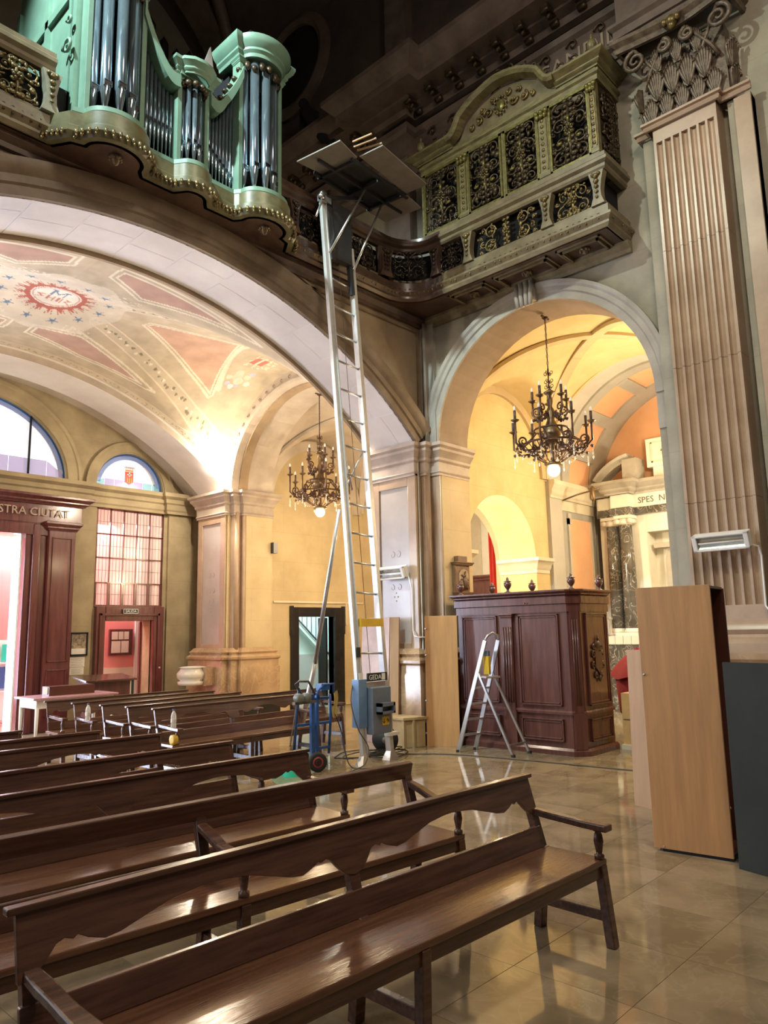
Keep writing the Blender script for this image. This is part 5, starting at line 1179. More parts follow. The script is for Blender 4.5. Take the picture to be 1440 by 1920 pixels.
# ================================================================ FURNITURE
def board_profile(L, bays_=2):
    pts = []; key = [(0, .200), (.035, .190), (.06, .160), (.085, .122), (.105, .112), (.125, .122), (.135, .112), (.16, .130), (.20, .146), (.24, .140), (.30, .118), (.38, .090), (.46, .078), (.5, .076)]
    full_ = key+[(1-a, d) for a, d in key[-2::-1]]
    for b in range(bays_):
        for a, d in full_[(0 if b == 0 else 1):]: pts.append((-L/2+L*(b+a)/bays_, d))
    return pts
def pew(L, plain=False, arms=(1, 1), mid=True, mid_arm=None, H=.775):
    rt = thing('pew', (0, 0, 0), 'x', 'pew')
    W_, Ws = M['wood'], M['woodseat']
    part('seat', MB().box(-L/2, L/2, -.01, .36, .385, .415), Ws, rt, True, .006)
    part('front_apron', MB().box(-L/2+.01, L/2-.01, 0, .028, .325, .385), W_, rt, True, .004)
    q = MB(); q.add([(x, y, z) for x in (-L/2+.03, L/2-.03) for y, z in ((.345, .415), (.37, .415), (.395, .52), (.37, .52))], [(0, 1, 2, 3)[::-1], (4, 5, 6, 7), (0, 1, 5, 4), (1, 2, 6, 5), (2, 3, 7, 6), (3, 0, 4, 7)])
    part('lower_back_board', q, W_, rt, True, .004)
    ybk = lambda z: .36+(z-.41)*.27
    if plain:
        part('back_rail', MB().bar((-L/2, ybk(H-.05)+.0, H-.05), (L/2, ybk(H-.05), H-.05), .04, .10, (0, -.25, 1)), W_, rt, True, .008)
    else:
        P = board_profile(L-.06); top = [(P[-1][0], 0), (P[0][0], 0)]
        mb = MB(); mb2 = P
        vs = []; n = len(P)
        for y_ in (-.013, .013):
            for x, d in P: vs.append((x, ybk(H-d)+y_, H-d))
            for x, d in P: vs.append((x, ybk(H)+y_, H))
        fs = []
        for i in range(n-1):
            fs += [(i, i+1, n+i+1, n+i), (2*n+i+1, 2*n+i, 3*n+i, 3*n+i+1), (i+1, i, 2*n+i, 2*n+i+1), (n+i, n+i+1, 3*n+i+1, 3*n+i)]
        fs += [(0, n, 3*n, 2*n), (n-1, 3*n-1, 4*n-1, 2*n-1)]
        mb.add(vs, fs); part('back_board', mb, W_, rt, True, .003)
        part('top_moulding', MB().bar((-L/2, ybk(H)-.008, H), (L/2, ybk(H)-.008, H), .045, .022), W_, rt, True, .005)
    xs = [-L/2+.07, L/2-.03]+([0] if mid else [])
    if mid_arm is not None: xs.append(mid_arm)
    for x in xs:
        part('rear_leg', MB().bar((x, .40, 0), (x, .355, .42), .055, .05, (0, 1, 0)).bar((x, .365, .40), (x, ybk(H-.02)+.02, H-.02), .055, .042, (0, 1, 0)), W_, rt, True, .004)
        part('front_leg', MB().bar((x, -.03 if x in xs[:2] else .02, 0), (x, .012, .385), .05, .05, (0, 1, 0)), W_, rt, True, .005)
        part('stretcher', MB().box(x-.018, x+.018, 0, .39, .12, .17), W_, rt, True, .003)
    ax = []
    if arms[0]: ax.append(xs[0])
    if arms[1]: ax.append(xs[1])
    if mid_arm is not None: ax.append(mid_arm)
    for x in ax:
        P = [(x, ybk(.66), .665), (x, .34, .645), (x, .22, .605), (x, .10, .592), (x, -.05, .590)] if plain else [(x, ybk(.6), .610), (x, .30, .604), (x, .20, .598), (x, .10, .592), (x, -.05, .590)]; mb = MB(); vs = []
        for i, p in enumerate(P):
            wd = (.025, .03, .028, .03, .036)[i]; vs += [(p[0]-wd, p[1], p[2]-.035), (p[0]+wd, p[1], p[2]-.035), (p[0]+wd, p[1], p[2]), (p[0]-wd, p[1], p[2])]
        mb.add(vs, [(i*4+k, i*4+(k+1) % 4, (i+1)*4+(k+1) % 4, (i+1)*4+k) for i in range(4) for k in range(4)]+[(3, 2, 1, 0), (16, 17, 18, 19)])
        part('armrest', mb, W_, rt, True, .007)
        part('arm_post', MB().lathe([(.026, .415), (.026, .435), (.015, .44), (.019, .46), (.026, .50), (.021, .535), (.014, .55), (.026, .552), (.026, .562)], (x, .015, 0), 10), W_, rt, True)
    return rt
def setpew(p, xr, yr, rz, L, label, group=None):      # xr,yr: right end of the back rail top
    c, s = math.cos(rz), math.sin(rz); lx, ly = L/2, .46
    p.location = (xr-(lx*c-ly*s), yr-(lx*s+ly*c), 0); p.rotation_euler = (0, 0, rz); p['label'] = label
    if group: p['group'] = group
LP = 2.79
G1 = 'dark scalloped pews in the front rows'
p0 = pew(LP); setpew(p0, 3.74, 2.42, -.035, LP, 'nearest dark wooden pew, scalloped back board and arms at both ends', G1)
p2 = pew(3.0, plain=True, mid=False, mid_arm=.02); setpew(p2, 3.68, 3.27, -.085, 3.0, 'dark pew with a plain straight back rail and a middle arm, second row', G1)
for (xr, yr, rz, lb) in ((3.58, 4.14, -.075, 'dark scalloped pew in the third row, turquoise cloth past its right end'), (3.50, 4.94, -.05, 'dark scalloped pew in the fourth row with a bright sheen on its back board'),
                         (3.40, 5.83, -.08, 'dark scalloped pew in the fifth row, before the pale lit bench ends'), (3.18, 6.47, -.05, 'dark scalloped pew in the sixth row, only its back board showing'), (2.75, 7.1, -.04, 'dark pew in the seventh row, at the left edge below the white table')):
    q = copy_tree(p0); setpew(q, xr, yr, rz, LP, lb, G1)
# block of benches under the organ arch
G2 = 'benches under the organ arch'
def setpewL(p, xl, yl, xr, yr, L, label):
    rz = math.atan2(yr-yl, xr-xl); c, s = math.cos(rz), math.sin(rz)
    p.location = (xl+L/2*c+.46*s, yl+L/2*s-.46*c, 0); p.rotation_euler = (0, 0, rz); p['label'] = label; p['group'] = G2
pa = pew(2.15); setpewL(pa, 4.46, 7.86, 6.5, 7.86, 2.15, 'nearest bench under the organ arch, with a bottle on its left arm')
pb = pew(3.2); setpewL(pb, 4.40, 8.36, 7.6, 8.47, 3.2, 'longest bench under the organ arch, its right arm showing behind the blue hand truck')
for (xl, yl, yr, lb) in ((4.33, 8.86, 8.95, 'third bench under the organ arch counted from the nearest'), (4.25, 9.46, 9.5, 'fourth bench under the organ arch, a bottle beside its left arm'), (4.15, 10.05, 10.05, 'rearmost bench under the organ arch, next to the white table')):
    q = copy_tree(pa); setpewL(q, xl, yl, xl+2.1, yr, 2.15, lb)
# small things on and around the pews
cl = MB()
def clf(u, v):
    a = 2*PI*u; r = .17*(1-v)*(1+.25*math.sin(3*a+1)+.12*math.sin(5*a)); return (r*math.cos(a)*1.25, r*math.sin(a), .19*(v**.6)*(1+.12*math.sin(4*a)))
cl.grid(clf, 20, 6); c0 = part('cloth', cl, M['greenc']); c0.location = (5.66, 6.86, 0); tag(c0, 'turquoise crumpled cloth lying on the floor beside the hand truck', 'cloth')
c1 = MB(); c1.grid(lambda u, v: tuple(.5*k for k in clf(u, v)), 16, 5); c1 = part('cloth', c1, M['greenc']); c1.location = (6.02, 7.42, 0); tag(c1, 'small green cloth scrap on the floor behind the hand truck', 'cloth')
def bottle(x, y, z, label):
    b = thing('water_bottle', (x, y, z), label, 'bottle', 'plastic water bottles')
    part('bottle_body', MB().lathe([(.028, 0), (.030, .02), (.027, .08), (.030, .12), (.024, .155), (.012, .175), (.011, .19)], (0, 0, 0), 12), M['crystal'], b, True)
    part('bottle_label', MB().lathe([(.0305, .06), (.0305, .10)], (0, 0, 0), 12, cap=False), M['whitep'], b, True)
    part('bottle_cap', MB().lathe([(.013, .188), (.013, .205)], (0, 0, 0), 10), M['blue'], b, True)
bottle(4.50, 7.45, .592, 'water bottle standing on the arm of the nearest bench under the arch')
bottle(4.28, 9.05, .592, 'water bottle on the curved arm of the bench behind, near the white table')
yr_ = thing('yellow_tape_roll', (4.49, 7.37, .415), 'bright yellow tape roll standing on the seat of the nearest arch bench', 'tape'); part('roll', MB().lathe([(.028, -.025), (.055, -.025), (.055, .025), (.028, .025)], (4.49, 7.42, .47), 16, 'x'), M['yelplas'], yr_)
# table and box near the great door; table white is daylight put into colour
tb_ = thing('white_lit_table', (4.7, 11.1, 0), 'table coloured white for the daylight on it, with a pinkish top beside the great door', 'table')
part('tabletop', MB().box(4.30, 5.55, 10.75, 11.45, .74, .77), mat('pinkish_tabletop', (.62, .36, .40), .25), tb_, bev=.005)
part('apron', MB().box(4.36, 5.50, 10.80, 11.40, .62, .74), M['whitep'], tb_)
for x, y in ((4.38, 10.82), (5.47, 10.82), (4.38, 11.38), (5.47, 11.38)): part('leg', MB().tube([(x, y, 0), (x, y, .64)], [.018, .03], 8), M['whitep'], tb_)
bx = thing('cardboard_box', (4.95, 11.15, .77), 'small brown box lying on the white table', 'box'); part('body', MB().box(4.62, 5.30, 11.02, 11.26, .77, .90), M['brownlam'], bx); part('lid_flap', MB().box(4.612, 4.62, 11.06, 11.22, .79, .89), M['card'], bx)
pd = thing('dark_desk', (6.4, 12.3, 0), 'dark wooden reading desk standing before the side door', 'desk')
part('body', MB().box(5.70, 6.45, 12.1, 12.5, 0, .86), M['conf'], pd); part('top', MB().add([(x, y, z) for x in (5.62, 6.52) for y, z in ((12.0, .86), (12.55, .93), (12.55, .96), (12.0, .89))], [(0, 1, 2, 3)[::-1], (4, 5, 6, 7), (0, 1, 5, 4), (1, 2, 6, 5), (2, 3, 7, 6), (3, 0, 4, 7)]), M['wood'], pd)
ps = thing('low_screen', (6.9, 13.2, 0), 'low pale panel in a dark frame standing in the side doorway', 'screen'); part('panel', MB().box(6.62, 7.05, 13.18, 13.2, .1, .78), M['vest'], ps); part('frame', MB().box(6.60, 7.08, 13.16, 13.21, .78, .82).box(7.05, 7.09, 13.16, 13.21, 0, .8), M['greyboard'], ps)
# leaflet rack seen through the great door
lr = thing('leaflet_rack', (5.3, 15, 0), 'white leaflet rack with coloured leaflets outside the great door', 'rack')
part('rack_frame', MB().box(4.9, 5.75, 15.0, 15.06, .1, 1.58).box(4.9, 5.75, 14.9, 15.0, .62, .64).box(4.9, 5.75, 14.9, 15.0, 1.14, 1.16), M['white'], lr)
for (a, b, z0, z1, m_) in ((4.95, 5.3, 1.18, 1.5, 'yelplas'), (5.34, 5.6, 1.18, 1.5, 'greenc'), (4.95, 5.25, .68, 1.08, 'greenc'), (5.3, 5.6, .68, 1.08, 'blue')): part('leaflet', MB().box(a, b, 14.94, 14.95, z0, z1), M[m_], lr)
# framed picture and notices on the entrance wall
fp2 = thing('framed_print', (6.13, 13.42, 1.48), 'small dark framed sepia print hanging left of the side door', 'picture')
part('frame', MB().box(5.965, 6.295, 13.43, 13.47, 1.665, 1.69).box(5.965, 6.295, 13.43, 13.47, 1.27, 1.295).box(5.965, 5.99, 13.43, 13.47, 1.27, 1.69).box(6.27, 6.295, 13.43, 13.47, 1.27, 1.69), M['void'], fp2)
part('print', MB().box(5.98, 6.28, 13.45, 13.455, 1.40, 1.68), M['bwprint'], fp2); part('caption_strip', MB().box(5.98, 6.28, 13.45, 13.454, 1.28, 1.40), M['paper'], fp2)
for (z0, z1, a, b, lb) in ((1.07, 1.245, 5.97, 6.26, 'white notice sheet pinned directly under the framed print'), (.93, 1.06, 5.99, 6.25, 'lower smaller notice sheet pinned under the other sheet')):
    n_ = thing('notice_sheet', (6.1, 13.46, z0), lb, 'notice'); part('sheet', MB().box(a, b, 13.462, 13.468, z0, z1), M['paper'], n_)
    tl = MB()
    for k in range(5): tl.box(a+.03, b-.03-.03*(k % 2), 13.460, 13.462, z0+.02+k*(z1-z0-.03)/5, z0+.024+k*(z1-z0-.03)/5)
    part('text_lines', tl, M['cord'], n_, kind='stuff')
# holy water stoup on the far pillar
sp_ = thing('holy_water_stoup', (7.95, 12.35, .0), 'white marble holy water stoup bracketed to the far pillar', 'stoup')
part('basin', MB().lathe([(.16, .66), (.27, .67), (.28, .73), (.23, .75), (.29, .80), (.30, .88), (.24, .95), (.23, .98), (.27, .995), (.19, 1.01), (.14, 1.0), (.10, .95)], (7.92, 12.48, 0), 24), M['stoup'], sp_)
part('bracket', MB().box(7.98, 8.18, 12.12, 12.5, .66, .99), M['brownmarble'], sp_)
# infrared heaters
def heater(y0, y1, z, x, label, wpts):
    h = thing('infrared_heater', (x, (y0+y1)/2, z), label, 'heater', 'white wall heaters'); c_ = (y0+y1)/2
    tilt = Matrix.Translation((x, c_, z)) @ Matrix.Rotation(R(-20), 4, 'Y') @ Matrix.Translation((-x, -c_, -z))
    def tb2(mb): mb.v = [tuple(tilt @ Vector(v)) for v in mb.v]; return mb
    part('housing', tb2(MB().box(x-.02, x+.06, y0, y1, z-.09, z+.09)), M['whitep'], h, bev=.012)
    fr_ = MB().box(x-.07, x-.02, y0, y1, z+.065, z+.09).box(x-.07, x-.02, y0, y1, z-.09, z-.065).box(x-.07, x-.02, y0, y0+.05, z-.09, z+.09).box(x-.07, x-.02, y1-.05, y1, z-.09, z+.09)
    part('front_frame', tb2(fr_), M['whitep'], h, bev=.008)
    rf = MB(); rf.grid(lambda u, v: (x-.055+.035*math.sin(PI*v)+.0, y0+.05+(y1-y0-.1)*u, z-.062+.124*v), 1, 8); part('reflector', tb2(rf), M['hgrey'], h)
    part('lamp_tube', tb2(MB().tube([(x-.055, y0+.06, z), (x-.055, y1-.06, z)], .009, 8)), M['bulb'], h)
    part('wall_bracket', MB().box(x+.03, x+.16, c_-.03, c_+.03, z-.02, z+.02), M['cord'], h)
    part('supply_cable', MB().tube(wpts, .011, 6), M['whitep'], h)
heater(7.24, 7.80, 2.47, 8.20, 'white infrared heater mounted on the near pillar beside the tall ladder', [(8.25, 7.24, 2.40), (8.28, 7.20, 2.2), (8.28, 7.20, 1.60), (8.26, 7.16, 1.52), (8.26, 7.1, 1.50), (8.38, 7.08, 1.50), (8.42, 6.98, 1.48)])
heater(2.42, 3.00, 2.48, 8.18, 'white infrared heater mounted on the fluted pilaster', [(8.24, 2.44, 2.42), (8.27, 2.38, 2.40), (8.28, 2.36, 2.3), (8.29, 2.37, 1.78), (8.27, 2.33, 1.72), (8.27, 2.2, 1.72)])
# small speaker on the far jamb
sk = thing('wall_speaker', (9.36, 11.80, 3.3), 'small dark speaker box high on the far pillar beside the lit aisle wall', 'speaker'); part('box', MB().box(9.27, 9.37, 11.74, 11.84, 3.20, 3.42), M['steel'], sk)

# ---------------------------------------------------------------- chandeliers
def chandelier(lit=True):
    c = thing('chandelier', (0, 0, 0), 'x', 'chandelier')      # origin = top fixing
    I = M['iron']
    ch = MB()
    z = 0
    ch.lathe([(.05, -.02), (.02, -.05), (.012, -.06)], (0, 0, 0), 8).box(-.10, .10, -.012, .012, -.03, -.01)
    for k in range(15): 
        z0 = -.06-.052*k; ch.tube([(.012*math.cos(a)*(1 if k % 2 else .3), .012*math.cos(a)*(.3 if k % 2 else 1), z0-.026+.03*math.sin(a)) for a in [2*PI*i/8 for i in range(9)]], .0065, 4, False)
    part('chain', ch, I, c, True, kind='stuff')
    sc = MB().tube([(0, 0, -.80), (0, 0, -1.10)], .012, 6)
    for k in range(4):
        a = PI/2*k
        for z0 in (-.86, -.98, -1.06): pts, rr = spiral((.045, z0), .034, .012, 1.2, PI, 10, lambda p, q: (p*math.cos(a), p*math.sin(a), q), .007); sc.tube(pts, rr, 4, False)
    part('scroll_collar', sc, I, c, True)
    part('central_shaft', MB().lathe([(.012, -1.10), (.085, -1.15), (.07, -1.17), (.03, -1.20), (.045, -1.27), (.03, -1.36), (.075, -1.45), (.05, -1.55), (.08, -1.62), (.13, -1.72), (.15, -1.80), (.09, -1.86), (.03, -1.92), (.03, -2.1), (.05, -2.2)][::-1], (0, 0, 0), 12), M['bronze'], c, True)
    rg = MB().tube([(.42*math.cos(a), .42*math.sin(a), -1.92) for a in [2*PI*i/36 for i in range(37)]], .015, 6, False).tube([(.24*math.cos(a), .24*math.sin(a), -1.70) for a in [2*PI*i/24 for i in range(25)]], .014, 6, False)
    for k in range(8): a = 2*PI*k/8; rg.tube([(.24*math.cos(a), .24*math.sin(a), -1.70), (.30*math.cos(a+.3), .30*math.sin(a+.3), -1.83), (.42*math.cos(a+.39), .42*math.sin(a+.39), -1.92)], .011, 5)
    part('hoops', rg, I, c, True)
    bk_ = MB()
    for k in range(16): a = 2*PI*k/16; bk_.tube([(.40*math.cos(a), .40*math.sin(a), -1.92), (.30*math.cos(a), .30*math.sin(a), -2.04), (.13*math.cos(a), .13*math.sin(a), -2.16)], .008, 4)
    part('basket', bk_, I, c, True, kind='stuff')
    def arm(a, r0, r1, z0, zt, name):
        f = lambda p, q: (p*math.cos(a), p*math.sin(a), q)
        mb = MB().tube([f(r0*.25, z0+.02), f(r0*.6, z0-.10), f(r1*.8, z0-.12), f(r1, z0-.02), f(r1, zt-.20)], .015, 6)
        pts, rr = spiral((r1*.80, z0+.01), .075, .014, 1.5, -PI/2, 18, f, .016); mb.tube(pts, rr, 5)
        pts, rr = spiral((r1*.52, z0-.08), .05, .012, 1.3, PI/2, 12, f, .014); mb.tube(pts, rr, 5)
        for k in range(5): mb.ball(f(r1*(.5+.12*k), z0-.12-.02*math.sin(k*1.4)), .026, 5)
        o = part(name, mb, I, c, True)
        x, y = r1*math.cos(a), r1*math.sin(a)
        part('drip_pan', MB().lathe([(.012, zt-.245), (.035, zt-.235), (.062, zt-.215), (.060, zt-.208), (.014, zt-.215)], (x, y, 0), 10), M['bronze'], o, True)
        part('candle_tube', MB().lathe([(.020, zt-.215), (.020, zt-.075)], (x, y, 0), 8), M['candle'], o, True)
        part('candle_bulb', MB().lathe([(.010, zt-.075), (.017, zt-.055), (.017, zt-.035), (.008, zt-.01), (.001, zt)], (x, y, 0), 8), M['bulb'], o, True)
    for k in range(8): arm(2*PI*k/8+.25, .42, .56, -1.90, -1.42+(.04 if k % 2 else -.02), 'lower_arm')
    for k in range(5): arm(2*PI*k/5+.6, .14, .25, -1.42, -1.03, 'upper_arm')
    bd = MB()
    for k in range(8):
        a0 = 2*PI*k/8+.25; a1 = a0+2*PI/8
        for i in range(9): t = i/8; a = a0+(a1-a0)*t; bd.ball((.42*math.cos(a), .42*math.sin(a), -2.0-.11*math.sin(PI*t)), .0095, 5)
        for q in range(4): bd.ball((.56*math.cos(a0), .56*math.sin(a0), -2.06-.022*q), .011, 5)
        bd.ball((.56*math.cos(a0), .56*math.sin(a0), -2.17), .018, 6, .7, .7, 1.7)
        a = a0+.2; bd.ball((.30*math.cos(a), .30*math.sin(a), -2.14), .016, 6, .7, .7, 1.8)
    part('crystal_garland', bd, M['crystal'], c, True, kind='stuff')
    part('lamp_cup', MB().lathe([(.03, -2.16), (.13, -2.19), (.12, -2.22), (.06, -2.23)][::-1], (0, 0, 0), 14), M['bronze'], c, True)
    part('lamp_globe', MB().ball((0, 0, -2.285), .088, 16), M['lamp'], c, True)
    return c
ch1 = chandelier(); ch1.location = (9.0, 5.14, 6.06); ch1['label'] = 'black wrought iron chandelier hanging in the arch above the confessional'; ch1['group'] = 'iron chandeliers'
ch2 = copy_tree(ch1); ch2.location = (9.0, 10.03, 6.08); ch2['label'] = 'black wrought iron chandelier hanging behind the tall ladder in the far arch'
for y in (5.14, 10.03): lamp('chandelier_lamp', 'POINT', (9.0, y, 3.64), 26 if y < 6 else 34, WARM, .09)

# ---------------------------------------------------------------- confessional
cf = thing('confessional', (9.0, 5.8, 0), 'large dark red-brown wooden confessional with panelled sides and urn finials', 'confessional')
W = M['conf']; F = 8.62
cpoly = [(9.5, 6.62), (F, 6.62), (F, 4.86), (8.74, 4.74), (9.5, 4.74)]
part('body', MB().prism(cpoly, .08, 1.95, lambda a, b, d: (a, b, d)), W, cf)
part('plinth', planmold(MB(), [(-.02, 0), (.06, 0), (.06, .06), (.03, .09), (-.02, .09)], cpoly, 0), W, cf)
part('plinth_moulding', planmold(MB(), [(-.02, 0), (.03, 0), (.03, .03), (.015, .05), (-.02, .05)], [(F, 6.62), (F, 4.86), (8.74, 4.74), (9.5, 4.74)], .50), W, cf)
part('entablature', planmold(MB(), [(-.02, 0), (.02, 0), (.02, .10), (.04, .11), (.04, .20), (-.02, .20)], cpoly, 1.80), W, cf)
part('cornice', planmold(MB(), scaled(CORN, .09, .09), cpoly, 2.0), W, cf)
part('top_board', MB().prism(cpoly, 1.98, 2.09, lambda a, b, d: (a, b, d)), W, cf)
def panel_y(y0, y1, z0, z1, name='panel'):
    o = part(name, MB().box(F-.012, F+.01, y0, y1, z0, z1), W, cf)
    m2 = MB()
    for e, h_ in ((0, .022), (.028, .012)): m2.box(F-.012-h_, F-.01, y0+e, y0+e+.02, z0+e, z1-e).box(F-.012-h_, F-.01, y1-e-.02, y1-e, z0+e, z1-e).box(F-.012-h_, F-.01, y0+e, y1-e, z0+e, z0+e+.02).box(F-.012-h_, F-.01, y0+e, y1-e, z1-e-.02, z1-e)
    part('panel_moulding', m2, W, o, bev=.004)
panel_y(4.98, 5.60, .60, 1.78); panel_y(5.94, 6.54, .60, 1.78); panel_y(4.98, 5.60, .16, .44); panel_y(5.94, 6.54, .16, .44)
mb = MB().box(F-.06, F, 5.66, 5.86, .08, .52); part('pilaster_pedestal', mb, W, cf)
mb = MB().box(F-.045, F, 5.68, 5.84, .52, 1.74)
for k in range(4): mb.tube([(F-.047, 5.70+.04*k, .62), (F-.047, 5.70+.04*k, 1.62)], .012, 6)
part('fluted_pilaster', mb, W, cf); part('pilaster_capital', ring(MB(), scaled(CORN, .03, .06), F-.05, F, 5.68, 5.84, 1.74), W, cf)
dd = Vector((8.74-F, 4.74-4.86)).normalized(); nn = Vector((dd.y, -dd.x)); mid_ = Vector(((8.74+F)/2, 4.80))
for w_, o_, z0, z1, nm in ((.15, .05, .08, .52, 'pilaster_pedestal'), (.12, .035, .52, 1.80, 'corner_pilaster')):
    a = mid_-dd*w_/2; b = mid_+dd*w_/2; part(nm, MB().prism([tuple(a), tuple(b), tuple(b+nn*o_), tuple(a+nn*o_)], z0, z1, lambda a, b, d: (a, b, d)), W, cf)
fl_ = MB()
for k in range(3): q = mid_+dd*(-.03+.03*k)+nn*.036; fl_.tube([(q.x, q.y, .62), (q.x, q.y, 1.70)], .010, 6)
part('pilaster_flutes', fl_, W, cf)
S0 = 4.74
def panel_x(x0, x1, z0, z1):
    o = part('panel', MB().box(x0, x1, S0-.012, S0+.01, z0, z1), W, cf); m2 = MB()
    for e, h_ in ((0, .022), (.028, .012)): m2.box(x0+e, x0+e+.02, S0-.012-h_, S0-.01, z0+e, z1-e).box(x1-e-.02, x1-e, S0-.012-h_, S0-.01, z0+e, z1-e).box(x0+e, x1-e, S0-.012-h_, S0-.01, z0+e, z0+e+.02).box(x0+e, x1-e, S0-.012-h_, S0-.01, z1-e-.02, z1-e)
    part('panel_moulding', m2, W, o, bev=.004); return o
panel_x(8.84, 9.42, .60, 1.78); panel_x(8.84, 9.42, .16, .44)
cs_ = MB(); cx_ = 9.12; y_ = S0-.035
cs_.prism([(cx_-.09, 1.28), (cx_+.09, 1.28), (cx_+.09, 1.08), (cx_, 1.0), (cx_-.09, 1.08)], y_, y_+.03, lambda a, z, d: (a, d, z))
cs_.ball((cx_, y_+.02, 1.36), .085, 10, 1, .5, .8).box(cx_-.09, cx_+.09, y_, y_+.03, 1.30, 1.33).ball((cx_, y_, 1.44), .02, 6).box(cx_-.006, cx_+.006, y_, y_+.01, 1.44, 1.49)
for s_ in (1, -1):
    for (a, z, r_) in ((.12, 1.24, .045), (.13, 1.10, .05), (.07, .97, .045), (.11, 1.34, .03)): pts, rr = spiral((cx_+s_*a, z), r_, .012, 1.1, PI/2, 12, lambda p, q: (p, y_+.01, q), .014); cs_.tube(pts, rr, 5)
cs_.ball((cx_, y_, .93), .03, 6, 1, .6, 1.5); part('carved_crest', cs_, mat('crest_dark_wood', (.07, .03, .022), .35), cf)
part('peep_lights', MB().ball((F-.045, 5.46, 1.93), .012, 8).ball((F-.045, 5.42, 1.93), .010, 8), M['bronze'], cf)
urn = [(.045, 0), (.045, .015), (.02, .03), (.016, .05), (.03, .065), (.05, .10), (.055, .14), (.035, .15), (.06, .16), (.03, .17), (.018, .185), (.02, .20), (.004, .225)]
ume = MB().lathe(urn, (0, 0, 0), 12).data('urn_finial', W)
for (x, y) in ((8.62, 6.56), (8.66, 5.77), (8.75, 4.84), (9.44, 4.80), (9.42, 5.85), (9.42, 6.56)): place('urn_finial', ume, cf, (x-9.0, y-5.8, 2.085))
# carved station relief on the jamb
rl = thing('carved_relief', (8.95, 6.80, 2.15), 'small carved brown wooden relief hung on the yellow jamb above the confessional', 'relief')
part('case', MB().box(8.78, 9.12, 6.76, 6.83, 2.14, 2.60).box(8.84, 9.06, 6.75, 6.83, 2.60, 2.70), M['wood3'], rl)
part('cornice', ring(MB(), scaled(CORN, .03, .05), 8.78, 9.16, 6.74, 6.83, 2.56), M['wood3'], rl); part('base', ring(MB(), scaled([(0, 1), (1, 1), (1, .8), (.3, 0), (0, 0)][::-1], .03, .06), 8.80, 9.14, 6.75, 6.83, 2.10), M['wood3'], rl)
part('arched_ground', MB().prism([(8.86, 2.20), (9.08, 2.20), (9.08, 2.42), (9.05, 2.48), (8.97, 2.51), (8.89, 2.48), (8.86, 2.42)], 6.748, 6.762, lambda a, z, d: (a, d, z)), M['reliefp'], rl)
fg = MB().tube([(8.97, 6.735, 2.20), (8.97, 6.73, 2.34), (8.975, 6.74, 2.38)], [.05, .035, .02], 8).ball((8.975, 6.735, 2.405), .02, 8).tube([(8.90, 6.74, 2.20), (8.90, 6.74, 2.33)], [.028, .02], 6).ball((8.90, 6.735, 2.35), .016, 6).tube([(9.05, 6.74, 2.20), (9.04, 6.74, 2.32)], [.028, .02], 6).ball((9.04, 6.735, 2.34), .016, 6).bar((8.90, 6.735, 2.42), (9.06, 6.735, 2.34), .012, .02).bar((8.96, 6.735, 2.36), (9.0, 6.735, 2.47), .012, .02)
part('carved_figures', fg, M['wood3'], rl)

# ---------------------------------------------------------------- boards and cabinets
def slab(name, label, quad, h, th, m, lean=(0, 0), cat='board', z0=0, extra=None):      # quad = (p,q) floor points of the visible face, th away from camera
    p, q = Vector(quad[0]), Vector(quad[1]); d = (q-p).normalized(); n = Vector((-d.y, d.x)); 
    if n.dot(p) < 0: n = -n
    t = thing(name, ((p.x+q.x)/2, (p.y+q.y)/2, 0), label, cat)
    A = [p, q, q+n*th, p+n*th]; L_ = Vector(lean)
    mb = MB().add([(a.x, a.y, z0) for a in A]+[(a.x+L_.x, a.y+L_.y, z0+h) for a in A], [(3, 2, 1, 0), (4, 5, 6, 7), (0, 1, 5, 4), (1, 2, 6, 5), (2, 3, 7, 6), (3, 0, 4, 7)])
    part('panel', mb, m, t, bev=.002); return t, d, n, A
t, d, n, A = slab('beech_board', 'beech door panel leaning beside the confessional, behind the stepladder', ((8.13, 6.87), (8.39, 6.49)), 1.80, .022, M['beech'], (.05, .02))
hg = MB()
for z in (.18, .62, 1.25, 1.62): hg.lathe([(.013, -.03), (.013, 0)], (8.14+.05*z/1.8, 6.895, z), 8, 'y')
part('hinge', hg, M['alu'], t, kind='stuff')
# tall open-backed beech wardrobe carcass at the right
wc = thing('beech_wardrobe', (5.7, 2.1, 0), 'tall beech wardrobe carcass standing on end with a dark brown open inside', 'wardrobe')
a, b = Vector((5.42, 2.46)), Vector((5.48, 1.93)); d = (b-a).normalized(); n = Vector((-d.y, d.x)); n = n if n.x > 0 else -n
Pp = lambda s_, t_: a+d*s_+n*t_; Wd = (b-a).length; Dp = .42
def vbox(mb, s0, s1, t0, t1, z0, z1): mb.prism([tuple(Pp(s0, t0)), tuple(Pp(s1, t0)), tuple(Pp(s1, t1)), tuple(Pp(s0, t1))], z0, z1, lambda a, b, q: (a, b, q)); return mb
part('side_panel', vbox(MB(), 0, Wd, 0, .02, .02, 1.885), M['beech'], wc, bev=.002)
part('back_panel', vbox(MB(), .0, .018, .02, Dp, .02, 1.88), M['brownlam'], wc)
part('top_panel', vbox(MB(), .018, Wd-.01, .02, Dp, 1.862, 1.88), M['brownlam'], wc)
part('bottom_panel', vbox(MB(), .018, Wd-.01, .02, Dp, .02, .04), M['brownlam'], wc)
part('far_side_panel', vbox(MB(), 0, Wd, Dp, Dp+.02, .02, 1.87), M['brownlam'], wc)
part('plinth', vbox(MB(), .06, Wd, .005, Dp, 0, .025), M['void'], wc)
part('shelf_pin', MB().ball(tuple(Pp(Wd+.003, .012))+(.35,), .008, 6).ball(tuple(Pp(.02, -.004))+(1.24,), .009, 6).ball(tuple(Pp(.07, -.002))+(.035,), .006, 5), M['alu'], wc)
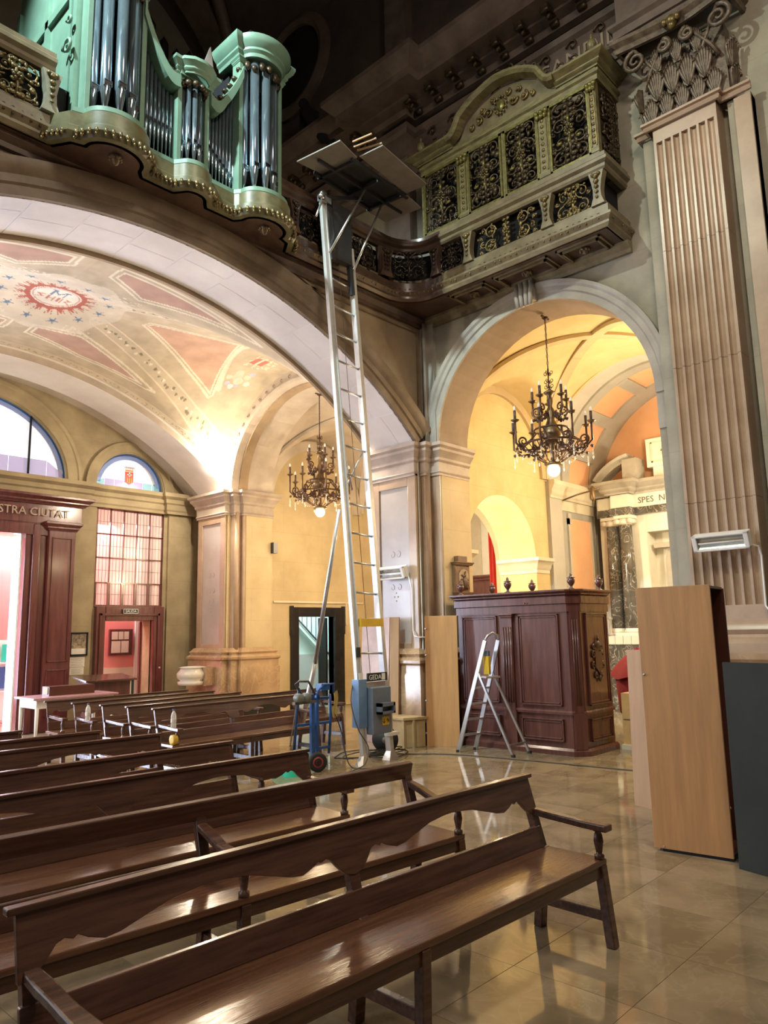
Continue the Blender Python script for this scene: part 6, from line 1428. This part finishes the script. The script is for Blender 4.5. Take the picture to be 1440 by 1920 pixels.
t, d, n, A = slab('dark_grey_board', 'dark grey laminate board leaning at the right edge', ((5.36, 1.86), (5.22, 1.35)), 1.34, .022, M['greyboard'], (.03, 0))
t, d, n, A = slab('pale_beech_board', 'narrow pale beech board leaning behind the wardrobe', ((6.62, 3.16), (6.47, 2.72)), 1.38, .02, M['beechpale'], (.10, .02))
t, d, n, A = slab('whitish_board', 'whitish pink board leaning on the near pillar behind the ladder', ((7.98, 8.05), (8.02, 7.52)), 1.80, .03, mat('pale_pink_laminate', (.66, .50, .45), .5), (.10, 0))
t, d, n, A = slab('beech_edge_board', 'slim board with beech edge leaning on the near pillar left of the crate', ((8.03, 7.50), (8.07, 7.36)), 1.80, .03, M['beechpale'], (.08, 0))
cbx = thing('storage_crate', (8.02, 7.1, 0), 'tan plastic storage crate with lid on the floor by the near pillar', 'crate')
part('crate_body', MB().prism([(7.82, 7.02), (8.12, 6.88), (8.13, 7.30), (7.88, 7.36)], 0, .37, lambda a, b, d: (a, b, d)), M['card'], cbx, bev=.008)
part('crate_lid', MB().prism([(7.79, 7.00), (8.14, 6.85), (8.14, 7.32), (7.86, 7.38)], .37, .41, lambda a, b, d: (a, b, d)), M['card'], cbx, bev=.006)
part('crate_ribs', MB().box(7.80, 7.84, 7.0, 7.03, .0, .37).box(7.93, 7.96, 6.93, 6.97, 0, .37), M['card'], cbx)
rb = thing('red_fabric', (10.6, 4.8, .9), 'crimson cloth heap between the confessional and the pale board', 'cloth')
bm_ = MB(); bm_.grid(lambda u, v: (10.6+.35*math.cos(2*PI*u)*(1-v)*(1+.1*math.sin(u*30)), 4.85+.45*math.sin(2*PI*u)*(1-v), .86+.42*v**.7+.02*math.sin(u*40)), 32, 6); part('drape', bm_, M['redc'], rb); part('skirt', MB().lathe([(.30, .35), (.34, .9)], (10.6, 4.85, 0), 16), M['redc'], rb)
part('stand', MB().lathe([(.25, 0), (.25, .03), (.03, .05), (.03, .6)], (10.6, 4.85, 0), 12), M['iron'], rb)
yb = thing('low_oak_cabinet', (9.7, 4.35, 0), 'low light oak cabinet between the confessional and the pale board', 'cabinet')
part('body', MB().box(9.5, 10.1, 4.15, 4.62, .06, .72), mat('light_oak', (.72, .47, .20), .45), yb); part('drawer_line', MB().box(9.49, 9.5, 4.17, 4.60, .38, .385), M['text'], yb); part('foot', MB().box(9.46, 10.1, 4.1, 4.64, 0, .06), M['cream'], yb)

# ---------------------------------------------------------------- furniture lift ladder
ld = thing('ladder_lift', (6.8, 6.56, 0), 'very tall aluminium furniture lift ladder rising to the gallery', 'ladder lift')
LB, RB_ = Vector((6.55, 6.54, .12)), Vector((7.07, 6.58, .10))
LT, RT = Vector((6.07, 6.68, 7.24)), Vector((6.60, 6.70, 6.79))
part('left_rail', MB().bar(LB, LT, .055, .075, (1, 0, 0)).bar(LB+Vector((.03, 0, 0)), LT+Vector((.03, 0, 0)), .085, .018, (1, 0, 0)), M['aluw'], ld)
part('right_rail', MB().bar(RB_, RT, .055, .075, (1, 0, 0)).bar(RB_+Vector((-.03, 0, 0)), RT+Vector((-.03, 0, 0)), .085, .018, (1, 0, 0)), M['aluw'], ld)
rl_ = lambda z: LB+(LT-LB)*((z-.12)/(7.24-.12)); rr_ = lambda z: RB_+(RT-RB_)*((z-.1)/(6.79-.1))
z = 1.32
while z < 6.9: part('rung', MB().tube([rl_(z+.02), rr_(min(z, 6.7))], .014, 8), M['alu'], ld); z += .375
for p in (LB, RB_):
    part('foot', MB().add([(p.x+a*.09, p.y+b*.07, 0) for a, b in ((-1, -1), (1, -1), (1, 1), (-1, 1))]+[(p.x+a*.025, p.y+b*.03, .14) for a, b in ((-1, -1), (1, -1), (1, 1), (-1, 1))], [(3, 2, 1, 0), (4, 5, 6, 7), (0, 1, 5, 4), (1, 2, 6, 5), (2, 3, 7, 6), (3, 0, 4, 7)]).bar(p+Vector((0, 0, .05)), p+Vector((0, 0, .5)), .05, .045, (1, 0, 0)), M['alu'], ld)
part('foot_clamp', MB().box(6.98, 7.16, 6.50, 6.60, .30, .34), M['whitep'], ld)
wn = MB().box(6.60, 6.93, 6.42, 6.56, .36, .92); o = part('winch_box', wn, M['bluegrey'], ld, bev=.01)
part('winch_handle', MB().box(6.66, 6.92, 6.34, 6.42, .69, .73).box(6.66, 6.92, 6.34, 6.42, .60, .63).box(6.66, 6.69, 6.34, 6.42, .60, .73).box(6.89, 6.92, 6.34, 6.42, .60, .73), M['bluegrey'], o)
part('side_cover', MB().box(6.44, 6.58, 6.50, 6.62, .45, 1.02), mat('pale_blue_steel', (.16, .29, .50), .4), o)
part('warning_sticker', MB().box(6.76, 6.88, 6.414, 6.42, .46, .56), M['yelplas'], o); place('sticker_arrows', text_mesh('sticker_arrows', '↓↑', .08, M['text'], .001), o, (6.82-6.8, 6.412-6.56, .48), XR)
part('name_plate', MB().box(6.60, 6.95, 6.50, 6.52, .99, 1.09), M['greyboard'], ld); place('lettering', text_mesh('lettering', 'GEDA', .085, M['whitep'], .001), ld, (6.73-6.8, 6.498-6.56, 1.01), XR)
part('plate_sticker', MB().box(6.85, 6.91, 6.496, 6.50, 1.0, 1.08), M['whitep'], ld)
part('cross_beam', MB().bar((6.57, 6.56, .95), (7.0, 6.58, .95), .05, .06), M['alu'], ld)
part('yellow_bar', MB().box(6.50, 6.90, 6.50, 6.55, 1.66, 1.76), M['yelplas'], ld)
for z_, h_, nm in ((1.35, .12, 1), (.95, .3, 1)): q = rl_(z_); part('rail_label', MB().box(q.x-.035, q.x+.035, q.y-.045, q.y-.041, z_-h_/2, z_+h_/2), M['greyboard'] if h_ < .2 else M['whitep'], ld)
part('support_strut', MB().tube([(6.72, 8.0, 0), (6.58, 7.45, 1.2)], .035, 10).tube([(6.58, 7.45, 1.2), (6.30, 6.66, 3.12)], .028, 10), M['alu'], ld)
part('strut_brace', MB().tube([rl_(4.05), (6.6, 6.9, 3.4)], .012, 6).tube([rr_(4.05), (6.6, 6.9, 3.4)], .012, 6).tube([rl_(4.15), rl_(3.4)+Vector((.2, .05, 0))], .012, 6), M['alu'], ld)
part('hoist_rope', MB().tube([rl_(1.0)+Vector((.25, .03, 0)), rl_(7.0)+Vector((.25, .03, 0))], .005, 4), M['cord'], ld)
part('top_carriage', MB().bar(rl_(6.45)+Vector((.08, -.02, 0)), rl_(7.2)+Vector((.08, -.02, 0)), .08, .07, (1, 0, 0)).bar(rr_(6.1)+Vector((-.06, -.02, 0)), rr_(6.75)+Vector((-.1, -.02, .4)), .06, .06, (1, 0, 0)).bar((6.15, 6.66, 6.6), (6.62, 6.68, 6.5), .03, .05).bar((6.15, 6.66, 7.1), (6.62, 6.68, 7.0), .03, .05).box(6.2, 6.55, 6.62, 6.72, 6.5, 7.3), M['steel'], ld)
part('top_pulley', MB().lathe([(.05, -.02), (.05, .02)], (6.05, 6.64, 7.34), 12, 'y').lathe([(.04, -.03), (.04, .03)], (5.98, 6.60, 7.26), 12, 'y').box(5.98, 6.16, 6.60, 6.68, 7.22, 7.30), M['alu'], ld)
pf = thing('lift_platform', (6.6, 6.3, 7.6), 'grey lift platform of board flaps at the top of the tall ladder', 'platform')
def flat(pts, z, th, m, name, parent): part(name, MB().prism(pts, z, z+th, lambda a, b, d: (a, b, d)), m, parent, bev=.002)
flat([(5.61, 6.66), (5.72, 5.96), (6.10, 6.05), (6.04, 6.62)], 7.60, .018, M['lam'], 'side_flap', pf)
flat([(6.13, 6.03), (6.18, 5.67), (7.20, 5.80), (7.16, 6.14)], 7.62, .018, M['lam'], 'front_flap', pf)
flat([(7.16, 6.12), (7.53, 6.19), (7.43, 6.80), (7.01, 6.78)], 7.58, .018, M['lam'], 'side_flap', pf)
flat([(6.04, 6.14), (7.12, 6.18), (7.0, 6.72), (6.02, 6.66)], 7.62, .03, M['steel'], 'platform_frame', pf)
part('frame_bars', MB().bar((5.9, 6.64, 7.58), (7.05, 6.72, 7.58), .04, .05).bar((6.05, 6.10, 7.59), (7.2, 6.16, 7.59), .04, .05).bar((6.1, 6.1, 7.58), (6.02, 6.7, 7.58), .04, .05).bar((6.62, 6.12, 7.57), (6.56, 6.7, 7.57), .05, .05).bar((7.1, 6.15, 7.58), (7.0, 6.74, 7.58), .04, .05).bar((5.75, 6.4, 7.57), (7.4, 6.45, 7.57), .03, .04), M['steel'], pf)
part('slatted_rear_flap', MB().bar((6.08, 6.02, 7.68), (6.2, 5.70, 7.68), .02, .02).bar((6.02, 6.02, 7.70), (6.12, 5.72, 7.72), .02, .02).bar((5.98, 6.0, 7.74), (6.06, 5.74, 7.76), .02, .02), M['beechpale'], pf)
part('support_arm', MB().tube([(6.12, 6.60, 6.52), (6.62, 6.40, 7.58)], .016, 8).tube([(6.58, 6.62, 6.45), (7.05, 6.50, 7.58)], .016, 8).tube([(6.0, 6.62, 7.2), (5.85, 6.56, 6.9)], .014, 6), M['alu'], pf)
part('tilt_arm', MB().bar((6.05, 6.66, 7.3), (6.75, 6.6, 7.56), .03, .05).bar((6.1, 6.66, 7.3), (6.6, 6.66, 7.1), .03, .04), M['steel'], pf)
# hand truck
ht = thing('hand_truck', (6.15, 6.95, 0), 'blue steel hand truck with black tyres and red hubs beside the tall ladder', 'hand truck')
Bm = M['blue']
part('frame', MB().tube([(5.92, 7.10, .15), (5.93, 7.02, .84), (5.90, 6.98, .95)], .017, 8).tube([(6.42, 7.02, .12), (6.40, 6.96, .6), (6.36, 6.93, .84)], .017, 8), Bm, ht)
part('central_mast', MB().box(6.06, 6.11, 6.93, 6.97, .14, .86).box(6.14, 6.18, 6.93, 6.97, .14, .88), Bm, ht)
part('cross_bars', MB().bar((5.92, 7.04, .50), (6.41, 6.97, .50), .03, .03).bar((5.93, 7.02, .80), (6.38, 6.95, .80), .03, .03).bar((5.92, 7.08, .20), (6.42, 7.0, .20), .03, .03), Bm, ht)
part('handle', MB().tube([(5.98, 6.95, .78), (5.92, 6.94, .86), (5.80, 6.92, 1.0), (5.84, 6.90, 1.03), (5.97, 6.88, 1.02), (6.02, 6.86, .92), (6.06, 6.86, .86)], .014, 8), M['steel'], ht)
part('upper_hoop', MB().tube([(6.16, 6.9, .80), (6.12, 6.88, .9), (6.20, 6.86, .97), (6.36, 6.86, .97), (6.38, 6.88, .86)], .014, 8).box(6.16, 6.30, 6.86, 6.96, .90, .98), Bm, ht)
part('toe_plate', MB().box(6.0, 6.22, 6.98, 7.12, .015, .03), Bm, ht)
for (x, y) in ((5.95, 6.70), (6.10, 7.18)):
    r_ = .11 if x < 6 else .10
    w_ = MB(); pr_ = [(r_*.6, -.028), (r_*.85, -.034), (r_, -.018), (r_, .018), (r_*.85, .034), (r_*.6, .028)]
    w_.lathe(pr_, (0, 0, 0), 22, 'x'); o = place('tyre', w_.data('tyre', M['rubber']), ht, (x-6.15, y-6.95, r_), (0, 0, R(60)))
    place('hub', MB().lathe([(r_*.62, -.02), (r_*.55, -.03), (r_*.2, -.025), (.02, -.04), (.02, .04), (r_*.2, .025), (r_*.62, .02)], (0, 0, 0), 16, 'x').data('hub', M['redhub']), o)
part('axle', MB().tube([(5.95, 6.70, .11), (6.10, 7.18, .10)], .012, 8), M['steel'], ht)
wk = thing('work_lamp', (5.86, 6.9, .82), 'pair of round grey work lamps clamped to the hand truck top', 'work lamp')
for x in (5.80, 5.92): part('lamp_head', MB().lathe([(.045, -.05), (.052, -.03), (.052, .04), (.045, .05)], (x, 6.86, .84), 14, 'y'), mat('grey_green_plastic', (.20, .22, .19), .5) if 'ggp' not in M else M['ggp'], wk); M['ggp'] = bpy.data.materials['grey_green_plastic']
part('bracket', MB().box(5.76, 6.10, 6.88, 6.93, .76, .79).tube([(5.78, 6.88, .76), (5.55, 6.72, .33)], .006, 5), M['cord'], wk)
yc = MB().grid(lambda u, v: (6.40+.07*u+.015*math.sin(v*6), 6.90+.02*math.sin(u*8), .86-.32*v+.03*u), 6, 10); tag(part('yellow_cloth', yc, mat('mustard_cloth', (.58, .40, .10), .8)), 'mustard yellow cloth hanging from the hand truck', 'cloth')
# cable drum and cables
cd = thing('cable_drum', (7.42, 7.0, 0), 'round black cable drum standing behind the right foot of the tall ladder', 'cable drum')
dm = MB().lathe([(.17, -.07), (.17, -.06), (.11, -.055), (.11, .055), (.17, .06), (.17, .07)], (0, 0, 0), 24, 'y'); place('reel', dm.data('reel', M['rubber']), cd, (0, 0, .17), (0, 0, R(-40)))
place('wound_cable', MB().lathe([(.145, -.05), (.15, 0), (.145, .05)], (0, 0, 0), 24, 'y').data('wound_cable', M['cable']), cd, (0, 0, .17), (0, 0, R(-40)))
place('hub', MB().lathe([(.05, -.08), (.05, .08)], (0, 0, 0), 14, 'y').data('hub', M['cord']), cd, (0, 0, .17), (0, 0, R(-40)))
rd = random.Random(5)
def bez(P, n=10):
    out = []
    for i in range(len(P)-1):
        p0_, p1_, p2_, p3_ = [Vector(P[max(0, min(len(P)-1, i+j))]) for j in (-1, 0, 1, 2)]
        for k in range(n): t = k/n; out.append(.5*((2*p1_)+(p2_-p0_)*t+(2*p0_-5*p1_+4*p2_-p3_)*t*t+(3*p1_-p0_-3*p2_+p3_)*t**3))
    return out+[Vector(P[-1])]
tg = []
for k in range(6):
    cx_, cy_ = 6.98+rd.uniform(-.28, .36), 6.98+rd.uniform(-.2, .32); rx, ry, ph = rd.uniform(.18, .42), rd.uniform(.10, .24), rd.random()*6
    tg += [(cx_+rx*math.cos(t+ph)*(1+.15*math.sin(3*t)), cy_+ry*math.sin(t+ph)*(1+.2*math.cos(2*t)), .009+.0145*k) for t in [2*PI*i/9 for i in range(9)]]
tag(part('coiled_cable', MB().tube(bez(tg, 5), .0065, 5), M['cable']), 'long black cable lying in loose tangled loops around the tall ladder feet', 'cable')
tag(part('floor_cable', MB().tube(bez([(7.35, 6.85, .009), (7.5, 6.62, .009), (7.80, 6.14, .009), (7.98, 5.2, .009), (8.06, 4.5, .009), (8.13, 3.9, .009), (8.3, 3.2, .009), (8.0, 2.4, .009)]), .009, 6), M['cord']), 'long thin cable running across the polished floor before the confessional', 'cable')
tag(part('hanging_cable', MB().tube(bez([(6.46, 6.62, .98), (6.36, 6.55, .75), (6.42, 6.5, .45), (6.55, 6.46, .22), (6.45, 6.42, .05), (6.25, 6.40, .01), (6.1, 6.35, .012)]), .008, 6), M['cord']), 'thin cable hanging from the ladder winch down to the floor', 'cable')
tag(part('trailing_cable', MB().tube(bez([(6.42, 6.9, .60), (6.46, 6.84, .4), (6.40, 6.7, .15), (6.36, 6.55, .01), (6.42, 6.3, .01)]), .008, 6), M['cable']), 'black cable trailing from the hand truck to the floor', 'cable')
# stepladder
sl_ = thing('stepladder', (8.2, 5.8, 0), 'open aluminium stepladder standing before the confessional', 'stepladder')
f1, f2, b1, b2 = Vector((8.02, 6.24, 0)), Vector((8.32, 6.18, 0)), Vector((8.10, 5.43, 0)), Vector((8.48, 5.43, 0))
t1_, t2_ = Vector((8.20, 5.86, 1.45)), Vector((8.36, 5.76, 1.45)); m1, m2 = f1+(t1_-f1)*.80, f2+(t2_-f2)*.80
def lerp(a, b, t): return a+(b-a)*t
part('front_rail', MB().bar(f1, t1_, .06, .025, (1, 0, 0)), M['alu'], sl_, bev=.004); part('front_rail', MB().bar(f2, t2_, .06, .025, (1, 0, 0)), M['alu'], sl_, bev=.004)
part('top_hoop', MB().tube([t1_, t1_+Vector((.03, -.02, .06)), (t1_+t2_)/2+Vector((.02, 0, .10)), t2_+Vector((0, 0, .06)), t2_], .018, 8), M['alu'], sl_)
part('rear_leg', MB().bar(b1, lerp(f1, t1_, .72), .03, .025, (1, 0, 0)), M['alu'], sl_); part('rear_leg', MB().bar(b2, lerp(f2, t2_, .72), .03, .025, (1, 0, 0)), M['alu'], sl_)
for k in range(4): t = .15+.14*k; a, b = lerp(f1, t1_, t), lerp(f2, t2_, t); part('tread', MB().bar(a, b, .08, .022), M['alu'], sl_)
a, b = lerp(f1, t1_, .67), lerp(f2, t2_, .67); part('platform', MB().bar(a+Vector((0, -.08, 0)), b+Vector((0, -.08, 0)), .24, .025), M['alu'], sl_, bev=.004)
part('tool_holder', MB().bar(lerp(a, b, .55)+Vector((-.01, -.06, .03)), lerp(a, b, .55)+Vector((-.01, -.06, .27)), .09, .05, (1, 0, 0)), M['yelplas'], sl_, bev=.006)
part('holder_top', MB().bar(lerp(a, b, .55)+Vector((-.01, -.06, .27)), lerp(a, b, .55)+Vector((-.01, -.06, .34)), .08, .045, (1, 0, 0)), M['bluegrey'], sl_)
for p in (f1, f2, b1, b2): part('rubber_foot', MB().box(p.x-.02, p.x+.02, p.y-.02, p.y+.02, 0, .03), M['rubber'], sl_)
part('rear_brace', MB().bar(lerp(b1, m1, .12), lerp(b2, m2, .12), .015, .02), M['alu'], sl_)
# small hooded sconce lamp left of the altar and a wall light on the far aisle
ib = thing('iron_bracket', (8.4, 9.0, 10.4), 'curved dark iron bracket hanging from the cornice above the lift platform', 'bracket')
part('curved_arm', MB().tube(bez([(8.05, 9.32, 11.25), (8.0, 9.22, 11.0), (8.0, 9.07, 10.71), (8.0, 8.78, 10.29), (8.0, 8.55, 10.04)], 5), [.05]*4+[.09]*13+[.05]*4, 8).ball((8.04, 9.34, 11.28), .10, 8), M['void'], ib)
part('wall_plate', MB().box(8.0, 8.3, 9.22, 9.42, 10.5, 11.2), M['void'], ib)
sn = thing('bracket_lamp', (12.3, 7.0, 4.2), 'thin iron bracket lamp with a hanging rod beside the altarpiece', 'lamp')
part('arm', MB().tube([(12.72, 7.1, 4.05), (12.74, 6.8, 4.12), (12.76, 6.35, 4.18)], .016, 6), M['bronze'], sn)
part('hanging_rod', MB().tube([(12.76, 6.5, 4.16), (12.78, 6.5, 2.2)], .008, 5), M['steel'], sn)
part('lantern', MB().lathe([(.01, 4.25), (.05, 4.2), (.05, 4.0), (.02, 3.95)], (12.78, 6.5, 0), 8), M['bronze'], sn)
cdl = thing('altar_candlestick', (13.4, 6.7, 1.42), 'small dark candlestick standing in front of the altar columns', 'candlestick')
part('stick', MB().lathe([(.07, 1.42), (.07, 1.45), (.02, 1.48), (.03, 1.62), (.015, 1.7), (.05, 1.75), (.05, 1.77)], (13.66, 6.75, 0), 10), M['altarg'], cdl)
